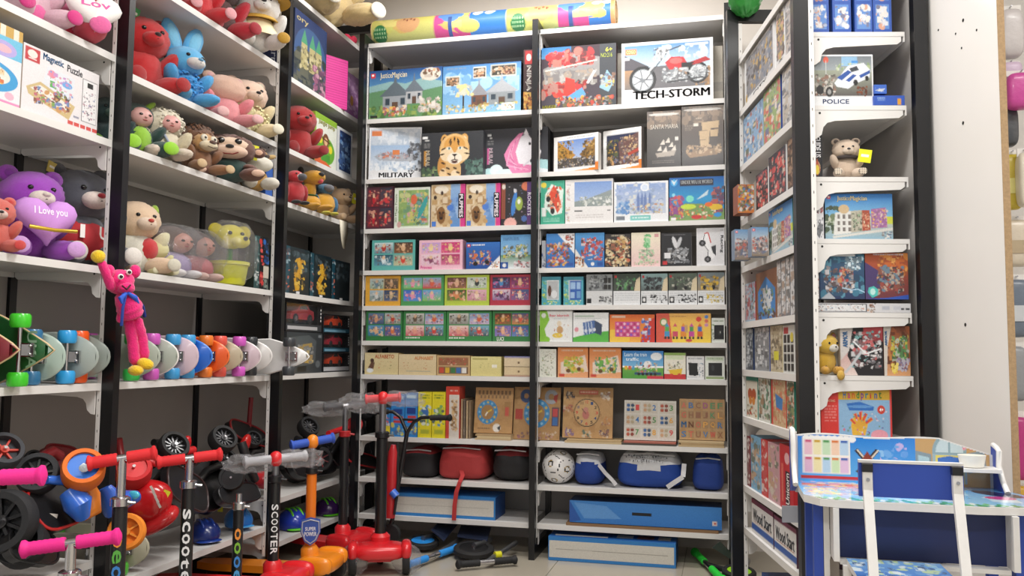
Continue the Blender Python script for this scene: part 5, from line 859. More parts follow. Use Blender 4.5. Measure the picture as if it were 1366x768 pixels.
# aisle side
def city(cols, bgc='#8a8a8e'): return lambda a: (a.r(0, 0, 1, 1, '#dcdcdc'), a.r(.06, .05, .94, .85, bgc), a.b(.06, .05, .94, .85, cols, 90, .04, .12, 3), a.t('CITY', .3, .88, .75, .97, '#222', bold=.02))
def busyart(bgc, cols, n=70, sd=2): return lambda a: (a.r(0, 0, 1, 1, bgc), a.b(.04, .04, .96, .94, cols, n, .04, .12, sd))
RF(1, 994, 1034, .225, 'building_set_box', 'white bordered box of a grey town street on the top aisle shelf', 'box', city(['#55565a', '#8f9094', '#3a3a40', '#c9a24a', '#b5b5b8', '#6a7a90']), '#dcdcdc')
RF(1, 1036, 1047, .25, 'building_set_box', 'white narrow box of street pictures beside the grey town box', 'box', city(['#4a4a50', '#c9b25c', '#77777c', '#d9a08a', '#2a2a2e']), '#dcdcdc')
RF(1, 1048, 1059, .28, 'building_set_box', 'pale grey rocky picture box next to the near post', 'box', busyart('#a9a9ac', ['#d0d0d2', '#77777c', '#5a5a60', '#c4b5a8']), '#cfcfcf')
RF(2, 992, 1018, .19, 'puzzle_box', 'light blue picture box with figures under the grey town box', 'box', busyart('#8fb0d0', ['#4f7fb0', '#c9d5e0', '#e0c9a0', '#5a6a4a', '#b55a4a', '#dfe6ec']), '#9ab0c4')
RF(2, 1019, 1042, .2, 'puzzle_box', 'green and red picture box beside the light blue picture box', 'box', busyart('#9ab07a', ['#c94a5a', '#5a8a4a', '#e0d0a0', '#4f6a9a', '#e8e4dc', '#d97a4a']), '#24408a')
RF(2, 1044, 1059, .2, 'puzzle_box', 'grey stone picture box with a dark blue edge by the near post', 'box', busyart('#b5b5b5', ['#8a8a8c', '#d5d5d5', '#5f6066', '#c4b8a8']), '#24408a')
RF(3, 1009, 1025, .14, 'building_set_box', 'white edged box of red soldiers, farther of two', 'box', busyart('#33333a', ['#c93a3a', '#e0605a', '#1c1c22', '#d5c5b5', '#4a4a55'], 60, 3), '#d9d9d9')
RF(3, 1026, 1049, .165, 'building_set_box', 'white edged box of red soldiers, nearer the post', 'box', busyart('#3a3a42', ['#c93a3a', '#e0605a', '#1c1c22', '#d5c5b5', '#4a4a55'], 70, 4), '#d9d9d9')
RF(3, 1051, 1059, .17, 'building_set_box', 'dark brown narrow box beside the soldier boxes', 'box', busyart('#3a2c28', ['#6a4a3a', '#1c1816', '#a88a70']), '#2a2220')
RE(3, 984, 246, 1006, 280, 'building_set_box', 'orange and blue box of a market building turned outwards at the far post', 'box', busyart('#c9783a', ['#3f7fc0', '#e0b53c', '#5a8a4a', '#e9e4dc', '#8a3a2a', '#22262c'], 70, 6), '#8a4a2a', .08, s=.70, w_clamp=False)
for k, (x0, x1, y0, y1, lb, s_) in enumerate(((980, 1001, 306, 350, 'blue grey farm building set box at the far post', .62), (1002.5, 1025, 303, 346, 'blue grey farm building set box turned outwards beside the town box', .50))):
    RE(4, x0, y0, x1, y1, 'building_set_box', lb, 'box', lambda a, k=k: (a.g(0, 0, 1, .4, '#6f9ac4', '#b5c4d0'), a.g(0, .4, 1, 1, '#b5b5b8', '#8a7a6a'), a.b(.05, .3, .95, .9, ['#33353a', '#dfe0e2', '#c9604a', '#77706a', '#d5b5a8', '#4a6a8a'], 70, .03, .1, k+3), logo(a, .05, .05, .16)), '#7a8aa0', .055, s=s_, w_clamp=False)
RF(4, 1026, 1058, .165, 'building_set_box', 'blue topped box of white town houses on the aisle side', 'box', art_town, '#3a6a5a')
RF(5, 992, 1008, .15, 'building_set_box', 'pale blue box of a pink cottage beside the red edge', 'box', busyart('#a9bfd0', ['#c98a9a', '#7a8a9a', '#e4e0dc', '#b54a4a', '#5a6a5a']), '#b5302f')
RF(5, 1009, 1037, .175, 'building_set_box', 'brown and blue box of a tall gabled house', 'box', lambda a: (a.r(0, 0, 1, 1, '#8a5a3a'), a.p([(.1, 1), (.1, .4), (.5, .12), (.92, .4), (.92, 1)], '#3f86cc'), a.r(.35, .4, .72, .8, '#d5dce2'), a.b(.2, .35, .85, .95, ['#4f8a5a', '#2f6fa8', '#e0b53c', '#33383c', '#e9e9e9'], 50, .03, .09, 3), a.b(.05, .85, .95, .98, ['#3a2a20', '#6a4a34'], 16, .04, .08, 4)), '#7a4a2c')
for k, x in enumerate((1037, 1043, 1049, 1055)):
    RF(5, x, x+5.4, .24-.012*k, 'hanging_pack', ('grey', 'white', 'silver', 'tan')[k]+' slim blister pack standing among the packs by the near post', 'pack', busyart('#6a6a6c', ['#c9c9cb', '#2a2a2e', '#a98a70', '#e4e4e6'], 50, k), '#8a8a8c', film=True)
RF(6, 991, 1005, .19, 'game_box', 'slim dark pack with silver strands at the far end', 'box', busyart('#4a4f58', ['#a9b0b8', '#22262c', '#77808a', '#d5dade']), '#2a3a5c', film=True)
RF(6, 1007, 1027, .165, 'game_box', 'blue edged box of grey portraits', 'box', busyart('#8a8d90', ['#c9cccf', '#33363a', '#5f6266', '#e4e6e8']), '#24408a')
RF(6, 1028, 1044, .165, 'game_box', 'cream box with a yellow price tag', 'box', lambda a: (busyart('#b5a88a', ['#d9ceb5', '#5a5040', '#8a7a5c'])(a), a.r(.3, .55, .7, .75, '#d9d23a')), '#c9bc98')
RF(6, 1045, 1060, .155, 'game_box', 'black and white grid box with a red emblem', 'box', lambda a: (a.r(0, 0, 1, 1, '#d5d5d0'), [a.r(.06+.32*i, .2+.2*j, .32+.32*i, .37+.2*j, '#222') for i in range(3) for j in range(4)], a.r(.06, .03, .5, .17, '#b5302f'), a.e(.8, .25, .14, .1, '#d9c94a')), '#cfcfcc')
RF(7, 991, 1011, .185, 'toy_box', 'cream craft box with a brown butterfly', 'box', lambda a: (a.r(0, 0, 1, 1, '#e0dccc'), a.r(0, 0, 1, .1, '#2f8a7a'), a.e(.35, .42, .2, .14, '#b5562e'), a.e(.68, .42, .2, .14, '#b5562e'), a.e(.38, .58, .13, .1, '#d98a3a'), a.e(.65, .58, .13, .1, '#d98a3a'), a.b(.1, .7, .9, .95, ['#5a3a24', '#d9a03a', '#4f8a6a', '#c94a3a'], 20, .03, .08)), '#2f8a7a')
RF(7, 1012, 1028, .18, 'toy_box', 'white craft box of small tools with a green edge', 'box', busyart('#d5d5cc', ['#4a4a44', '#8a9a7a', '#c9c9c0', '#a87a5a', '#2f8a6a']), '#2f8a6a')
RF(7, 1029, 1049, .185, 'toy_box', 'tan craft box with a blue ship and red edge', 'box', lambda a: (busyart('#c9a880', ['#e0cda8', '#b58a5a', '#d9604a'])(a), a.p([(.3, .3), (.8, .4), (.75, .65), (.35, .6)], '#3f7fc0'), a.r(0, 0, .14, 1, '#c93a34')), '#c93a34')
RF(7, 1050, 1060, .17, 'toy_box', 'green edged craft box by the near post', 'box', busyart('#c9c4b5', ['#4a3a30', '#8a9a6a', '#d0704a', '#2f6a5a']), '#2f7a6a')
for k, (x0, x1, h, c, lb) in enumerate(((993, 1001, .19, '#7a2a30', 'dark red book on the low aisle shelf'), (1002, 1015, .2, '#7fb0d0', 'light blue story book on the low aisle shelf'), (1016, 1024, .2, '#c9342f', 'red dotted book on the low aisle shelf'), (1025, 1040, .2, '#c99aa0', 'pink story book on the low aisle shelf'))):
    RF(8, x0, x1, h, 'book', lb, 'book', busyart(c, [c, '#e0d5c5', '#5a6a5a', '#c9a07a'] if k in (1, 3) else [c, c, '#e9dcd5'], 40, k), c, d=.09)
RF(8, 1041, 1059, .21, 'game_box', 'red box with vertical Unicorn lettering on the low aisle shelf', 'box', lambda a: (a.r(0, 0, 1, 1, '#c4262c'), a.r(.42, .4, .75, .92, '#2a2024'), a.t('Unicorn', .45, .42, .72, .9, '#f0e9e4', -90, .04), a.e(.55, .2, .18, .09, '#e8b5b8'), a.r(.12, .3, .25, .9, '#d96a5a')), '#b02026', d=.14)
RF(8, 1043, 1060, .05, 'plastic_pack', 'low stack of clear plastic packs before the Unicorn box', 'pack', busyart('#8a8a92', ['#c4c6cc', '#55585f', '#a9acb4']), '#9a9ca4', w_=-.06, d=.07, film=True)
for k, (x0, x1) in enumerate(((1003, 1032), (1033, 1063))):
    RF(9, x0, x1, .125-.004*k, 'game_box', ('long white box with blue stripe and Wood Start lettering, farther of two', 'long white box with blue stripe and Wood Start lettering, nearer the post')[k], 'box', lambda a: (a.r(0, 0, 1, 1, '#e4e2e0'), a.r(0, 0, 1, .13, '#7a3048'), a.r(0, .72, 1, .9, '#2f5aa8'), a.t('Wood Start', .08, .26, .92, .62, '#3a3a3c', bold=.02), a.ln(.1, .64, .9, .69, 1, '#c98a6a')), '#4a2a3a', top='#5a3a3c', d=.2)
lb_ = rpt(.5, .04, .0)
carton('long_box', 'deep blue box lying on the floor under the right shelving', 'box', rpt(.42, .035, .0012), RZF, .7, .2, .22, lambda a: (a.g(0, 0, 1, 1, '#24498f', '#1a386f')), '#1d3f80', px=(40, 20))
# ------------------------------------------------------------------ plush toys and boxes on the left unit
LZ = dict(A=1.9902, B=1.6987, C=1.2721, D=.8896, a=1.9548, t=2.3223, T=2.7179, u=2.3006)
def lpos(px, ytop, z, inset):
    p = atX(px, ytop, XL-inset); q = atX(px, ytop+60, XL-inset)
    return (XL-inset, p[1], z+ST), p[2]-(z+ST)
def EL(root, name, c, r, col, rot=None, jit=.035, nu=36, nv=22, e=1.0, mt=None):
    mb = MB(); mb.ell((0, 0, 0), r, RM(*rot) if rot else None, nu, nv, e, jit, rnd=random.Random(hash(name) % 99 if 0 else len(name)*7+int(abs(c[0])*100)))
    o = mb.build(name, mt or plush(col), root, 80); o.location = c
    return o
def hearts(n=24):
    P = []
    for k in range(n):
        t = 2*math.pi*k/n; P.append((16*math.sin(t)**3/17, (13*math.cos(t)-5*math.cos(2*t)-2*math.cos(3*t)-math.cos(4*t))/17))
    return P
def heart(root, c, s, col, txt=None, tcol='#fff', rot=(0, 0, 0)):
    mb = MB(); H = hearts(); V = []; n = len(H)
    for (k, y) in ((.55, -.24), (.9, -.14), (1, 0), (.9, .14), (.55, .24)): V += [(x*k*s, y*s*1.4, z*k*s) for x, z in H]
    F = [(i*n+j, i*n+(j+1) % n, (i+1)*n+(j+1) % n, (i+1)*n+j) for i in range(4) for j in range(n)]+[tuple(range(n)), tuple(range(5*n-1, 4*n-1, -1))]
    mb.add(V, F); o = mb.build('heart_cushion', cloth(col), root, 70); o.location = c; o.rotation_euler = rot
    if txt:
        t = lettering([(txt, 0, 0, 1, 1, tcol, 0, .02)], -.48*s, .48*s, -.04*s, .3*s, -.345*s, o)
    return o
def plush_base(label, px, ytop, z, inset, rz, cat='plush toy', name='plush_bear', H=1.0, dz=0.0):
    loc, h = lpos(px, ytop, z, inset)
    zs = ZLA if loc[1] < -1.785 else (ZLB if loc[1] < -.7 else ZLC); up = min([q for q in zs if q > z+.05] or [9]); s = min(h, (up-.028-z-ST)/(1.07 if name in ('plush_lion', 'lamb_doll') else 1.03))/H
    root = empty(name, (loc[0], loc[1], loc[2]+dz+.022*s), rz+TURN, s=s); wd = {'plush_monkey': 1.6, 'plush_lion': 1.3, 'lamb_doll': 1.3, 'dragon_doll': 1.25, 'plush_giraffe': 1.35, 'plush_dog': 1.3, 'plush_parrot': 1.3, 'bagged_doll': 1.4}.get(name, 1.13); root.scale = (s*wd, s*wd, s*.99); tag(root, label, cat, None)
    return root
TURN = .3
def face(root, y, z, w, eye=.026, muz=None, nose='#1a1517', mz=.0, nz=None, mouth=True, col='#111'):
    for sx in (-1, 1):
        e = EL(root, 'eye', (sx*w, y, z), eye, col, jit=0, nu=14, nv=10, mt=plastic(col, .12))
    if muz:
        EL(root, 'muzzle', (0, y-.01+mz, z-.11), (.115, .1, .085), muz, jit=.015)
        EL(root, 'nose', (0, y-.105+mz, z-.075), (.036, .024, .026), nose, jit=0, nu=14, nv=10)
        if mouth:
            k = MB(); k.tube([(-.04, y-.088+mz, z-.14), (0, y-.108+mz, z-.125), (.04, y-.088+mz, z-.14)], .005, 6); k.build('mouth', cloth('#3a2420'), root, 60)
def bear(label, px, ytop, z, inset, rz, col, muz='#efe3d2', foot=None, belly=None, nose='#1a1517', ears=1, jit=.035, head=None, name='plush_bear', earin=None, body=None, arms=None, eyes=True):
    r = plush_base(label, px, ytop, z, inset, rz, name=name)
    foot = foot or muz; head = head or col; body = body or col; arms = arms or col
    EL(r, 'body', (0, 0, .3), (.24, .2, .3), body, jit=jit)
    if belly: EL(r, 'belly', (0, -.075, .3), (.17, .145, .22), belly, jit=jit)
    EL(r, 'head', (0, -.03, .7), (.285, .24, .255), head, jit=jit)
    if ears:
        for sx in (-1, 1):
            e = EL(r, 'ear', (sx*.2, 0, .91), (.09, .05, .09), head, jit=jit); i = EL(r, 'ear_lining', (0, -.03, 0), (.055, .03, .055), earin or foot, jit=.01, nu=16, nv=10); i.parent = e
    if eyes: face(r, -.245, .75, .1, muz=muz, nose=nose)
    for sx in (-1, 1):
        EL(r, 'arm', (sx*.25, -.1, .4), (.085, .1, .2), arms, rot=(.5, sx*.35, 0), jit=jit)
        l = EL(r, 'leg', (sx*.19, -.25, .11), (.115, .22, .11), col, rot=(0, 0, sx*.25), jit=jit)
        f = EL(r, 'foot_pad', (sx*.055, -.2, .005), (.085, .03, .085), foot, jit=.01, nu=18, nv=12); f.parent = l
    return r
def tagcard(root, c, rot, col='#d8d42a', s=.1):
    k = MB(); k.box(-s/2, s/2, -.004, .004, -s*.6, s*.6); o = k.build('price_tag', mat(col, .5), root, 0); o.location = c; o.rotation_euler = rot
    k = MB(); k.box(-s*.3, s*.3, -.0055, -.0042, -.1*s, .15*s); q = k.build('tag_print', mat('#efece0', .5), o, 0); return o
def tufts(root, c, r, col, n=260, name='curly_fur', seed=2, up=.0):
    R = random.Random(seed); mb = MB()
    for _ in range(n):
        u = Vector((R.gauss(0, 1), R.gauss(0, 1), R.gauss(0, 1))).normalized(); p = Vector((u.x*r[0], u.y*r[1], u.z*r[2])); t = u.orthogonal().normalized(); t = Matrix.Rotation(R.uniform(0, 6.28), 3, u) @ t; b = u.cross(t); L = .055*R.uniform(.7, 1.3); w_ = .016
        q = [p+t*(L*(k/2-.5))+u*(.02*(k == 1)+.012) for k in range(3)]
        vs = [];
        for k in range(3): vs += [q[k]-b*w_, q[k]+b*w_]
        mb.add(vs, [(0, 1, 3, 2), (2, 3, 5, 4)])
    o = mb.build(name, plush(col), root, 0, fixn=False); o.location = c; tag(o, kind='stuff'); return o
# --- near bay, upper shelf
r = bear('pale pink bear with hot pink soles above the puzzle boxes', 38, -75, LZ['A'], .12, 1.0, '#f3c3d3', foot='#e2318a', muz='#f7e3ea')
r = bear('crimson bear holding a white heart cushion marked Lov', 90, -66, LZ['A'], .13, .5, '#d92f4f', foot='#f06aa8', muz='#f4e6ea', belly='#f08ab0')
heart(r, (.2, -.36, .27), .24, '#efece9', 'Lov', '#c93a90', (-.25, 0, .1))
# --- near bay, third shelf
r = bear('bright purple bear with white muzzle hugging a lilac heart', 42, 226, LZ['C'], .17, .85, '#a13cc0', muz='#e9dccf', foot='#d9a6e6', nose='#e3d6c9', earin='#8a2fa8')
heart(r, (0, -.36, .42), .3, '#c98fd9', 'I Love you', '#f2e4f6', (-.15, 0, 0))
k = MB(); k.tube([(-.2, -.5, .3), (0, -.54, .28), (.22, -.48, .3)], .02, 8); k.build('gold_ribbon', mat('#c9a83a', .3, .6, 'metal'), r, 60)
r = bear('coral red bear with purple hearts on its soles in front of the purple bear', -6, 262, LZ['C'], .06, .75, '#e8685a', foot='#e23f3c', muz='#f0cfc4')
r = bear('large dark grey bear with pale muzzle and red nose', 106, 224, LZ['C'], .19, .95, '#50525c', muz='#e6d6cc', nose='#b3242c', foot='#e8e2da', earin='#3f4048')
k = EL(r, 'red_shirt', (0, -.02, .27), (.26, .22, .23), '#b52830', jit=.01, mt=cloth('#b52830')); lettering([('I', .05, .1, .2, .9, '#f2eeea', 0, .05), ('U', .66, .1, .95, .9, '#f2eeea', 0, .05)], -.13, .15, -.02, .14, -.232, k)
tagcard(r, (-.27, -.05, .93), (0, .2, .3), '#c9b45a', .09)
r = bear('dark teal plush mostly hidden behind the near post', 147, 118, LZ['B'], .16, .6, '#163a3c', muz='#2f5a4a', foot='#7fc23a', ears=0)
# --- middle bay, second shelf
r = bear('scarlet bear with dark ear lining beside the blue rabbit', 190, 0, LZ['a'], .17, .85, '#c4161c', muz='#c4161c', foot='#a81218', earin='#2a1214', nose='#30100f')
tagcard(r, (-.16, -.14, .93), (0, .2, .2), '#3f9a52', .13)
loc, h = lpos(246, 26, LZ['a'], .085); h = min(h, .335); loc = (loc[0], loc[1], loc[2]+.005)
r = empty('plush_rabbit', loc, 1.25, s=h/1.34); r.scale = (h/1.02, h/1.02, h/1.34); tag(r, 'sky blue plush rabbit with long ears and shaggy bright blue body', 'plush toy')
EL(r, 'body', (0, 0, .27), (.22, .2, .28), '#2f9ae0'); tufts(r, (0, 0, .31), (.225, .205, .26), '#2b9be8', 330)
EL(r, 'head', (0, -.04, .7), (.24, .22, .23), '#5db8ec'); face(r, -.235, .74, .1, muz='#e6e2de', nose='#6aa8cf')
for sx in (-1, 1):
    e = EL(r, 'ear', (sx*.15, .02, 1.06), (.125, .05, .28), '#59b4ea', rot=(0, sx*.28, 0)); i = EL(r, 'ear_lining', (0, -.03, 0), (.08, .035, .2), '#7fcbf4', rot=(0, sx*.28, 0), jit=.01); i.parent = e
    EL(r, 'arm', (sx*.23, -.1, .4), (.08, .1, .17), '#49aae6', rot=(.5, sx*.35, 0)); l = EL(r, 'leg', (sx*.17, -.22, .1), (.11, .2, .1), '#49aae6', rot=(0, 0, sx*.25))
r = bear('reclining pink bear with pale round soles beside the blue rabbit', 298, 100, LZ['a'], .11, .8, '#f09aa0', muz='#f3d2bf', foot='#f6bcbb', head='#f2c4ad', arms='#ef8a94', eyes=False); r.scale = [v*k for v, k in zip(r.scale, (1.25, 1.25, 1))]
r = bear('cream bear in a shaggy pale yellow dress next to the post', 328, 106, LZ['a'], .12, .75, '#f0dcae', head='#eecbb4', muz='#f0d3bd', foot='#f3ead2')
tufts(r, (0, -.02, .3), (.3, .27, .25), '#efe7b0', 420); r.scale = [v*k for v, k in zip(r.scale, (1.08, 1.08, 1))]
# --- middle bay, top shelf in view
r = bear('bright red plush with pale pink soles on the top shelf', 262, -55, LZ['t'], .1, .85, '#d8202c', foot='#f3a9b0', muz='#f3c0c0')
r = bear('dark brown and red sequined plush on the top shelf', 290, -42, LZ['t'], .12, .85, '#c71f34', foot='#a8182a', muz='#5a1d1c', body='#4a1a18', head='#3a1a18')
r = bear('white bear in a gold straw hat and gold trimmed dress', 345, -14, LZ['t'], .03, .45, '#ece8e2', muz='#f3efe9', foot='#c99a2c', ears=0)
k = MB(); k.lathe([(.42, .8), (.4, .83), (.27, .86), (.26, .93), (.2, 1.02), (.0, 1.05)], 30); k.build('straw_hat', mat('#c79b3e', .7, 0, 'straw', .6, 60, .2), r, 60).location = (0, -.02, .0)
k = MB(); k.lathe([(.1, .53), (.26, .5), (.31, .44), (.3, .43), (.24, .47), (.1, .5)], 30); k.build('ruffle_collar', mat('#c9a03e', .6, 0, 'trim', .5, 60, .2), r, 60)
k = MB(); k.lathe([(.2, .46), (.27, .3), (.32, .2), (.3, .2), (.2, .3)], 30); k.build('dress', cloth('#eadfb8'), r, 60)
loc, h = lpos(366, -30, LZ['t'], .2)
carton('toy_box', 'tall navy box with white script behind the gold hat bear', 'box', (XL-.17, atX(358, 40, XL-.17)[1], LZ['t']+ST+.0004), .5, .13, .30, .04, lambda a: (a.g(0, 0, 1, 1, '#1f2f66', '#1a2450'), a.t('Harry', .55, .3, .85, .8, '#c9cfe0', 90, .01)), '#1a2450')
# --- middle bay, third shelf
def doll_head(r, c, R, skin='#d9a094'):
    EL(r, 'face', c, (R, R*.92, R*1.1), skin, jit=0, mt=mat(skin, .45, 0, 'vinyl', 0, 30, .03))
    for sx in (-1, 1): EL(r, 'eye', (c[0]+sx*R*.38, c[1]-R*.84, c[2]+R*.12), (R*.17, R*.1, R*.13), '#2a1a18', jit=0, nu=12, nv=8, mt=plastic('#2a1a18', .15))
    EL(r, 'nose', (c[0], c[1]-R*.95, c[2]-R*.14), (R*.13, R*.12, R*.1), skin, jit=0, nu=12, nv=8, mt=mat(skin, .45, 0, 'vinyl', 0, 30, .03))
    EL(r, 'mouth', (c[0], c[1]-R*.82, c[2]-R*.45), (R*.22, R*.08, R*.07), '#b5484a', jit=0, nu=12, nv=8)
r = plush_base('baby doll in a dark green dragon suit with lime horns', 184, 118, LZ['B'], .1, .85, name='dragon_doll')
EL(r, 'body', (0, 0, .3), (.24, .2, .3), '#14403a'); EL(r, 'belly', (0, -.08, .3), (.17, .145, .24), '#9bd32e')
EL(r, 'hood', (0, .02, .7), (.25, .21, .25), '#14403a'); doll_head(r, (0, -.1, .68), .165, '#c99a94')
for sx in (-1, 1):
    EL(r, 'horn', (sx*.17, 0, .93), (.05, .05, .14), '#a5d636', rot=(0, sx*.7, 0), jit=.01); EL(r, 'arm', (sx*.25, -.1, .4), (.085, .1, .2), '#14403a', rot=(.5, sx*.35, 0))
    l = EL(r, 'leg', (sx*.22, -.26, .13), (.14, .22, .14), '#12443c', rot=(0, 0, sx*.25)); f = EL(r, 'foot_pad', (sx*.055, -.19, .005), (.115, .04, .115), '#9fe01f', jit=.01); f.parent = l
r = plush_base('baby doll in a cream fleece lamb suit beside the lion', 219, 138, LZ['B'], .06, .6, name='lamb_doll')
EL(r, 'body', (0, 0, .32), (.25, .21, .31), '#e6dcc2', jit=.05); EL(r, 'hood', (-.02, .03, .72), (.3, .25, .3), '#e9e0c8', jit=.07); tufts(r, (-.02, .03, .72), (.3, .25, .3), '#efe7d2', 200, 'fleece'); doll_head(r, (.05, -.14, .7), .15, '#cf9a95')
for sx in (-1, 1):
    EL(r, 'arm', (sx*.25, -.1, .38), (.09, .11, .22), '#e3d6b4', rot=(.4, sx*.35, 0), jit=.06); EL(r, 'leg', (sx*.18, -.26, .11), (.13, .24, .11), '#efdcc8', rot=(0, 0, sx*.25), jit=.05)
k = MB(); k.tube([(-.06, -.22, .5), (0, -.235, .36), (.05, -.25, .24)], .02, 8); k.build('scarf', cloth('#9aa3b5'), r, 60)
r = plush_base('brown plush lion with a shaggy mane and tan face', 266, 152, LZ['B'], .06, .95, name='plush_lion')
EL(r, 'body', (0, .02, .28), (.24, .2, .28), '#8a5a34'); EL(r, 'mane', (0, .04, .68), (.32, .22, .32), '#6f4425', jit=.09); tufts(r, (0, .04, .68), (.33, .23, .33), '#7d4d29', 330, 'mane_fur')
EL(r, 'head', (0, -.1, .62), (.2, .17, .2), '#c99a62'); EL(r, 'muzzle', (0, -.24, .54), (.15, .11, .1), '#ecdcbc', jit=.01); EL(r, 'nose', (0, -.34, .59), (.06, .03, .04), '#5a3524', jit=0)
for sx in (-1, 1):
    w_ = EL(r, 'eye_patch', (sx*.085, -.25, .68), (.06, .03, .07), '#efe6d2', jit=0, nu=16, nv=10); p = EL(r, 'eye', (0, -.025, 0), (.022, .015, .026), '#141010', jit=0, nu=12, nv=8, mt=plastic('#141010', .15)); p.parent = w_
    EL(r, 'arm', (sx*.23, -.1, .36), (.08, .1, .18), '#8a5a34', rot=(.5, sx*.35, 0)); l = EL(r, 'leg', (sx*.2, -.25, .1), (.11, .21, .1), '#9a6a40', rot=(0, 0, sx*.25)); f = EL(r, 'foot_pad', (sx*.055, -.19, 0), (.085, .03, .085), '#d9b98c', jit=.01); f.parent = l
k = MB(); k.tube([(-.08, -.33, .5), (0, -.35, .475), (.09, -.33, .51)], .006, 6); k.build('mouth', cloth('#3a2018'), r, 60)
r = plush_base('brown plush monkey with a wide pale face and green shirt', 306, 176, LZ['B'], .04, .3, name='plush_monkey')
EL(r, 'body', (0, 0, .27), (.25, .21, .28), '#123f38'); EL(r, 'head', (0, 0, .68), (.33, .25, .31), '#6b3d2b'); EL(r, 'face', (0, -.1, .72), (.25, .18, .18), '#efcfb4', jit=.01); EL(r, 'muzzle', (0, -.19, .58), (.22, .14, .14), '#efcbb2', jit=.01)
EL(r, 'nose', (0, -.33, .64), (.05, .03, .04), '#141010', jit=0)
for sx in (-1, 1):
    e = EL(r, 'ear', (sx*.36, 0, .66), (.09, .06, .1), '#6b3d2b'); i = EL(r, 'ear_lining', (0, -.035, 0), (.055, .03, .065), '#e9bda0', jit=.01); i.parent = e
    w_ = EL(r, 'eye', (sx*.1, -.26, .77), (.045, .025, .06), '#141010', jit=0, nu=14, nv=10, mt=plastic('#141010', .12)); p = EL(r, 'eye_glint', (.012, -.022, .02), .011, '#ffffff', jit=0, nu=8, nv=6, mt=plastic('#ffffff')); p.parent = w_
    k = MB(); k.tube([(sx*.1-.045, -.245, .86), (sx*.1, -.245, .885), (sx*.1+.045, -.24, .86)], .006, 6); k.build('eyebrow', cloth('#3a2018'), r, 60)
    EL(r, 'arm', (sx*.26, -.12, .28), (.08, .18, .08), '#6b3d2b', rot=(0, 0, -sx*.3)); l = EL(r, 'leg', (sx*.27, -.3, .11), (.14, .2, .12), '#70402d', rot=(0, 0, sx*.3))
    f = EL(r, 'foot_pad', (sx*.06, -.17, -.01), (.08, .04, .07), '#efc7ae', jit=.01); f.parent = l
k = MB(); k.tube([(-.13, -.31, .52), (-.06, -.335, .485), (.04, -.335, .485), (.1, -.32, .53)], .011, 6); k.build('mouth', cloth('#8a2f28'), r, 60)
r = plush_base('plush giraffe with white muzzle and yellow price tag', 341, 190, LZ['B'], .03, .55, name='plush_giraffe')
EL(r, 'body', (0, .03, .25), (.22, .18, .25), '#c99a4a'); EL(r, 'head', (0, 0, .7), (.22, .19, .22), '#b98a3f', jit=.06); EL(r, 'muzzle', (0, -.16, .55), (.23, .17, .17), '#ece7d8', jit=.01)
for q, (x, z) in enumerate(((-.1, .82), (.08, .86), (.14, .74), (-.02, .76), (-.16, .72))): EL(r, 'spot', (x, -.14, z), (.045, .05, .045), '#4a2f1a', jit=.05, nu=12, nv=8)
for sx in (-1, 1):
    EL(r, 'ear', (sx*.24, 0, .78), (.1, .04, .05), '#c9a86a', rot=(0, -sx*.4, 0)); EL(r, 'horn', (sx*.09, .02, .93), (.03, .03, .07), '#3a2416'); EL(r, 'eye', (sx*.11, -.19, .72), (.03, .02, .035), '#181210', jit=0, nu=12, nv=8)
    EL(r, 'leg', (sx*.16, -.26, .13), (.12, .19, .13), '#e6e0d2', rot=(0, 0, sx*.2))
tagcard(r, (-.2, -.38, .72), (0, .1, .2), '#d2d01f', .26)
k = MB(); k.box(-.05, .05, -.03, .03, 0, .13); o = k.build('gift_bag', cloth('#2f5aa8'), None, 0); p = atX(363, 246, XL-.06); o.location = (XL-.06, min(p[1], -.76), LZ['B']+ST); tag(o, 'small blue bag standing between the giraffe and the post', 'bag')
# --- middle bay, fourth shelf
r = bear('beige bear with a red and white sweater behind the near post', 180, 266, LZ['C'], .14, .9, '#e8c9a8', muz='#ecd3bb', foot='#d9d3c0', ears=0, body='#e5e2d4', nose='#c93a2a', arms='#dfd9b4')
EL(r, 'red_patch', (.1, -.12, .33), (.13, .12, .15), '#c9252c', jit=.02); EL(r, 'green_bow', (.24, -.02, .86), (.05, .05, .09), '#a5c93a', jit=.02)
r = bear('pale yellow plush with round feet in front of the bagged dolls', 208, 318, LZ['C'], .09, .9, '#ebe3a8', muz='#f0eac8', foot='#f1e9c4', ears=0, eyes=False)
for q, (px, lb, hair, dress, rz) in enumerate(((228, 'brown haired doll in a lavender dress lying inside clear plastic', '#5a3a2c', '#a99ac0', 1.0), (258, 'brown haired doll in a dusty pink dress inside clear plastic', '#4a2a24', '#b5646a', 1.0))):
    r = plush_base(lb, px, 300+6*q, LZ['C'], .13, rz, name='bagged_doll', cat='doll')
    EL(r, 'dress', (0, 0, .26), (.3, .22, .26), dress, mt=cloth(dress)); EL(r, 'hair', (0, .03, .7), (.3, .24, .27), hair, jit=.04); doll_head(r, (.05, -.12, .66), .17, '#b98578')
    for sx in (-1, 1): EL(r, 'leg', (sx*.12, -.27, .08), (.08, .18, .08), '#c9a9a0' if q else '#d9d5d8', jit=0)
    mb = MB(); mb.ell((0, 0, .5), (.42, .4, .5), nu=26, nv=16, e=.8, jit=.05); mb.v = [(x, y, max(.001, z)) for x, y, z in mb.v]; mb.build('plastic_bag', FILM, r, 80)
r = plush_base('yellow plush dog flower in a pot wrapped in crinkled clear film', 307, 297, LZ['C'], .07, .75, name='flower_pot_toy')
k = MB(); k.lathe([(.2, 0), (.22, .02), (.26, .3), (.28, .31), (.28, .36), (.24, .36), (.0, .33)], 26); k.build('pot', plush('#dfe01c'), r, 50)
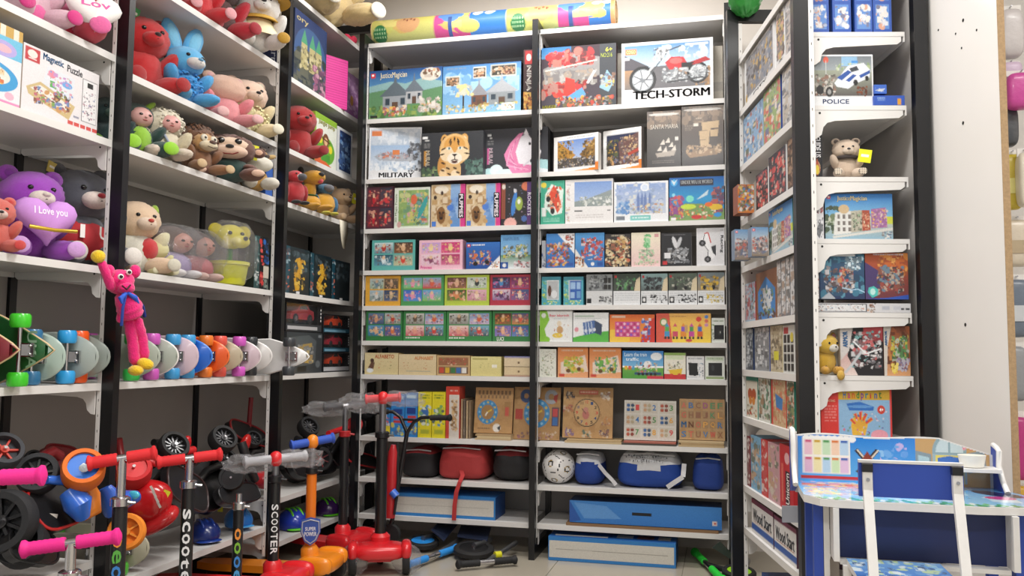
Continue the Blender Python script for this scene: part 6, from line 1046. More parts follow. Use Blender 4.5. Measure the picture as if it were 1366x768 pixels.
k = MB(); k.tube([(0, 0, .34), (.01, 0, .5), (0, 0, .62)], .04, 10); k.build('stem', plush('#3f8a4a'), r, 60)
EL(r, 'head', (0, -.03, .76), (.22, .16, .19), '#e3d51f'); EL(r, 'muzzle', (.08, -.16, .68), (.13, .1, .1), '#e8dc3a')
for sx in (-1, 1): EL(r, 'ear', (sx*.2, 0, .84), (.11, .06, .12), '#dccb1a', rot=(0, sx*.5, 0)); EL(r, 'eye', (sx*.09, -.18, .8), .03, '#151515', jit=0, nu=12, nv=8, mt=plastic('#151515', .15))
EL(r, 'nose', (.1, -.26, .72), .035, '#1a1a1a', jit=0, nu=12, nv=8)
mb = MB(); mb.ell((0, 0, .5), (.36, .34, .51), nu=28, nv=18, e=.8, jit=.06); mb.v = [(x, y, max(.001, z)) for x, y, z in mb.v]; mb.build('plastic_bag', FILM, r, 80)
# --- far bay plush
r = bear('curly cream bear with white soles on the topmost shelf', 440, -85, LZ['T'], .05, .75, '#d9c08a', foot='#ece4d2', muz='#efe2c8', jit=.06)
heart(empty('heart_pillow', (XL-.07, atX(467, 48, XL-.07)[1], LZ['T']+ST), 1.0), (0, 0, .05), .05, '#e5395c').parent['label'] = 'small red heart pillow beside the curly cream bear'
bpy.data.objects['heart_pillow']['category'] = 'pillow'
r = bear('shiny red plush robot toy beside the green game box', 398, 140, LZ['a'], .09, .6, '#a81418', muz='#b5161a', foot='#8f1014', ears=0, nose='#3a0a0c')
r = plush_base('red plush parrot with grey beak at the shelf edge', 393, 228, LZ['B'], .03, .8, name='plush_parrot')
EL(r, 'body', (0, 0, .36), (.24, .22, .36), '#c4202a'); EL(r, 'head', (0, -.03, .8), (.2, .19, .19), '#c81f2a'); EL(r, 'face', (.02, -.13, .8), (.14, .1, .13), '#efe9e2', jit=.01); EL(r, 'beak', (.03, -.24, .78), (.09, .12, .1), '#5a5c62', jit=.01)
for sx in (-1, 1): EL(r, 'eye', (sx*.08, -.19, .87), .026, '#111', jit=0, nu=12, nv=8); EL(r, 'wing', (sx*.24, 0, .36), (.07, .15, .26), '#a81a22'); EL(r, 'foot', (sx*.11, -.25, .05), (.09, .13, .05), '#1c1c1e')
r = plush_base('yellow plush dog with long neck, black ears and red tongue', 413, 219, LZ['B'], .05, .75, name='plush_dog')
EL(r, 'body', (0, 0, .2), (.2, .26, .2), '#e3a520'); EL(r, 'neck', (0, -.02, .5), (.12, .12, .3), '#e3a520'); EL(r, 'head', (.02, -.1, .82), (.2, .26, .17), '#e6a822'); EL(r, 'nose', (.03, -.36, .86), (.06, .05, .05), '#151212', jit=0)
EL(r, 'tongue', (.05, -.3, .7), (.04, .07, .06), '#d9505a', jit=0); EL(r, 'collar', (0, -.03, .38), (.15, .15, .035), '#1f5a34', jit=0, mt=cloth('#1f5a34'))
for sx in (-1, 1): EL(r, 'ear', (sx*.17, .02, .97), (.06, .05, .1), '#18140f'); EL(r, 'leg', (sx*.14, -.32, .07), (.09, .24, .07), '#e6ab28')
r = plush_base('yellow and blue plush parrot with a grey beak next to the beige bear', 433, 246, LZ['B'], .03, .8, name='plush_parrot')
EL(r, 'body', (0, 0, .36), (.27, .23, .36), '#e0a41c'); EL(r, 'head', (0, -.02, .82), (.2, .18, .18), '#3a6f8f'); EL(r, 'beak', (0, -.16, .84), (.13, .14, .12), '#6a6c74', jit=.01)
for sx in (-1, 1): EL(r, 'wing', (sx*.27, 0, .36), (.08, .16, .27), '#2f6a94'); EL(r, 'foot', (sx*.12, -.24, .05), (.09, .13, .05), '#d9cf3a')
r = bear('beige short haired bear with a yellow tag near the corner', 455, 250, LZ['B'], .06, .8, '#c9a47c', muz='#d4b48e', foot='#d0ae86')
tagcard(r, (.3, -.2, .68), (0, .2, .1), '#cfc82a', .24)
mb = MB()
for (i, row) in enumerate([[(-.045, .02, .002), (.05, .02, .002)], [(-.05, -.063, .001), (.055, -.063, .001)], [(-.045, -.066, -.06), (.05, -.066, -.06)], [(-.025, -.064, -.11), (.03, -.063, -.12)], [(-.005, -.064, -.145), (.02, -.063, -.15)]]):
    for (x, y, z) in row: mb.v.append((x, y, z)); mb.n += 1
for i in range(4): mb.f.append((2*i, 2*i+1, 2*i+3, 2*i+2)); mb.c.append(None)
o = mb.build('white_cloth', cloth('#e3dcc8'), None, 70, fixn=False); p = atX(458, 300, XL); o.location = (XL-.06, p[1], LZ['B']+ST+.001); o.rotation_euler = (0, 0, math.pi/2); sm = o.modifiers.new('t', 'SOLIDIFY'); sm.thickness = .003; sm.offset = 1
tag(o, 'crumpled cream cloth hanging over the shelf edge under the beige bear', 'cloth')
# --- boxes of the left unit
def LF(z, x0, x1, h, name, label, cat, art, side='#999', d=.06, inset=.015, yaw=0.0, px=None, lo=None, hi=None, zoff=0.0, **k):
    zb = z+ST+zoff
    def yp(x):
        a, b = -3.2, .45
        for _ in range(40):
            m_ = (a+b)/2; p = np.array((XL-inset, m_, zb))-CAM; u = 683+FPX*(p @ CR)/(p @ CF)
            if u < x: a = m_
            else: b = m_
        return a
    y0, y1 = yp(x0), yp(x1)
    if lo is not None: y0 = max(y0, lo)
    if hi is not None: y1 = min(y1, hi)
    return carton(name, label, cat, (XL-inset, (y0+y1)/2, zb+.0004), math.pi/2+yaw, y1-y0-.002, h, d, art, side, px=px or (int((y1-y0)*200)+4, int(h*300)+4), **k)
def hpx(px, py, z, inset=.015): return atX(px, py, XL-inset)[2]-z-ST
def art_magnet(a):
    a.r(0, 0, 1, 1, '#e6e2e4'); a.r(.02, .03, .2, .23, '#c23a40').e(.11, .12, .06, .06, '#f0e4dc').r(.06, .18, .16, .2, '#f0d5d0')
    a.t('Magnetic', .24, .03, .5, .16, '#3f86c4', bold=.02).t('Puzzle', .55, .05, .76, .16, '#33343a', bold=.02)
    a.p([(.22, .62), (.3, .2), (.66, .24), (.64, .6)], '#dfe3ea').e(.36, .3, .05, .06, '#e58aa0').r(.34, .4, .4, .5, '#5fae5a').e(.56, .38, .07, .05, '#6fa8e0').b(.3, .26, .64, .56, ['#e59ab0', '#6fae5a', '#6f9ae0', '#e8c84a', '#c98ad0'], 24, .02, .05, 3)
    a.p([(.05, .62), (.22, .48), (.68, .66), (.6, .9), (.08, .72)], '#cdb684').p([(.1, .62), (.22, .53), (.62, .68), (.56, .82)], '#e9e4dc').b(.14, .55, .6, .82, ['#6fae4a', '#8a4a34', '#d0607a', '#5f8ac9', '#3a2a24', '#d9a05a'], 60, .02, .07, 4)
    a.r(.77, .16, .98, .84, '#3a3a3e').r(.775, .17, .975, .83, '#eceaec').r(.84, .2, .92, .28, '#222').b(.79, .34, .96, .8, ['#8a8a90', '#33343a', '#c9a0a8', '#7a8ab0'], 40, .012, .03, 5)
    [a.r(.59+.085*k, .9, .66+.085*k, .96, '#d0504c') for k in range(5)]; a.r(.66, .8, .74, .83, '#99a')
h = hpx(30, 55, LZ['B'])
LF(LZ['B'], 27, 129, h, 'puzzle_box', 'large white box with Magnetic Puzzle lettering and red badge', 'box', art_magnet, '#dcd8d6', .05, px=(130, 110), hi=-1.83)
LF(LZ['B'], -70, 26, h*1.12, 'toy_box', 'light blue play set box with a gold top edge beside the magnetic puzzle', 'box', lambda a: (a.r(0, 0, 1, 1, '#e9e6ea'), a.r(0, 0, 1, .14, '#c9a250'), a.r(0, .14, 1, .4, '#6fbfe0'), [a.r(.06+.2*k, 0, .14+.2*k, .14, '#e9e0cf') for k in range(5)], a.e(.72, .3, .2, .1, '#b5a8e0'), a.e(.72, .3, .12, .05, '#e8b5c0'), a.e(.5, .68, .46, .2, '#3f9ed6'), a.e(.5, .66, .34, .13, '#e9e4d8'), a.b(.3, .5, .75, .75, ['#e8b53c', '#d9603a', '#8a5a3a', '#f0d8b0'], 24, .03, .08), a.r(0, .95, 1, .98, '#e58ab5'), a.e(.84, .88, .07, .05, '#f0b5c8')), '#c9a250', .06, px=(100, 110), lo=-2.84)
# far bay
h = hpx(440, 30, LZ['u'])
LF(LZ['u'], 391, 434, .36, 'building_set_box', 'tall dark blue box picturing a castle with green towers at night', 'box', lambda a: (a.g(0, 0, 1, 1, '#22386a', '#3a4250'), a.e(.5, .55, .5, .4, '#3a5a8a'), a.b(0, .5, 1, 1, ['#2c3a3a', '#454a48', '#1f2a34', '#6a6a5a'], 60, .05, .14, 2), [(a.p([(x-.09, .75), (x-.09, .4), (x, .22), (x+.09, .4), (x+.09, .75)], '#b5aa7a'), a.p([(x-.1, .4), (x, .2), (x+.1, .4)], '#4f9a74')) for x in (.3, .55, .75)], a.b(.2, .45, .85, .75, ['#8a8258', '#d5caa0', '#55503a'], 50, .02, .05, 3), a.b(.6, .6, 1, .98, ['#9a5a7a', '#5a3a5a', '#d0a0b0', '#33404a'], 40, .03, .08, 4), a.t('ory', .05, .08, .4, .16, '#b5a878', bold=.01)), '#22304a', .05, lo=-.66)
LF(LZ['u'], 440, 456, .27, 'book', 'hot pink ridged book box standing beside the castle box', 'book', lambda a: (a.r(0, 0, 1, 1, '#dd3a96'), [a.r(0, .05*k, 1, .05*k+.02, '#c22a80') for k in range(20)]), '#d0308a', .1, yaw=-.5)
LF(LZ['u'], 457, 478, .24, 'book', 'lilac picture book with a golden figure next to the pink ridged book', 'book', lambda a: (a.g(0, 0, 1, 1, '#b58ab8', '#a86aa8'), a.b(.1, .1, .9, .9, ['#c9a0cc', '#9a5aa0', '#d9b5d5'], 40, .04, .1), a.e(.55, .62, .1, .12, '#c9904a')), '#a06aa4', .05)
LF(LZ['a'], 419, 448, hpx(425, 150, LZ['a']), 'game_box', 'green and white jungle game box with a monkey picture', 'box', lambda a: (a.r(0, 0, 1, 1, '#e4e8dc'), a.r(0, 0, 1, .12, '#8fb83a'), a.r(0, .0, .06, 1, '#8fb83a'), a.t('Jungle Jump', .15, .1, .9, .22, '#c9c430', bold=.03), a.e(.5, .68, .42, .28, '#6fae3a'), a.e(.5, .48, .14, .14, '#7a4a2c'), a.e(.5, .5, .08, .08, '#e0b58a'), a.l([(.3, .45), (.7, .5)], .03, '#5a3a20'), a.e(.25, .5, .09, .08, '#e8d83a'), a.e(.72, .62, .09, .08, '#e8d83a'), a.p([(0, 1), (.1, .8), (.5, .9), (.9, 1)], '#d9683a'), a.r(.3, .75, .7, .9, '#4f9a3a')), '#86a832', .08, right='#6a7a3a', left='#93b23a')
LF(LZ['a'], 449, 469, hpx(458, 172, LZ['a']), 'game_box', 'small white framed box with dark blue rockets beside the jungle game', 'box', lambda a: (a.r(0, 0, 1, 1, '#d5d8da'), a.r(.14, .06, .9, .92, '#1f3566'), a.b(.18, .1, .86, .88, ['#5f8ac0', '#8fb0d5', '#16264a', '#3a5a94'], 50, .03, .1)), '#cfd2d4', .06)
for q, (x0, x1) in enumerate(((380, 412), (413, 441), (442, 466))):
    LF(LZ['C'], x0, x1, .225-.006*q, 'toy_box', ('dark teal windowed box with a yellow folded robot next to the post', 'dark teal windowed box with a yellow folded robot in the middle of the row', 'dark teal windowed box without figure next to the corner post')[q], 'box', lambda a, q=q: (a.r(0, 0, 1, 1, '#15242c'), a.r(0, 0, .16, 1, '#1f4a5a'), a.b(.0, .05, .16, .95, ['#8fb8c4', '#d9653a', '#16323c'], 14, .03, .06, q), a.r(.2, .06, .97, .94, '#222b2e'), a.b(.25, .1, .95, .5, ['#3a474c', '#2c3840', '#55636a'], 20, .05, .12, q), (a.l([(.5, .92), (.42, .65), (.62, .45), (.5, .22)], .13, '#d9a028') if q < 2 else None), (a.b(.35, .25, .8, .92, ['#e3b53a', '#c9902a', '#2a2a2c', '#f0cc5a'], 26, .04, .09, q+2) if q < 2 else None), a.r(.45, .94, .6, .99, '#e9e9e9')), '#142a30', .1, film=True, lo=-.66)
LF(LZ['C'], 338, 361, .235, 'toy_box', 'black windowed box with red figure strips beside the bagged toys', 'box', lambda a: (a.r(0, 0, 1, 1, '#101416'), a.r(0, 0, .35, 1, '#2a4a4a'), a.b(.05, .05, .32, .95, ['#5f8a8a', '#d5d8d5', '#1c2c2e'], 20, .03, .07), a.b(.4, .08, .6, .95, ['#c9302f', '#8a1f20', '#e0605a'], 16, .04, .09), a.b(.65, .08, .95, .5, ['#2f6fc0', '#1f4a8a', '#16202a'], 16, .04, .09), a.r(.62, .55, .98, .78, '#cfc8b8'), a.b(.65, .8, .95, .97, ['#55605a', '#8a958a'], 10, .04, .07)), '#16201f', .08, hi=-.73)
# toy car boxes, real windows with a car inside
def toy_car(root, L, col, z0, y0, x0=0.0):
    c = MB(); pf = [(-.5, .1), (-.5, .2), (-.42, .26), (-.2, .3), (-.08, .42), (.18, .43), (.32, .32), (.5, .28), (.52, .16), (.5, .1)]
    c.prism([(x*L, z*L) for x, z in pf], lambda x, z: (x+x0, y0-.17*L, z+z0), lambda x, z: (x+x0, y0+.17*L, z+z0)); b = c.build('car_body', plastic(col, .2), root, 30)
    g = MB(); g.prism([(x*L, z*L) for x, z in [(-.14, .31), (-.05, .4), (.14, .41), (.24, .32)]], lambda x, z: (x+x0, y0-.172*L, z+z0), lambda x, z: (x+x0, y0+.172*L, z+z0)); g.build('car_window', plastic('#14161a', .1), b, 0)
    for sx in (-.3, .32):
        w_ = MB(); w_.tube([(sx*L+x0, y0-.185*L, z0+.11*L), (sx*L+x0, y0+.185*L, z0+.11*L)], .105*L, 14); o = w_.build('wheel', BLACKR, root, 40)
        h_ = MB(); h_.tube([(sx*L+x0, y0-.19*L, z0+.11*L), (sx*L+x0, y0-.186*L, z0+.11*L)], .06*L, 12); h_.build('hubcap', CHROME, o, 40)
def car_box(label, z, x0, x1, h, col, low, zoff, inset=.02, lo=None, d=.1):
    b = LF(z, x0, x1, h, 'toy_car_box', label, 'box', None, '#17171a', d, inset, zoff=zoff, lo=lo, px=(6, 6), bg='#17171a')
    w_ = max(v.co.x for v in b.data.vertices)*2
    me = b.data; old = me; mb = MB()            # open tray instead of the closed carton
    mb.box(-w_/2, w_/2, d-.004, d, 0, h, '#4a4d52'); mb.box(-w_/2, w_/2, 0, d-.004, 0, .006, '#1a1a1d'); mb.box(-w_/2, w_/2, 0, d-.004, h-.004, h, '#1a1a1d')
    for sx in (-1, 1): mb.box(*sorted((sx*w_/2, sx*(w_/2-.004))), 0, d-.004, .006, h-.004, '#1a1a1d')
    mb.box(-w_/2+.004, w_/2-.004, 0, .003, .006, h*.27, low); mb.box(w_/2-.022, w_/2-.004, 0, .003, h*.27, h-.004, '#141417')
    t = mb.build('toy_car_box', PRINT, None, 0); b.data = t.data; bpy.data.objects.remove(t)
    Lc = min(w_*.78, h*1.7); toy_car(b, Lc, col, h*.27, Lc*.19+.004, -.008)
    m2 = MB(); m2.box(-w_/2+.004, w_/2-.022, .0005, .0015, h*.27, h-.004); m2.build('window', CLEAR, b, 0)
    k = MB()
    for q in range(4): k.box(w_/2-.017, w_/2-.009, -.0008, -.0002, h*(.4+.13*q), h*(.47+.13*q))
    tag(k.build('print_marks', mat('#e4e4e4', .5), b, 0), kind='stuff')
    k = MB(); k.box(-w_/2+.015, w_/2-.05, -.0008, -.0002, h*.08, h*.2); k.build('print_panel', mat('#6f9ab0' if low == '#27566a' else '#b5b5b8', .5), b, 0)
    return b
D = LZ['D']
for q, (col, lb) in enumerate((('#d9451c', 'orange red toy car in a black window box, bottom of the stack of three'), ('#b5283a', 'crimson toy car in a black window box, middle of the stack of three'), ('#e04a1e', 'bright orange toy car in a black window box, top of the stack of three'))):
    car_box(lb, D, 431, 466, .1, col, '#b0b0b4' if q == 0 else '#27566a', .1012*q)
car_box('large window box with two toned red sports car on top of the gold set', D, 381, 429, .14, '#a8333a', '#3a3c40', .202, lo=-.665)
LF(D, 381, 429, .2, 'toy_box', 'grey window box with a gold and silver robot dinosaur', 'box', lambda a: (a.r(0, 0, 1, 1, '#3f4347'), a.p([(.15, .12), (.6, .06), (.82, .2), (.8, .75), (.3, .85), (.12, .6)], '#5a6064'), a.l([(.2, .5), (.4, .35), (.7, .3)], .1, '#b59a5a'), a.l([(.45, .4), (.5, .7), (.7, .72)], .09, '#c9a85a'), a.b(.3, .3, .75, .75, ['#b5945a', '#d5c08a', '#7a8086', '#9aa0a5'], 36, .03, .09), a.r(.3, .82, .55, .96, '#1a1a1c'), a.e(.88, .78, .07, .09, '#6a7075'), a.r(.88, .05, .97, .12, '#8a9094')), '#34373a', .1, film=True, lo=-.665)
LF(D, 322, 361, .19, 'toy_box', 'dark maroon windowed box in shadow behind the skateboards', 'box', lambda a: (a.r(0, 0, 1, 1, '#171517'), a.r(.1, .12, .95, .6, '#4a1f24'), a.b(.15, .15, .9, .55, ['#5f262c', '#381519', '#6a3a3c'], 16, .06, .14), a.r(.0, .68, 1, .74, '#26262a')), '#141315', .08, inset=.25, hi=-.73, zoff=.0)

# --- skateboards standing on edge, noses out into the aisle
def make_board(col, wcol, L=.40, W=.15, blunt=.5, pointed=0.0, mt=None, graphic=None):
    root = empty('skateboard', (0, 0, 0))
    n = 18; P = []
    for k in range(n+1):                       # outline: nose at +x
        t = -math.pi/2+math.pi*k/n; c, s_ = math.cos(t), math.sin(t)
        if pointed: P.append((L/2-.17*(abs(s_)**pointed+.04*(1-c)), W/2*s_))
        else: P.append((L/2-.15+.15*abs(c)**(blunt*1.75), W/2*math.copysign(abs(s_)**.92, s_)))
    for k in range(9):
        t = math.pi/2+math.pi*k/8; c, s_ = math.cos(t), math.sin(t); P.append((-L/2+.06-.06*abs(c)**.6, W/2*.9*math.copysign(abs(s_)**.5, s_)))
    mb = MB(); m = len(P); V = []
    kick = lambda x: .02*max(0, (abs(x)-L*.32)/(L*.18))**2
    for zz, q in ((0, 1), (.004, 1.02), (.011, 1.0)): V += [(x*q, y*q, zz+kick(x)) for x, y in P]
    F = [(i*m+j, i*m+(j+1) % m, (i+1)*m+(j+1) % m, (i+1)*m+j) for i in range(2) for j in range(m)]
    # caps as strips so that the kick stays smooth
    def cap(b, rev):
        for j in range(n//2):
            f = (b+j, b+j+1, b+n-1-j, b+n-j)
            if len(set(f)) == 4: F.append(f if not rev else f[::-1])
        lo = [b+n+1+j for j in range(9)]; 
        F.append(tuple(([b+0, b+n]+lo) if rev else ([b+0, b+n]+lo)[::-1]))
    cap(0, True); cap(2*m, False)
    mb.add(V, F); d = mb.build('deck', mt or plastic(col, .35), root, 50)
    rim = MB(); rim.tube([(x*1.01, y*1.01, .006+kick(x)) for x, y in P], .0035, 6, closed=True); rim.build('deck_rim', mt or plastic(graphic or col, .3), d, 60)
    for sx in (-1, 1):
        x = sx*(L/2-.068)
        t = MB(); t.box(x-.028, x+.028, -.02, .02, -.008, 0); tr = t.build('truck', CHROME, root, 0)
        h_ = MB(); h_.prism([(-.018, -.008), (.018, -.008), (.008, -.03), (-.008, -.03)], lambda a, b: (x+a, -.016, b), lambda a, b: (x+a, .016, b)); h_.build('hanger', STEEL, tr, 0)
        a_ = MB(); a_.tube([(x, -W*.42, -.03), (x, W*.42, -.03)], .006, 8); a_.build('axle', CHROME, tr, 50)
        for sy in (-1, 1):
            for sxx in (-.018, .018):
                b_ = MB(); b_.ell((x+sxx, sy*.012, -.009), .0045, nu=8, nv=6); b_.build('bolt', CHROME, tr, 60)
            w_ = MB(); w_.lathe([(.012, -.02), (.024, -.02), (.028, -.013), (.028, .013), (.024, .02), (.012, .02)], 18, Matrix.Rotation(math.pi/2, 3, 'X')); o = w_.build('wheel', plastic(wcol, .3), root, 40); o.location = (x, sy*W*.42, -.03)
    return root
def place_board(root, tip, col_y, z, tilt=0.0, L=.40, yaw=0.0, W=.15):
    # long axis along +X (turned by yaw), bottom side towards -Y, resting on its lower wheels and edge
    root.rotation_euler = (-math.pi/2+tilt, 0, yaw)
    root.rotation_mode = 'XYZ'
    root.location = (tip-L/2*math.cos(yaw), col_y-L/2*math.sin(yaw), z+ST+W*.42+.0225)
SK = [(206, '#aab3a6', '#35b04a', 'translucent grey green penny board behind the pink hanging plush', .5, .05, 0), (231, '#a7afa4', '#c95ab8', 'translucent grey penny board with pink wheels', .5, .05, 0), (258, '#cfb9c4', '#3f9ad5', 'pale pink blunt nosed penny board with blue wheels', .32, .05, 0),
      (277, '#1f62c4', '#3f9ad5', 'royal blue penny board between the pink and orange boards', .55, .05, 0), (300, '#e2591a', '#e87a2a', 'orange penny board behind the royal blue board', .55, .05, 0), (318, '#b9ad94', '#e0584a', 'beige translucent penny board with red wheels', .6, .05, 0),
      (343, '#c9b5be', '#cf5ac0', 'pale mauve penny board with magenta wheels', .55, .07, 0), (358, '#d3d0ce', '#33363a', 'white penny board with black wheels, just behind the mauve board', .55, .07, 0)]
for (px, c, wc, lb, bl, pro, yw) in SK:
    b = make_board(c, wc, blunt=bl, graphic={'#1f62c4': '#3f86dd', '#e2591a': '#ef7a3a'}.get(c, '#e3e0de' if c in ('#c9b5be', '#d3d0ce', '#a7afa4') else None)); p = atX(px, 480, XL+pro); place_board(b, XL+pro, p[1], LZ['D'], yaw=yw); tag(b, lb, 'skateboard', 'penny boards on the left unit')
b = make_board('#d5d4d3', '#3a3e42', pointed=1.7, graphic='#efeeec'); p = atX(403, 478, XL+.17); place_board(b, XL+.17, min(p[1], -.77), LZ['D']); tag(b, 'white pointed penny board jutting far out past the post', 'skateboard', 'penny boards on the left unit')
p = atX(403, 478, XL+.17); b.location.y = -.775; b.rotation_euler[2] = .06; b.location.x = XL+.0
for (px, c, wc, lb, bl, pro) in ((77, '#a9bcb2', '#2f6f9a', 'pale sea green penny board behind the diamond shaped board', .35, .03), (129, '#9fa9a4', '#2f9fe0', 'grey translucent penny board with bright blue wheels', .5, .05), (151, '#8f9a94', '#ea5a1a', 'grey penny board with orange wheels half behind the post', .5, .04)):
    b = make_board(c, wc, blunt=bl); p = atX(px, 482, XL+pro); place_board(b, XL+pro, min(p[1], -1.89 if px < 140 else -1.845)-(.02 if px == 129 else 0), LZ['D']); tag(b, lb, 'skateboard', 'penny boards on the left unit')
DIA = mat('#1f5a2c', .35, 0, 'lacquer', .0, 30, .2, .4)
for (px, pro, lb, c, wc) in ((62, .09, 'dark green diamond nosed longboard with green wheels', '#1f5a2c', '#3fc42a'), (14, .09, 'dark red diamond nosed longboard at the shelf end', '#7a1f28', '#3fc42a')):
    b = make_board(c, wc, L=.46, W=.2, pointed=1.3, mt=mat(c, .35, 0, 'lacquer', 0, 30, .2, .4), graphic='#c9ae86'); p = atX(px, 478, XL+pro); place_board(b, XL+pro, p[1], LZ['D'], L=.46, W=.2); tag(b, lb, 'skateboard')
    rm = [o for o in b.children[0].children][0]; rm.data.materials[0] = mat('#c9ae86', .6)
    if px > 50:
        t = lettering([('UKA', 0, 0, 1, 1, '#8fae92', 90, .02)], .13, .165, -.055, .055, 0, b); t.rotation_euler = (math.pi/2, 0, 0); t.location = (.03, 0, -.0012)
# ------------------------------------------------------------------ pink plush hanging from the near post
def hp(px, py, dx=.085): return Vector(atX(px, py, XL+dx))
o0 = hp(165, 440); r = empty('plush_toy', o0, 0.0); tag(r, 'long legged hot pink plush toy with yellow feet and blue bow hanging on the post', 'plush toy')
def hv(px, py, dx=.085): return hp(px, py, dx)-o0
HOT = '#e81e78'
def limb(name, P, R, col, dx=None):
    mb = MB(); rnd = random.Random(3); n = 18; pts = []; rad = []
    Pv = [Vector(p) for p in P]
    for i in range(len(Pv)-1):
        for k in range(6): pts.append(Pv[i].lerp(Pv[i+1], k/6)); rad.append((R[i]+(R[i+1]-R[i])*k/6)*(1+rnd.uniform(-.05, .05)))
    pts.append(Pv[-1]); rad.append(R[-1]*.5); rad[0] *= .6
    mb.tube(pts, rad, 14); mb.v = [tuple(c+rnd.uniform(-.0012, .0012) for c in v) for v in mb.v]
    return mb.build(name, plush(col), r, 80)
EL(r, 'head', hv(160, 376), (.043, .045, .04), HOT, jit=.05); EL(r, 'snout', hv(168, 384, .115), (.026, .028, .02), HOT, jit=.04)
for px, py in ((139, 358), (174, 358)): EL(r, 'ear', hv(px+6, py+4, .08), (.018, .018, .022), HOT, jit=.05)
for px, py in ((161, 369), (172, 363)):
    e = EL(r, 'eye', hv(px, py, .125), .0095, '#f2f0ec', jit=0, nu=14, nv=10, mt=plastic('#f2f0ec', .15)); q = EL(r, 'pupil', (.006, -.005, 0), .0055, '#101012', jit=0, nu=10, nv=8, mt=plastic('#101012', .1)); q.parent = e
k = MB(); k.tube([hv(163, 381, .141), hv(169, 386, .145), hv(174, 380, .141)], .0028, 6); k.build('mouth', cloth('#3a1420'), r, 60)
limb('body', [hv(163, 392, .1), hv(172, 408, .1), hv(177, 424, .1)], [.026, .042, .034], HOT)
limb('arm', [hv(150, 386), hv(142, 366, .09), hv(134, 347, .085)], [.016, .014, .013], HOT); limb('arm', [hv(166, 396, .085), hv(162, 415, .075), hv(160, 430, .075)], [.015, .013, .012], HOT)
limb('leg', [hv(172, 424), hv(177, 455), hv(180, 486)], [.019, .018, .018], HOT); limb('leg', [hv(181, 424, .1), hv(189, 450, .1), hv(193, 480, .1)], [.019, .018, .017], HOT)
EL(r, 'foot', hv(181, 494, .1), (.03, .022, .017), '#e9c11e', rot=(0, 0, -.4)); EL(r, 'foot', hv(194, 485, .12), (.028, .02, .018), '#e9c11e', rot=(0, .3, .2)); EL(r, 'hand', hv(131, 342), (.022, .02, .02), '#e9c11e')
k = MB(); k.tube([hv(163, 393, .115), hv(170, 391, .128), hv(178, 386, .115)], .005, 8); k.build('neck_ribbon', cloth('#2f4fc0'), r, 60)
for P in ([(168, 391), (161, 398), (163, 405)], [(171, 391), (180, 397), (185, 405)]):
    k = MB(); k.tube([hv(x, y, .135) for x, y in P], [.005, .009, .003], 8); k.build('bow_loop', cloth('#2f5fd0'), r, 60)
k = MB(); k.tube([hv(168, 393, .135), hv(164, 410, .135), hv(162, 434, .12)], [.004, .005, .005], 6); k.build('ribbon_tail', cloth('#27409a'), r, 60)
k = MB(); k.tube([hv(180, 394, .115), hv(190, 408, .09), hv(193, 422, .08)], [.004, .006, .006], 6); k.build('ribbon_tail', cloth('#27409a'), r, 60)

# ------------------------------------------------------------------ scooters
def wheel(root, c, axis, R_, w_, tyre=BLACKR, hub=None, spokes=9, name='wheel'):
    ax = Vector(axis).normalized(); q = Vector((0, 0, 1)).rotation_difference(ax).to_matrix()
    mb = MB(); mb.lathe([(R_*.72, -w_/2), (R_*.93, -w_/2), (R_, -w_*.3), (R_, w_*.3), (R_*.93, w_/2), (R_*.72, w_/2), (R_*.7, 0)], 28); o = mb.build(name, tyre, root, 40); o.matrix_local = Matrix.Translation(Vector(c)) @ q.to_4x4()
    hm = hub or BLACKP
    k = MB(); k.lathe([(.001, -w_*.32), (R_*.22, -w_*.34), (R_*.24, 0), (R_*.22, w_*.34), (.001, w_*.32)], 14); k.build('hub', hm, o, 50)
    if spokes:
        for j in range(spokes):
            a = 2*math.pi*j/spokes; s_ = MB(); d = Vector((math.cos(a), math.sin(a), 0)); t = Vector((-d.y, d.x, 0))*R_*.05
            s_.add([d*R_*.2-t+Vector((0, 0, -w_*.2)), d*R_*.2+t+Vector((0, 0, -w_*.2)), d*R_*.73+t+Vector((0, 0, -w_*.2)), d*R_*.73-t+Vector((0, 0, -w_*.2)), d*R_*.2-t+Vector((0, 0, w_*.2)), d*R_*.2+t+Vector((0, 0, w_*.2)), d*R_*.73+t+Vector((0, 0, w_*.2)), d*R_*.73-t+Vector((0, 0, w_*.2))], [(0, 1, 2, 3), (7, 6, 5, 4), (0, 4, 5, 1), (1, 5, 6, 2), (2, 6, 7, 3), (3, 7, 4, 0)]); s_.build('spoke', hm, o, 0)
    else:
        k = MB(); k.lathe([(.001, -w_*.36), (R_*.72, -w_*.36), (R_*.72, w_*.36), (.001, w_*.36)], 24); k.build('wheel_disc', hm, o, 40)
    k = MB(); k.tube([(0, 0, -w_*.55), (0, 0, w_*.55)], R_*.09, 10); k.build('axle_cap', CHROME, o, 50)
    return o
def tubep(root, name, P, r_, mt, n=12):
    k = MB(); k.tube(P, r_, n); return k.build(name, mt, root, 50)
def grip(root, a, b, col, r_=.0165):
    a, b = Vector(a), Vector(b); n = 16; P = [a.lerp(b, k/n) for k in range(n+1)]
    R_ = [r_*(1.0 if k % 2 else .93) for k in range(n+1)]; R_[-1] = r_*.5; R_[-2] = r_*1.25; R_[-3] = r_*1.28
    k = MB(); k.tube(P, R_, 14); return k.build('grip', rubber(col) if col else BLACKR, root, 50)
def curved_text(root, txt, cols, x, y, z0, z1, r_, w_, ang):
    """letters stacked up the stem, each facing the aisle"""
    n = len(txt); T = []
    for k, ch in enumerate(txt):
        a = k/n; T.append((ch, .1, a+.01, .9, a+.9/n, cols[k % len(cols)], 90, .05))
    o = lettering(T, -w_/2, w_/2, z0, z1, -r_-.0012, root); o.location = (x, y, 0); o.rotation_euler = (0, 0, ang); return o
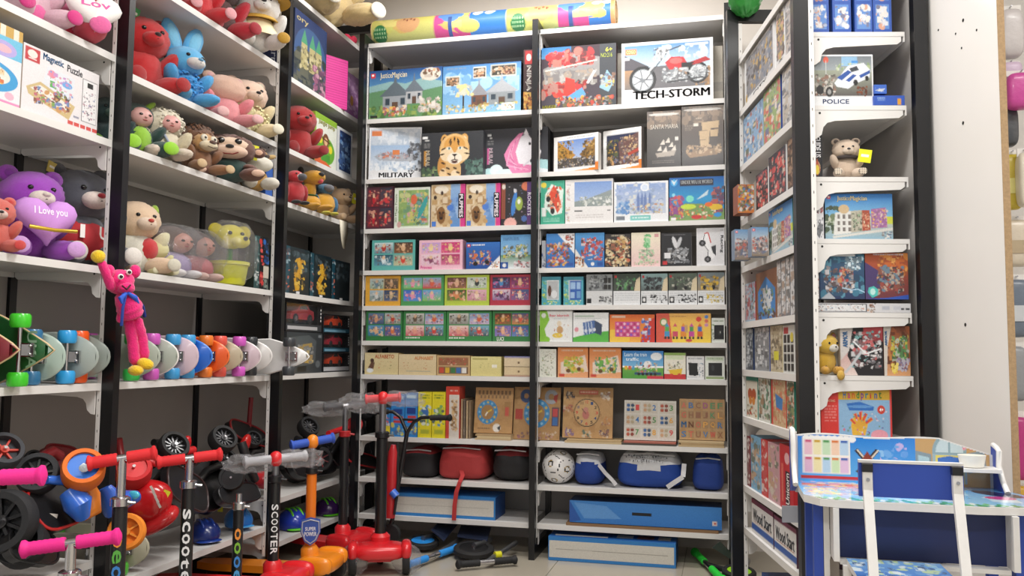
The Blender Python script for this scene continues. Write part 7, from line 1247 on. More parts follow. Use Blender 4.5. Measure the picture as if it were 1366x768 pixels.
def scooter(label, px, py, x, bar, bcol, upper, lower_col, base_col, yaw, text=None, track=.1, dl=1.0, tcols=('#e9e9ea',), clamp=CHROME, barlen=.2, wheels=True, wheel_mt=None, zsplit=.52, head=None, wrap=False, badge=None, bar_tilt=.06, lr=.022, deck=True, hub=None, txtang=.35, tz=(.15, .45), grips=True):
    """px, py: where the middle of the handlebar shows; x: how far from the left wall it stands"""
    p = atX(px, py, x); h = p[2]
    root = empty('kick_scooter', (p[0], p[1], 0), 0); tag(root, label, 'scooter')
    f = Vector((math.cos(yaw), math.sin(yaw), 0)); s_ = Vector((-f.y, f.x, 0))       # rolling direction, sideways
    if bar:
        d = Vector((math.cos(bar), math.sin(bar), 0)); d.z = bar_tilt; d.normalize(); C = Vector((0, 0, h))
        tubep(root, 'handlebar', [C-d*.045, C+d*.045], .012, CHROME if not head else plastic(head, .35))
        if grips: grip(root, C+d*.014, C+d*barlen, bcol, .019); grip(root, C-d*.014, C-d*barlen, bcol, .019)
        if head: EL(root, 'handlebar_clamp', C, (.027, .027, .032), head, jit=0, mt=plastic(head, .35))
        if wrap:
            for sg in (-1, 1):
                mb = MB(); mb.ell((0, 0, 0), (.095, .036, .034), nu=16, nv=9, jit=.34, e=.8); o = mb.build('plastic_wrap', FILM, root, 0); o.location = C+d*(.1*sg)-Vector((0, 0, .008)); o.rotation_euler = (0, 0, bar)
    tubep(root, 'upper_stem', [(0, 0, zsplit*h), (0, 0, h)], lr*.62, upper)
    tubep(root, 'lower_stem', [(0, 0, .12), (0, 0, zsplit*h+.02)], lr, plastic(lower_col, .35), 16)
    k = MB(); k.lathe([(lr*1.05, 0), (lr*1.3, .004), (lr*1.3, .026), (lr*1.05, .03)], 18); o = k.build('height_clamp', clamp, root, 40); o.location = (0, 0, zsplit*h-.002)
    q = MB(); q.tube([(lr*1.2, 0, .015), (lr*2.1, .01, .012)], .005, 8); q.build('clamp_lever', clamp, o, 40)
    k = MB(); k.lathe([(lr*1.2, .1), (lr*1.7, .11), (lr*1.75, .16), (lr*1.25, .175)], 18); k.build('stem_collar', plastic(base_col, .35), root, 40)
    if deck:
        k = MB(); prof = [(.06, .045), (.0, .075), (-.1, .06), (-.46, .05), (-.52, .03), (-.46, 0), (-.46, 0)]
        out = [(.09, .05), (.03, .075), (-.08*dl, .06), (-.42*dl, .055), (-.5*dl, .03), (-.5*dl, -.03), (-.42*dl, -.055), (-.08*dl, -.06), (.03, -.075), (.09, -.05)]
        k.prism(out, lambda a, b: f*a+s_*b+Vector((0, 0, .062)), lambda a, b: f*a+s_*b+Vector((0, 0, .092))); k.build('deck', plastic(base_col, .35), root, 30)
        mb = MB(); mb.ell((0, 0, 0), (.085, .12, .036), None, 24, 12, .6); o = mb.build('front_fender', plastic(base_col, .25), root, 60); o.location = f*.05+Vector((0, 0, .105)); o.rotation_euler = (0, 0, yaw)
        for sg in (-1, 1):
            mb = MB(); mb.ell((0, 0, 0), (.072, .026, .04), None, 20, 10, .7); o = mb.build('wheel_arch', plastic(base_col, .25), root, 60); o.location = f*.065+s_*(track*sg)+Vector((0, 0, .112)); o.rotation_euler = (0, 0, yaw)
        if wheels:
            for sg in (-1, 1): wheel(root, f*.07+s_*(track*sg)+Vector((0, 0, .062)), s_, .06, .034, wheel_mt or BLACKR, hub or plastic('#c9c9cc'), 0 if wheel_mt else 7)
            wheel(root, f*(-.46*dl)+Vector((0, 0, .042)), s_, .04, .03, BLACKR, plastic('#55555a'), 5)
    if text: curved_text(root, text, tcols, 0, 0, tz[0], tz[1], lr, lr*1.5, txtang)
    if badge:
        mb = MB(); mb.prism([(-.04, .05), (0, .06), (.04, .05), (.042, 0), (.025, -.04), (0, -.058), (-.025, -.04), (-.042, 0)], lambda a, b: (a, -.012, b), lambda a, b: (a, .0, b)); o = mb.build('shield_badge', plastic('#2f4fa0', .3), root, 20)
        o.location = (math.sin(.45)*lr*1.5, -math.cos(.45)*lr*1.3, badge); o.rotation_euler = (0, 0, .45)
        q = MB(); q.tube([(-.034, -.013, .042), (0, -.013, .051), (.034, -.013, .042), (.036, -.013, 0), (.021, -.013, -.034), (0, -.013, -.049), (-.021, -.013, -.034), (-.036, -.013, 0)], .003, 6, closed=True); q.build('badge_rim', mat('#c9ccd4', .3, .7, 'metal'), o, 50)
        for t_ in (('SUPER', .1, .1, .9, .45, '#e9ecf4', 0, .03), ('POWER', .05, .55, .95, .95, '#e9ecf4', 0, .03)): lettering([t_], -.028, .028, -.02, .025, -.0132, o)
    return root
PINK = '#e8248c'; RED = '#d8232a'
scooter('black stemmed scooter with bright pink grips in front of the dark scooters', 95, 724, -.78, .5, PINK, CHROME, '#1a1a1d', '#1a1a1d', .1, barlen=.125, zsplit=.8, bar_tilt=.1, tz=(.1, .3))
scooter('scooter with pink grips partly outside the shelf row, farthest along the wall', -8, 637, -.70, .45, PINK, CHROME, '#1a1a1d', '#1a1a1d', .1, track=.07, barlen=.11, bar_tilt=.03)
scooter('black stemmed scooter with red grips and round coloured stickers', 163, 611, -.86, .55, RED, CHROME, '#18181b', '#18181b', .1, text='oeo', tcols=('#e8903a', '#5fae4a', '#3f86d0'), barlen=.1, zsplit=.79, bar_tilt=.14, tz=(.32, .46), txtang=.5)
scooter('black stemmed scooter with red grips and white scooter lettering', 253, 611, -.88, .6, RED, CHROME, '#17171a', '#17171a', .1, track=.08, text='scooter', barlen=.11, zsplit=.84, bar_tilt=.1, tz=(.18, .47), clamp=CHROME, txtang=.5)
scooter('bare black scooter stem with rainbow bubble letters and no handlebar', 319, 658, -.83, None, None, CHROME, '#17171a', '#17171a', .0, track=.07, text='oooe', tcols=('#e8903a', '#7fb53a', '#3f86d0', '#4fa0d8'), zsplit=.88, tz=(.16, .36), lr=.019, txtang=.55)
scooter('black scooter with red head, wrapped grips and white SCOOTER lettering', 368, 612, -.84, .7, '#b8b8bc', STEEL, '#151518', RED, .1, text='SCOOTER', barlen=.13, zsplit=.84, head=RED, wrap=True, tz=(.2, .4), clamp=plastic('#17171a'), txtang=.6)
scooter('orange and blue scooter with a shield badge reading SUPER POWER', 417, 589, -.82, .75, '#2f55b8', STEEL, '#ea7a1a', '#ea8a1e', .1, barlen=.1, zsplit=.78, head='#ee8a22', badge=.24, bar_tilt=.14, clamp=plastic('#1a1a1c'))
scooter('red based scooter with grey plastic wrapped black handlebar', 461, 541, -.88, .6, '#3a3a3e', STEEL, '#17171a', '#d2222a', -.3, barlen=.11, zsplit=.8, wrap=True, clamp=plastic('#b5252a'))
sc = scooter('red scooter with red wrapped grips and clear wrapped wheels', 511, 531, -.63, .3, '#e0464c', STEEL, '#131315', '#d2222a', -1.2, dl=.3, track=.12, barlen=.085, zsplit=.77, head='#d8232a', wrap=True, clamp=plastic('#151518'), lr=.026)
for sg in (-1, 1):
    mb = MB(); mb.ell((0, 0, 0), (.072, .05, .066), nu=22, nv=14, jit=.1); o = mb.build('plastic_wrap', FILM, sc, 0); o.location = (.07*math.cos(-1.2)-.12*sg*math.sin(-1.2), .07*math.sin(-1.2)+.12*sg*math.cos(-1.2), .068)
# stunt scooter leaning behind them: black swept handlebar on a thin stem, red deck folded up
def g3(px, py, y): return Vector(atY(px, py, y))
b0 = g3(524, 690, -.2); b0.z = 0; r = empty('stunt_scooter', b0); tag(r, 'tall black handlebar scooter with a red folded deck leaning on the shelving', 'scooter')
L = lambda px, py, y: g3(px, py, y)-b0
tubep(r, 'stem', [L(522, 700, -.2), L(543, 577, -.16)], .011, BLACKP); tubep(r, 'handlebar', [L(543, 577, -.16), L(552, 563, -.16), L(562, 557, -.16), L(578, 556, -.16)], .009, BLACKP); tubep(r, 'handlebar', [L(543, 577, -.16), L(534, 556, -.16), L(524, 549, -.16), L(512, 549, -.16)], .009, BLACKP)
grip(r, L(574, 557, -.16), L(603, 557, -.16), None, .014); grip(r, L(518, 549, -.16), L(500, 549, -.16), None, .014); tubep(r, 'cross_bar', [L(534, 559, -.16), L(557, 560, -.16)], .006, BLACKP)
k = MB(); a0, a1 = L(525, 593, -.24), L(520, 690, -.24); k.tube([a0, a0.lerp(a1, .1), a0.lerp(a1, .5), a1], [.012, .024, .03, .026], 12); k.build('deck', plastic('#b5252c', .3), r, 60)
k = MB(); k.tube([L(530, 590, -.235), L(531, 640, -.25), L(526, 686, -.26)], .006, 8); k.build('grip_tape', BLACKR, r, 60)
k = MB(); k.tube([L(523, 655, -.262), L(529, 662, -.262)], .02, 8); k.build('blue_band', plastic('#3f6fd0'), r, 60)
wheel(r, L(521, 712, -.2)*1.0, (0, 1, 0), .05, .024, BLACKR, plastic('#33363a'), 6)

# scooters folded and piled on the low shelf of the left unit
def pile(label, wheels, deck=None, forks=(), fender=None, depth=.0, name='folded_scooter', extra=None):
    """wheels: (px, py, r, axis, colour, hub colour, spokes, depth); deck: (px0, py0, px1, py1, width, colour)"""
    px0, py0 = wheels[0][:2] if wheels else deck[:2]
    o0 = Vector(atX(px0, py0, XL-.1)); o0.z = .34; r = empty(name, o0); tag(r, label, 'scooter', 'folded scooters on the low shelf')
    G = lambda px, py, dp=0.0: Vector(atX(px, py, XL-.06+depth+dp))-o0
    for (px, py, R_, ax, tc, hc, sp, dp) in wheels: wheel(r, G(px, py, dp), ax, R_, R_*(1.05 if not sp else .85), rubber(tc), plastic(hc, .3), sp)
    if deck:
        a, b, w_, c, dp = Vector(G(deck[0], deck[1], deck[6] if len(deck) > 6 else 0)), Vector(G(deck[2], deck[3], deck[6] if len(deck) > 6 else 0)), deck[4], deck[5], 0
        d = (b-a); n = d.normalized(); up = Vector((.75, -.4, .5)); up = (up-n*up.dot(n)).normalized(); sd = n.cross(up)
        out = []
        for k in range(24):
            t = 2*math.pi*k/24; ca, sa = math.cos(t), math.sin(t); out.append((d.length*(.5+.5*math.copysign(abs(ca)**.55, ca)), w_*math.copysign(abs(sa)**.7, sa)))
        mb = MB(); mb.prism(out, lambda u, v: a+n*u+sd*v, lambda u, v: a+n*u+sd*v+up*.03); o = mb.build('deck', plastic(c, .4), r, 40)
        k = MB(); k.tube([a+n*u+sd*v+up*.03 for u, v in out], .005, 6, closed=True); k.build('deck_rim', plastic(deck[7] if len(deck) > 7 else c, .35), o, 60)
    for (P, rr, c, nm) in forks: tubep(r, nm, [G(x, y, dp) for x, y, dp in P], rr, plastic(c, .35))
    if fender: EL(r, 'fender', G(fender[0], fender[1], fender[4] if len(fender) > 4 else .02), fender[2], fender[3], rot=(0, .3, .3), jit=0, mt=plastic(fender[3], .25))
    if extra: extra(r, G)
    return r
UPR = (.75, -.35, .6); SD = (.35, -.9, .15)
def ext_label(r, G):
    for (px, py, c, w_) in ((66, 691, '#c9c4bc', .02),):
        k = MB(); k.box(-w_, w_, -.001, .001, -w_*.7, w_*.7); o = k.build('sticker', mat(c, .5), r, 0); o.location = G(px, py, .085); o.rotation_euler = (0, .2, .9)
pile('black folded scooter with a red rimmed underside beside the near post', [(50, 632, .062, (.5, -.75, .45), '#26272b', '#1b1b1e', 9, .03)], (36, 690, 92, 672, .075, '#141416', .05, '#c22426'), [([(28, 660, .02), (42, 664, .03), (58, 650, .03)], .014, '#d2281f', 'fork')], None, extra=ext_label)
pile('black scooter with huge dark wheels at the end of the low shelf', [(4, 695, .09, SD, '#202124', '#17171a', 9, .04), (4, 602, .055, UPR, '#33353a', '#c23a2a', 6, .0), (30, 725, .07, (.3, -.8, .5), '#1e1f22', '#141416', 8, .06)], (0, 728, 66, 738, .05, '#151517', .06))
pile('dark red scooter lying far back with upturned handlebar', [(45, 612, .03, UPR, '#1d1d20', '#151517', 6, -.16)], (52, 612, 100, 618, .045, '#7a1a20', -.16), [([(10, 597, -.14), (16, 606, -.14), (22, 622, -.14)], .013, '#8f1c22', 'handlebar'), ([(55, 610, -.12), (70, 602, -.12), (80, 608, -.12)], .018, '#94222a', 'fork')])
def ext_bo(r, G):
    k = MB(); k.tube([G(112, 640, .02), G(122, 660, .03), G(122, 680, .04), G(112, 690, .04)], [.02, .026, .03, .012], 12); k.build('orange_fork', plastic('#f08a2a', .3), r, 60)
    k = MB(); k.tube([G(92, 655, .02), G(104, 672, .05), G(110, 690, .05)], [.03, .042, .022], 14); k.build('blue_body', plastic('#2f6ad0', .3), r, 60)
    k = MB(); k.tube([G(140, 650, .02), G(150, 672, .04), G(182, 662, .05)], [.02, .045, .02], 14); k.build('blue_deck', plastic('#2f62c8', .3), r, 60)
    k = MB(); k.tube([G(62, 640, -.02), G(92, 640, 0), G(100, 650, .01)], [.012, .018, .02], 12); k.build('blue_arm', plastic('#2f6ad0', .3), r, 60)
    e = EL(r, 'headlight', G(178, 660, .075), (.022, .01, .014), '#4fc0d8', jit=0, mt=plastic('#4fc0d8', .15)); EL(r, 'hub_logo', G(112, 624, .085), (.014, .003, .014), '#d5e4f4', rot=(.4, 0, .6), jit=0)
pile('blue and orange ride on scooter with chunky orange tyres', [(111, 627, .062, (.55, -.62, .56), '#e06f1e', '#2f78dc', 0, .05), (169, 709, .058, (.45, -.85, .25), '#ee8a24', '#f09a3a', 6, .07)], depth=.1, extra=ext_bo)
def ext_red(r, G):
    mb = MB(); mb.ell((0, 0, 0), (.075, .06, .075), RM(0, .2, .4), 26, 16, .8); o = mb.build('red_cowl', plastic('#c01c22', .2), r, 60); o.location = G(200, 668, .03)
    mb = MB(); mb.ell((0, 0, 0), (.075, .07, .028), RM(.2, -.5, .4), 26, 12, .8); o = mb.build('cowl_peak', plastic('#c9282c', .25), r, 60); o.location = G(212, 694, .06)
    for q in range(4):
        k = MB(); k.box(-.004, .004, -.002, .002, -.012, .012); o = k.build('white_stripe', mat('#d9d5d0', .4), r, 0); o.location = G(203+3*q, 652+7*q, .1); o.rotation_euler = (0, -.5, .7)
    k = MB(); k.box(-.012, .012, -.001, .001, -.014, .014); o = k.build('price_sticker', mat('#d5cf2a', .5), r, 0); o.location = G(221, 659, .1); o.rotation_euler = (0, .5, .8)
pile('red scooter with a glossy car shaped cowl and round red wheel cover', [(178, 628, .062, (.5, -.6, .62), '#c81a20', '#d8242a', 0, .0)], None, [([(198, 614, 0), (206, 618, .02), (214, 620, .02)], .012, '#b81c22', 'fork'), ([(158, 585, -.12), (160, 600, -.12), (162, 612, -.1)], .014, '#8a1a20', 'handlebar')], extra=ext_red)
pile('black folded scooter with white spoked wheel behind the scooter lettering', [(231, 596, .058, UPR, '#18181a', '#4a4a4e', 12, .03)], (214, 640, 268, 668, .075, '#18181b', .02, '#3a2a2a'), [([(215, 615, 0), (236, 605, .0), (258, 600, 0)], .016, '#c01c22', 'fork'), ([(205, 590, -.1), (240, 592, -.1), (258, 600, -.1)], .014, '#1b1b1e', 'stem')], (247, 594, (.02, .03, .04), '#c01c22', -.02))
pile('black folded scooter with a round black motor cover and spoked wheel', [(297, 586, .058, UPR, '#1a1a1c', '#47474b', 12, .03), (309, 637, .052, (.4, -.88, .2), '#202023', '#19191b', 0, .05)], (285, 666, 338, 658, .045, '#1d1d20', .03), [([(322, 590, .0), (330, 615, .03), (340, 640, .03)], .02, '#232326', 'fork')], (327, 592, (.022, .03, .045), '#c4201f', .0), extra=lambda r, G: (lambda k: (k.box(-.012, .012, -.001, .001, -.014, .014), k.build('price_sticker', mat('#d5cf2a', .5), r, 0)))(MB()) and None)
pile('black scooter with its wheel leaning on the post and red panels', [(337, 586, .04, UPR, '#1e1e20', '#3c3c40', 10, -.02)], (300, 572, 350, 590, .05, '#1b1b1d', -.12, '#8a2024'), [([(331, 588, -.12), (333, 556, -.12), (335, 530, -.12)], .011, '#8f1c28', 'handlebar')], (352, 640, (.05, .04, .04), '#c43038', .0))
pile('black folded scooter with wide spoked wheel beyond the middle post', [(411, 570, .055, UPR, '#1a1a1c', '#434347', 12, .0), (428, 612, .062, SD, '#202022', '#8a2a2c', 7, .01)], (384, 628, 440, 620, .06, '#1c1c1e', -.03), [([(395, 585, -.02), (410, 590, .0), (425, 596, 0)], .016, '#1d1d1f', 'stem')])
pile('black scooter with a red round emblem disc near the corner', [(487, 549, .05, UPR, '#17171a', '#3c3c40', 10, .04), (473, 566, .042, (.5, -.85, .1), '#b81f26', '#cf2a2f', 0, .07)], (456, 612, 500, 620, .04, '#19191b', .05, '#b5252a'), [([(438, 578, .06), (450, 574, .06), (462, 570, .06)], .014, '#d0242a', 'fork'), ([(480, 560, .03), (486, 590, .03), (490, 605, .03)], .025, '#1a1a1c', 'stem')], depth=.07)
for q, (x0, y0, x1, y1, w_, dp, lb) in enumerate(((196, 668, 236, 640, .09, -.08, 'black scooter deck lying behind the red cowl'), (250, 672, 300, 628, .1, -.06, 'black scooter deck tilted up behind the white lettering'), (318, 640, 356, 612, .09, -.1, 'black scooter deck lying against the middle post'), (376, 632, 432, 606, .085, -.1, 'black scooter deck lying beyond the middle post'), (120, 668, 150, 640, .08, -.12, 'black scooter deck lying behind the blue and orange scooter'), (440, 618, 468, 596, .06, -.02, 'black scooter deck lying near the corner behind stems'))):
    pile(lb, [(x1, y1-14, .05, UPR, '#161618', '#303034', 9, dp+.03)], (x0, y0, x1, y1, w_, '#0d0d0f', dp, '#2a1416'), [([(x0, y0-10, dp+.03), ((x0+x1)/2, (y0+y1)/2-22, dp+.04), (x1, y1-10, dp+.03)], .016, '#141416', 'stem')])
# helmets and boards on the bottom shelves
def helmet(label, px, py, R_, col, peak, depth=0.0, z=None):
    p = Vector(atX(px, py, XL-.08+depth)); r = empty('helmet', p); tag(r, label, 'helmet')
    mb = MB(); mb.ell((0, 0, 0), (R_, R_*.85, R_*.8), None, 28, 16); mb.v = [(x, y, max(z_, -R_*.35)) for x, y, z_ in mb.v]; mb.build('shell', plastic(col, .25), r, 60)
    for q in (-1, 0, 1):
        k = MB(); k.tube([(R_*.8*math.cos(t), q*R_*.3, R_*.8*math.sin(t)) for t in (.3, .7, 1.1, 1.5, 1.9)], R_*.07, 8); k.build('rib', plastic(peak, .3), r, 60)
    mb = MB(); mb.ell((R_*.75, 0, -R_*.25), (R_*.4, R_*.7, R_*.08), None, 20, 8); mb.build('peak', plastic(peak, .3), r, 60)
    k = MB(); k.box(R_*.86, R_*.88, -R_*.2, R_*.2, 0, R_*.3); k.build('sticker', mat('#dcd8d0', .5), r, 0)
    r.location.z = max(p.z, (z or .0)+R_*.36); r.rotation_euler = (0, 0, -.6)
    return r
zl = .2214+ST
helmet('navy blue helmet with a white sticker on the low shelf', 272, 712, .075, '#16296a', '#1d3a8a', z=zl); helmet('bright blue helmet beside the rainbow lettered stem', 318, 694, .07, '#1f6fc0', '#3f9ad8', z=zl)
helmet('royal blue and green helmet on the far low shelf', 390, 702, .085, '#1f3aa8', '#5fc41f', z=.1286+ST); helmet('dark purple and green helmet beside the blue and green one', 436, 688, .075, '#3a1a55', '#5fc41f', z=.1286+ST)
for px, c, wc, lb, bx in ((192, '#b5b09a', '#4fae3a', 'pale beige skateboard standing on the low shelf behind the coloured stickers', .5), (150, '#8a8578', '#2f2f33', 'grey brown skateboard on the low shelf near the post', .5)):
    b = make_board(c, wc, blunt=bx); p = atX(px, 715, XL+.02); place_board(b, XL+.02, p[1] if px > 180 else max(p[1], -1.74), .2214); tag(b, lb, 'skateboard')

# folded scooters on the floor under the back unit
def floor_scooter(label, col, wpx, g1, g2, deckp, stem, wr=.085, hubcol=None, spokes=0, wz=.04, gz=.03):
    wc = Vector(atZ(*wpx, wz)); r = empty('folded_scooter', (wc.x, wc.y, 0)); tag(r, label, 'scooter'); o0 = Vector((wc.x, wc.y, 0)); G = lambda p, z: Vector(atZ(p[0], p[1], z))-o0
    wheel(r, (0, 0, wz), (0.05, -.12, 1), wr, .028, BLACKR, plastic(hubcol or col, .35), spokes)
    a, b = G(g1, gz), G(g2, gz); m_ = (a+b)/2; d = (b-a).normalized(); L_ = (b-a).length
    grip(r, m_-d*L_*.12, a, col, .017); grip(r, m_+d*L_*.12, b, col, .017); tubep(r, 'handlebar', [m_-d*L_*.16, m_+d*L_*.16], .012, CHROME)
    tubep(r, 'stem', [m_]+[G(p, z) for p, z in stem], .013, BLACKP if hubcol else STEEL)
    tubep(r, 'fork', [Vector((0, 0, wz+.02)), Vector((.03, .07, wz+.02)), Vector((.04, .16, .06))], .014, STEEL)
    P = [Vector(atY(x, y, yy))-o0 for x, y, yy in deckp]; n_ = (P[1]-P[0]).cross(P[2]-P[0]).normalized()*.008
    k = MB(); k.add(P+[q+n_ for q in P], [(0, 1, 2, 3), (7, 6, 5, 4), (0, 4, 5, 1), (1, 5, 6, 2), (2, 6, 7, 3), (3, 7, 4, 0)]); k.build('deck', mat('#26304a' if not hubcol else '#1d2a22', .5, 0, 'grip_tape', .3, 120, .1), r, 0)
    return r
BL = '#2b8fe0'
floor_scooter('folded scooter with blue wheel and blue grips lying on the floor', BL, (564, 723), (541, 754), (611, 730), [(575, 707, -.0), (592, 722, -.02), (610, 700, .2), (585, 697, .22)], [((600, 728), .04), ((618, 716), .05)], .083)
floor_scooter('folded black scooter with black grips and yellow ring lying on the floor', '#1a1a1c', (632, 733), (608, 753), (690, 746), [(610, 716, .02), (650, 722, .0), (655, 705, .2), (615, 702, .22)], [((664, 740), .04), ((688, 724), .06)], .1)
k = MB(); pz = Vector(atZ(664, 740, .045)); rr = [o for o in bpy.data.objects if o.name.startswith('folded_scooter') and 'yellow ring' in o.get('label', '')][0]
k.tube([pz-Vector(rr.location)-Vector((.012, .01, 0)), pz-Vector(rr.location)+Vector((.012, .01, 0))], .018, 12); k.build('yellow_ring', plastic('#d8d42a'), rr, 50)
gs = floor_scooter('folded scooter with lime green wheel and green grips lying on the floor', '#22c838', (986, 764), (926, 735), (966, 775), [(960, 722, -.08), (980, 742, -.09), (978, 748, -.09), (950, 730, -.08)], [((975, 762), .03), ((988, 764), .04)], .075, '#9bdc1e')
# ------------------------------------------------------------------ child's desk, chair and cup
DZ = .70; BLUE = mat('#2c49a6', .4, 0, 'laminate_blue', 0, 20, .05); NAVY = mat('#1a2858', .45); EDGE = mat('#d5d4d2', .4)
dx0, dx1, dyb, dyf = 1.094, 1.60, -1.93, -2.225
r = empty('kids_desk', (dx0, dyf, 0)); tag(r, 'blue and white children desk with a printed backboard and printed top', 'desk')
W_ = dx1-dx0; Dp = dyb-dyf
# printed top: grid of coloured faces on a bevelled slab
a = Art(150, 60, '#3f9ae0'); a.g(0, 0, 1, 1, '#4f9fe0', '#9fd0ee').b(0, .1, 1, .9, ['#7fc0ea', '#dfeef6', '#4f9fe0', '#b5dcf2'], 50, .06, .2, 2)
a.b(.02, .05, .45, .75, ['#e8dc6a', '#e58a7a', '#e9b0c0', '#f0e4a0', '#d96a6a', '#f4f0e4', '#7fb8e0'], 110, .04, .12, 3)
for k in range(60): a.e(k/59, .93+.04*math.sin(k*2.1), .012, .05, ('#4fae6a', '#7fc98a', '#e9f2ea', '#3f9a5a')[k % 4])
a.e(.82, .35, .1, .12, '#2a2a4a', .5).e(.8, .55, .06, .08, '#c94a8a')
mb = MB(); c = .045
out = [(0, Dp), (0, .06), (.03, c*.3), (.07, 0), (W_-.16, 0), (W_-.04, .02), (W_+.02, .06), (W_+.02, .1), (W_-.06, Dp)]
mb.prism(out, lambda x, y: (x, y, DZ-.016), lambda x, y: (x, y, DZ)); top = mb.build('tabletop', EDGE, r, 20)
A2 = a.fin(.02); V = []; F = []; C = []; ny, nx = A2.shape[:2]
def inside(x, y):
    n = len(out); s_ = False
    for i in range(n):
        (xa, ya), (xb, yb) = out[i], out[(i+1) % n]
        if (ya > y) != (yb > y) and x < (xb-xa)*(y-ya)/(yb-ya)+xa: s_ = not s_
    return s_
mb = MB()
for j in range(ny):
    for i in range(nx):
        x, y = W_*1.04*(i+.5)/nx, Dp*(1-(j+.5)/ny)
        if inside(x, y) and inside(x, y-.004):
            hx, hy = W_*1.04/nx/2, Dp/ny/2; mb.add([(x-hx, y-hy, DZ+.0006), (x+hx, y-hy, DZ+.0006), (x+hx, y+hy, DZ+.0006), (x-hx, y+hy, DZ+.0006)], [(0, 1, 2, 3)], tuple(A2[j, i]))
mb.build('top_print', mat('attr', .12, 0, 'gloss_print', 0, 30, .02, .5), top, 0, fixn=False)
# backboard with wavy top
BW = 1.545-dx0; bh = lambda t: (.108+.012*math.sin(t*7.2+.3)*(1-t)+.012*math.exp(-((t-.62)/.2)**2)-.03*max(0, t-.75)/.25)
n = 40; poly = [(0, -.03)]+[(BW*k/n, bh(k/n)) for k in range(n+1)]+[(BW, -.03)]
mb = MB(); mb.prism(poly, lambda x, z: (x, Dp-.004, DZ+z), lambda x, z: (x, Dp+.01, DZ+z)); bb = mb.build('backboard', EDGE, r, 30)
a = Art(190, 60, '#2f86dc'); a.g(0, 0, 1, 1, '#2277d0', '#5fb0ea')
for k in range(9): a.e(.06+.03*k, .22, .02, .06, '#f4f4f0')
a.r(.04, .22, .29, .86, '#f2efe6')
for j in range(2):
    for i, cc in enumerate((('#e9c0cc', '#ece4b5', '#c4e0bc', '#efcfb4', '#b9d4ea'), ('#e4b9d0', '#eee3ae', '#b4d4ec', '#c9e4b9', '#ddc0e0'))[j]): a.r(.05+.047*i, .24+.32*j, .093+.047*i, .52+.32*j, cc); a.r(.055+.047*i, .25+.32*j, .088+.047*i, .29+.32*j, ('#c95a7a', '#c9a03a', '#5a9a5a', '#d9804a', '#4a6ab0')[i])
a.r(.03, .9, .34, .96, '#c9353a')
for dxx, dy in ((-.055, -.22), (.055, -.22), (-.05, .2), (.05, .2)): a.l([(.375, .62), (.375+dxx, .62+dy)], .07, '#3a2e2a'); a.l([(.38, .62), (.38+dxx, .62+dy)], .025, '#e9ddc8')
a.p([(.345, .95), (.36, .55), (.395, .55), (.41, .95)], '#c9543a').p([(.35, .58), (.377, .42), (.405, .58)], '#8a3a2c')
a.r(.62, 0, 1, 1, '#c9a06a').p([(.62, 0), (1, 0), (1, .3), (.62, .1)], '#d9b57f').r(.65, .03, .7, .08, '#8a4a2c')
a.e(.79, .4, .085, .34, '#8fa8b0').e(.79, .4, .068, .28, '#c4d5da').r(.705, .42, .875, .95, '#9fb4ba').r(.72, .45, .86, .95, '#dfcf6a').p([(.73, .5), (.79, .46), (.85, .5), (.84, .9), (.74, .9)], '#3f6fc0').l([(.79, .14), (.79, .42)], .03, '#8fa8b0').l([(.705, .42), (.875, .42)], .035, '#8fa8b0')
a.p([(.62, .38), (.7, .44), (.7, .9), (.62, .86)], '#8a9aa0').p([(.635, .46), (.69, .5), (.69, .64), (.635, .62)], '#b5d0d4').p([(.635, .68), (.69, .7), (.69, .84), (.635, .8)], '#b5d0d4').p([(.88, .4), (.96, .34), (.97, .7), (.88, .76)], '#8a9aa0').p([(.89, .46), (.95, .42), (.955, .62), (.89, .68)], '#b5d0d4')
a.b(.86, .2, .9, .34, ['#e58aa0', '#d9506a', '#f0c0c8'], 12, .03, .06, 2); a.b(.44, .3, .58, .95, ['#5fa8e4', '#8fc8ee', '#d5b5e0', '#4f9ae0'], 20, .06, .14, 5)
A2 = a.fin(.02); mb = MB(); ny, nx = A2.shape[:2]; HT = .135
for j in range(ny):
    for i in range(nx):
        x = BW*(i+.5)/nx; z = HT*(1-(j+.5)/ny); hx, hz = BW/nx/2, HT/ny/2
        if z < bh(x/BW)-.003 and .006 < x < BW-.006: mb.add([(x-hx, Dp-.0052, DZ+z-hz), (x+hx, Dp-.0052, DZ+z-hz), (x+hx, Dp-.0052, DZ+z+hz), (x-hx, Dp-.0052, DZ+z+hz)], [(0, 1, 2, 3)], tuple(A2[j, i]))
mb.build('backboard_print', mat('attr', .15, 0, 'gloss_print', 0, 30, .02, .5), bb, 0, fixn=False)
for x, nm in ((-.012, 'side_panel'), (BW, 'side_panel')):   # shaped side cheeks with white edge
    pr = [(Dp+.01, -.03), (Dp+.01, .125 if x < .1 else .1), (Dp-.02, .125 if x < .1 else .095), (Dp-.035, .09), (Dp-.03, .055), (Dp-.06, .02), (Dp-.09, .0), (Dp-.09, -.0)]
    mb = MB(); mb.prism(pr, lambda y, z, x=x: (x, y, DZ+z+.0008), lambda y, z, x=x: (x+.012, y, DZ+z+.0008)); o = mb.build(nm, BLUE, r, 0)
    k = MB(); k.tube([(x+.006, y, DZ+z+.0008) for y, z in pr[1:-1]], .0066, 8); k.build('edge_band', EDGE, o, 50)
MB().box(BW-.13, BW, Dp-.075, Dp-.006, DZ+.044, DZ+.052).build('cup_shelf', EDGE, r, 0); MB().box(BW-.13, BW-.124, Dp-.03, Dp-.006, DZ+.001, DZ+.044).build('shelf_support', BLUE, r, 0)
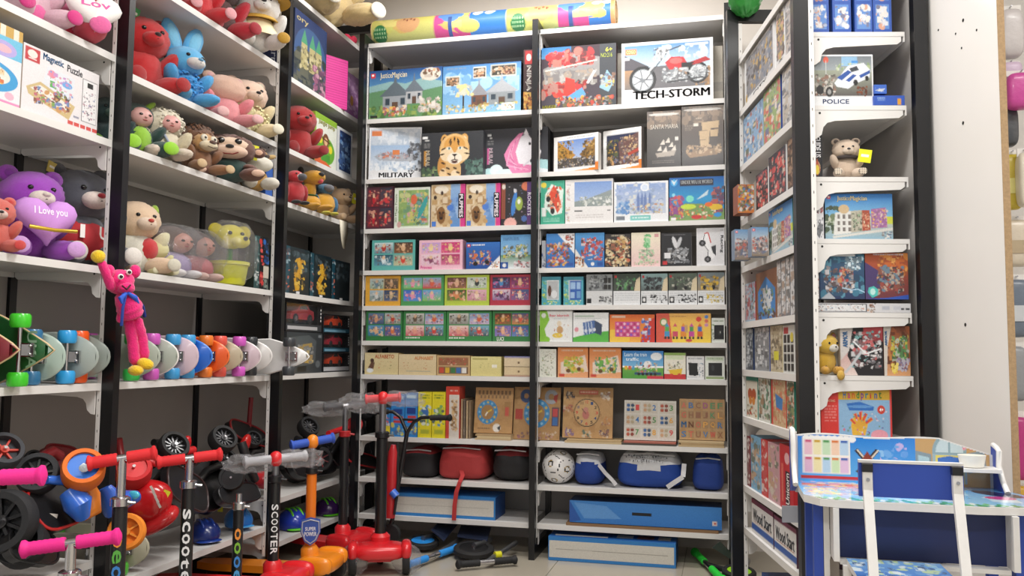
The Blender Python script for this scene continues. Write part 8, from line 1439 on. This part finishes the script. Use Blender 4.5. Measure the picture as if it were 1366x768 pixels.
# apron, shelf and legs
MB().box(.07, W_-.1, .05, .058, DZ-.13, DZ-.017).build('apron', NAVY, r, 0); MB().box(.07, W_-.1, .02, .05, DZ-.14, DZ-.131).build('apron_edge', EDGE, r, 0)
for x in (.055, W_-.1): MB().box(x, x+.012, .0, .07, DZ-.13, DZ-.017).build('drawer_side', EDGE, r, 0)
for x in (.02, W_-.08):
    for y in (.06, Dp-.04): 
        k = MB().box(x, x+.02, y, y+.03, 0, DZ-.0165); k.build('leg', BLUE, r, 0)
    k = MB().box(x+.021, x+.033, .06, .08, 0, DZ-.0165); k.build('leg_trim', EDGE, r, 0)
    MB().box(x, x+.02, -.02, Dp+.02, 0, .02).build('foot', EDGE, r, 0) if 0 else None
# cup
cp = Vector((dx0+BW-.055, dyf+Dp-.042, DZ+.0525)); mb = MB(); mb.lathe([(.018, 0), (.022, .001), (.026, .022), (.0265, .026), (.0245, .026), (.0205, .003), (.0, .003)], 24); o = mb.build('plastic_cup', plastic('#e4e2da', .4), None, 40); o.location = cp; o.scale = (1.15, .9, 1.1); tag(o, 'small white plastic cup standing on the desk side shelf', 'cup')
# chair: seat box behind, backrest panel on two white bars
cy = -2.43; x0, x1 = atY(1147, 640, cy)[0], atY(1288, 640, cy)[0]; zt = atY(1215, 620, cy)[2]; zb_ = atY(1215, 666, cy)[2]
r = empty('kids_chair', ((x0+x1)/2, cy, 0)); tag(r, 'small blue and white children chair standing before the desk', 'chair'); hw = (x1-x0)/2
k = MB(); k.box(-hw, hw, .012, .024, zb_, zt); k.build('backrest', BLUE, r, 0); MB().box(-hw, hw, .0105, .0255, zt, zt+.005).build('backrest_edge', EDGE, r, 0)
SZ = .575
for sg in (-1, 1):
    xt = sg*(hw-.014); xb = sg*(hw+.004); t0 = Vector((xt, .004, zt-.004)); t1 = Vector((xb, -.02, 0.0)) 
    P = [t0, Vector((xt, .002, zt-.05)), Vector((xt, -.06, SZ-.02)), Vector((xt, -.1, .3)), Vector((xt, -.1, .0))]
    mb = MB(); wv = .0085
    for p, q in zip(P[:-1], P[1:]): mb.add([p+Vector((-wv, -wv*.9, 0)), p+Vector((wv, -wv*.9, 0)), p+Vector((wv, wv*.6, 0)), p+Vector((-wv, wv*.6, 0)), q+Vector((-wv, -wv*.9, 0)), q+Vector((wv, -wv*.9, 0)), q+Vector((wv, wv*.6, 0)), q+Vector((-wv, wv*.6, 0))], [(0, 1, 2, 3), (7, 6, 5, 4), (0, 4, 5, 1), (1, 5, 6, 2), (2, 6, 7, 3), (3, 7, 4, 0)])
    leg = mb.build('back_leg', EDGE, r, 0)
    k = MB(); k.box(xt-.0095, xt+.0095, -.0055, .0115, zt-.016, zt-.0005); k.build('end_cap', BLACKP, leg, 0)
    k = MB(); k.tube([(xt, -.004, zt-.03), (xt, -.007, zt-.03)], .0035, 8); k.build('screw', CHROME, leg, 40)
    k = MB(); k.box(sg*hw-.008, sg*hw+.008, .2, .216, 0, SZ-.012); k.build('front_leg', EDGE, r, 0)
# seat: printed blue top with white rim
a = Art(60, 40, '#3f7fd0'); a.g(0, 0, 1, 1, '#7fb0e4', '#2f62b8').b(0, 0, 1, 1, ['#9fd0ee', '#e4eef4', '#4f8fd8', '#26407a', '#c9e0a0'], 60, .05, .16, 3)
mb = MB(); A2 = a.fin(.02)
for j in range(40):
    for i in range(60):
        u0, u1 = -hw+2*hw*i/60, -hw+2*hw*(i+1)/60; v0, v1 = .03+.19*(1-(j+1)/40), .03+.19*(1-j/40); mb.add([(u0, v0, SZ+.0006), (u1, v0, SZ+.0006), (u1, v1, SZ+.0006), (u0, v1, SZ+.0006)], [(0, 1, 2, 3)], tuple(A2[j, i]))
st = MB().box(-hw, hw, .03, .22, SZ-.012, SZ).build('seat', EDGE, r, 0); mb.build('seat_print', mat('attr', .12, 0, 'gloss_print', 0, 30, .02, .5), st, 0, fixn=False)
MB().box(-hw+.01, hw-.01, .03, .036, SZ-.06, SZ-.0125).build('seat_apron', BLUE, r, 0)

# ------------------------------------------------------------------ beyond the partition: hanging packs on wire hooks
BX, BY = 1.75, -1.2
sl = MB().box(1.62, 2.6, -.78, -.76, 0, 3.0).build('wall_display', mat('#d9d6d2', .6), None, 0); tag(sl, kind='structure')
def hang(label, px, py0, py1, w_, col, y, name='hanging_pack', tilt=0.0, topc='#e9e6e2', bits=None, film=True):
    c = atY(px, (py0+py1)/2, y); z1, z0 = atY(px, py0, y)[2], atY(px, py1, y)[2]
    r = empty(name, (c[0], y, z0)); tag(r, label, 'pack'); h = z1-z0
    mb = MB(); mb.ell((0, 0, h*.46), (w_/2, .03, h*.46), None, 20, 12, .45, e2=.5); mb.build('pouch', mat(col, .35, 0, 'pouch', .3, 20, .15, .2), r, 60)
    MB().box(-w_/2*.9, w_/2*.9, -.003, .003, h*.86, h).build('header_card', mat(topc, .5), r, 0)
    k = MB(); k.tube([(0, -.02, h*.965), (0, .05, h*.97), (0, -.76-y-.022, h*.99)], .0025, 6); k.build('wire_hook', CHROME, r, 50)
    if bits: k = MB(); k.box(-w_*.3, w_*.3, -.0325, -.0305, h*.25, h*.5); k.build('pack_print', mat(bits, .4), r, 0)
    r.rotation_euler = (0, tilt, 0); return r
for args in (('clear bag with white pieces hanging highest beyond the partition', 1348, 8, 78, .07, '#c9c4c4', -1.25), ('lilac topped clear pouch beyond the partition', 1348, 82, 112, .06, '#cbb5cc', -1.25), ('bright pink rolled pouch beyond the partition', 1362, 94, 146, .09, '#c94a9a', -1.3), ('dark grey pouch hanging under the pink one', 1345, 140, 196, .05, '#4a4d52', -1.25), ('yellow card pack beyond the partition', 1350, 200, 280, .06, '#c9b43a', -1.25), ('pale beige pack beside the yellow card pack', 1366, 198, 276, .04, '#ddd5c4', -1.3),
             ('bundle of cream envelopes hanging below the yellow pack', 1356, 288, 356, .08, '#d5cab8', -1.25), ('blue grey magazine pack hanging below the cream envelopes', 1356, 366, 450, .08, '#6a7686', -1.25), ('silver grey film pack above the magenta bag', 1352, 455, 535, .08, '#8f9398', -1.25), ('magenta bag hanging beyond the partition', 1356, 548, 640, .08, '#b5307a', -1.25), ('gold wrapped pack under the magenta bag', 1358, 645, 672, .07, '#c9a03a', -1.25), ('dark crimson pack hanging lowest beyond the partition', 1356, 690, 765, .09, '#5a1a2a', -1.25)):
    hang(*args, bits={'#6a7686': '#c9ced4', '#c9b43a': '#e4dc8a', '#5a1a2a': '#d9d0cc', '#d5cab8': '#b5a488'}.get(args[5]))
o = EL(None, 'green_toy_bag', rpt(.86, .02, 2.47), (.07, .09, .09), '#2f8a3a', jit=.06, mt=mat('#2f8a3a', .35, 0, 'bag', .3, 12, .5)); tag(o, 'green and yellow wrapped toy on top of the far right post', 'toy')
k = MB(); k.ell((-.03, -.05, .02), (.03, .04, .03)); k.build('yellow_print', mat('#d9d03a', .5), o, 60)

# ------------------------------------------------------------------ plush toys on the open end of the right unit
r = bear('small beige teddy bear with a checked scarf and yellow tag on the open shelf', 300, 200, LZ['B'], .1, 0, '#f2d6bd', muz='#f4dcc6', foot='#7a6a60', earin='#6f6058')
w_, zt_ = endpx(1128, 186, .085); q = (zt_-ZR[3]-ST)/1.0; r.location = rpt(.085, w_, ZR[3]+ST+.004); r.scale = (q*1.15, q*.85, q); r.rotation_euler = (0, 0, RZE-.1)
k = MB(); k.tube([(.2*math.cos(t*.5), -.06+.19*math.sin(t*.5), .5) for t in range(13)], .045, 10, closed=True); k.build('checked_scarf', mat('#3a3230', .8, 0, 'check', .3, 60, .7), r, 60)
for sx in (-1, 1):
    k = MB()
    for g_ in (-.04, 0, .04): k.box(sx*.245+g_-.008, sx*.245+g_+.008, -.485, -.475, .04, .19); k.box(sx*.245-.07, sx*.245+.07, -.486, -.476, .107+g_, .123+g_)
    tag(k.build('sole_check', cloth('#e6d8c4'), r, 0), kind='stuff')
tagcard(r, (.32, -.3, .5), (0, .15, .1), '#e0e01e', .26)
w_, zt_ = endpx(1101, 446, .06); q = zt_-ZR[6]-ST
r = empty('plush_tiger', rpt(.06, w_, ZR[6]+ST+.003), RZE+.35); r.scale = (q*.95, q*.8, q); tag(r, 'yellow striped plush tiger cub with one paw hanging over the shelf', 'plush toy')
EL(r, 'body', (0, 0, .3), (.27, .24, .3), '#f0bc24'); EL(r, 'head', (0, -.08, .72), (.3, .26, .25), '#f4c430'); EL(r, 'muzzle', (.05, -.3, .64), (.14, .1, .1), '#efe9dc', jit=.01); EL(r, 'nose', (.06, -.4, .67), (.03, .02, .02), '#2a1a14', jit=0, nu=12, nv=8)
for sx in (-1, 1):
    e = EL(r, 'ear', (sx*.22, -.02, .93), (.09, .05, .1), '#e3a820'); i = EL(r, 'ear_lining', (0, -.035, 0), (.055, .03, .065), '#e58f9a', jit=.01); i.parent = e
    EL(r, 'eye', (sx*.12+.03, -.32, .76), (.03, .02, .035), '#151210', jit=0, nu=12, nv=8, mt=plastic('#151210', .12))
    l = EL(r, 'leg', (sx*.2, -.26, .1), (.11, .18, .1), '#e3a820', rot=(0, 0, sx*.3)); k = MB(); k.tube([(-.105, -.02, .02), (0, -.06, .108), (.105, -.02, .02)], .014, 6); k.build('stripe', cloth('#3a2414'), l, 60)
EL(r, 'hanging_paw', (.12, -.5, -.02), (.1, .1, .12), '#e8b83a')
for (x, z) in ((-.1, .93), (0, .96), (.1, .93)):
    k = MB(); k.tube([(x, -.2, z-.09), (x*1.05, -.08, z+.0), (x, .06, z-.02)], .022, 6); k.build('stripe', cloth('#4a2a16'), r, 60)
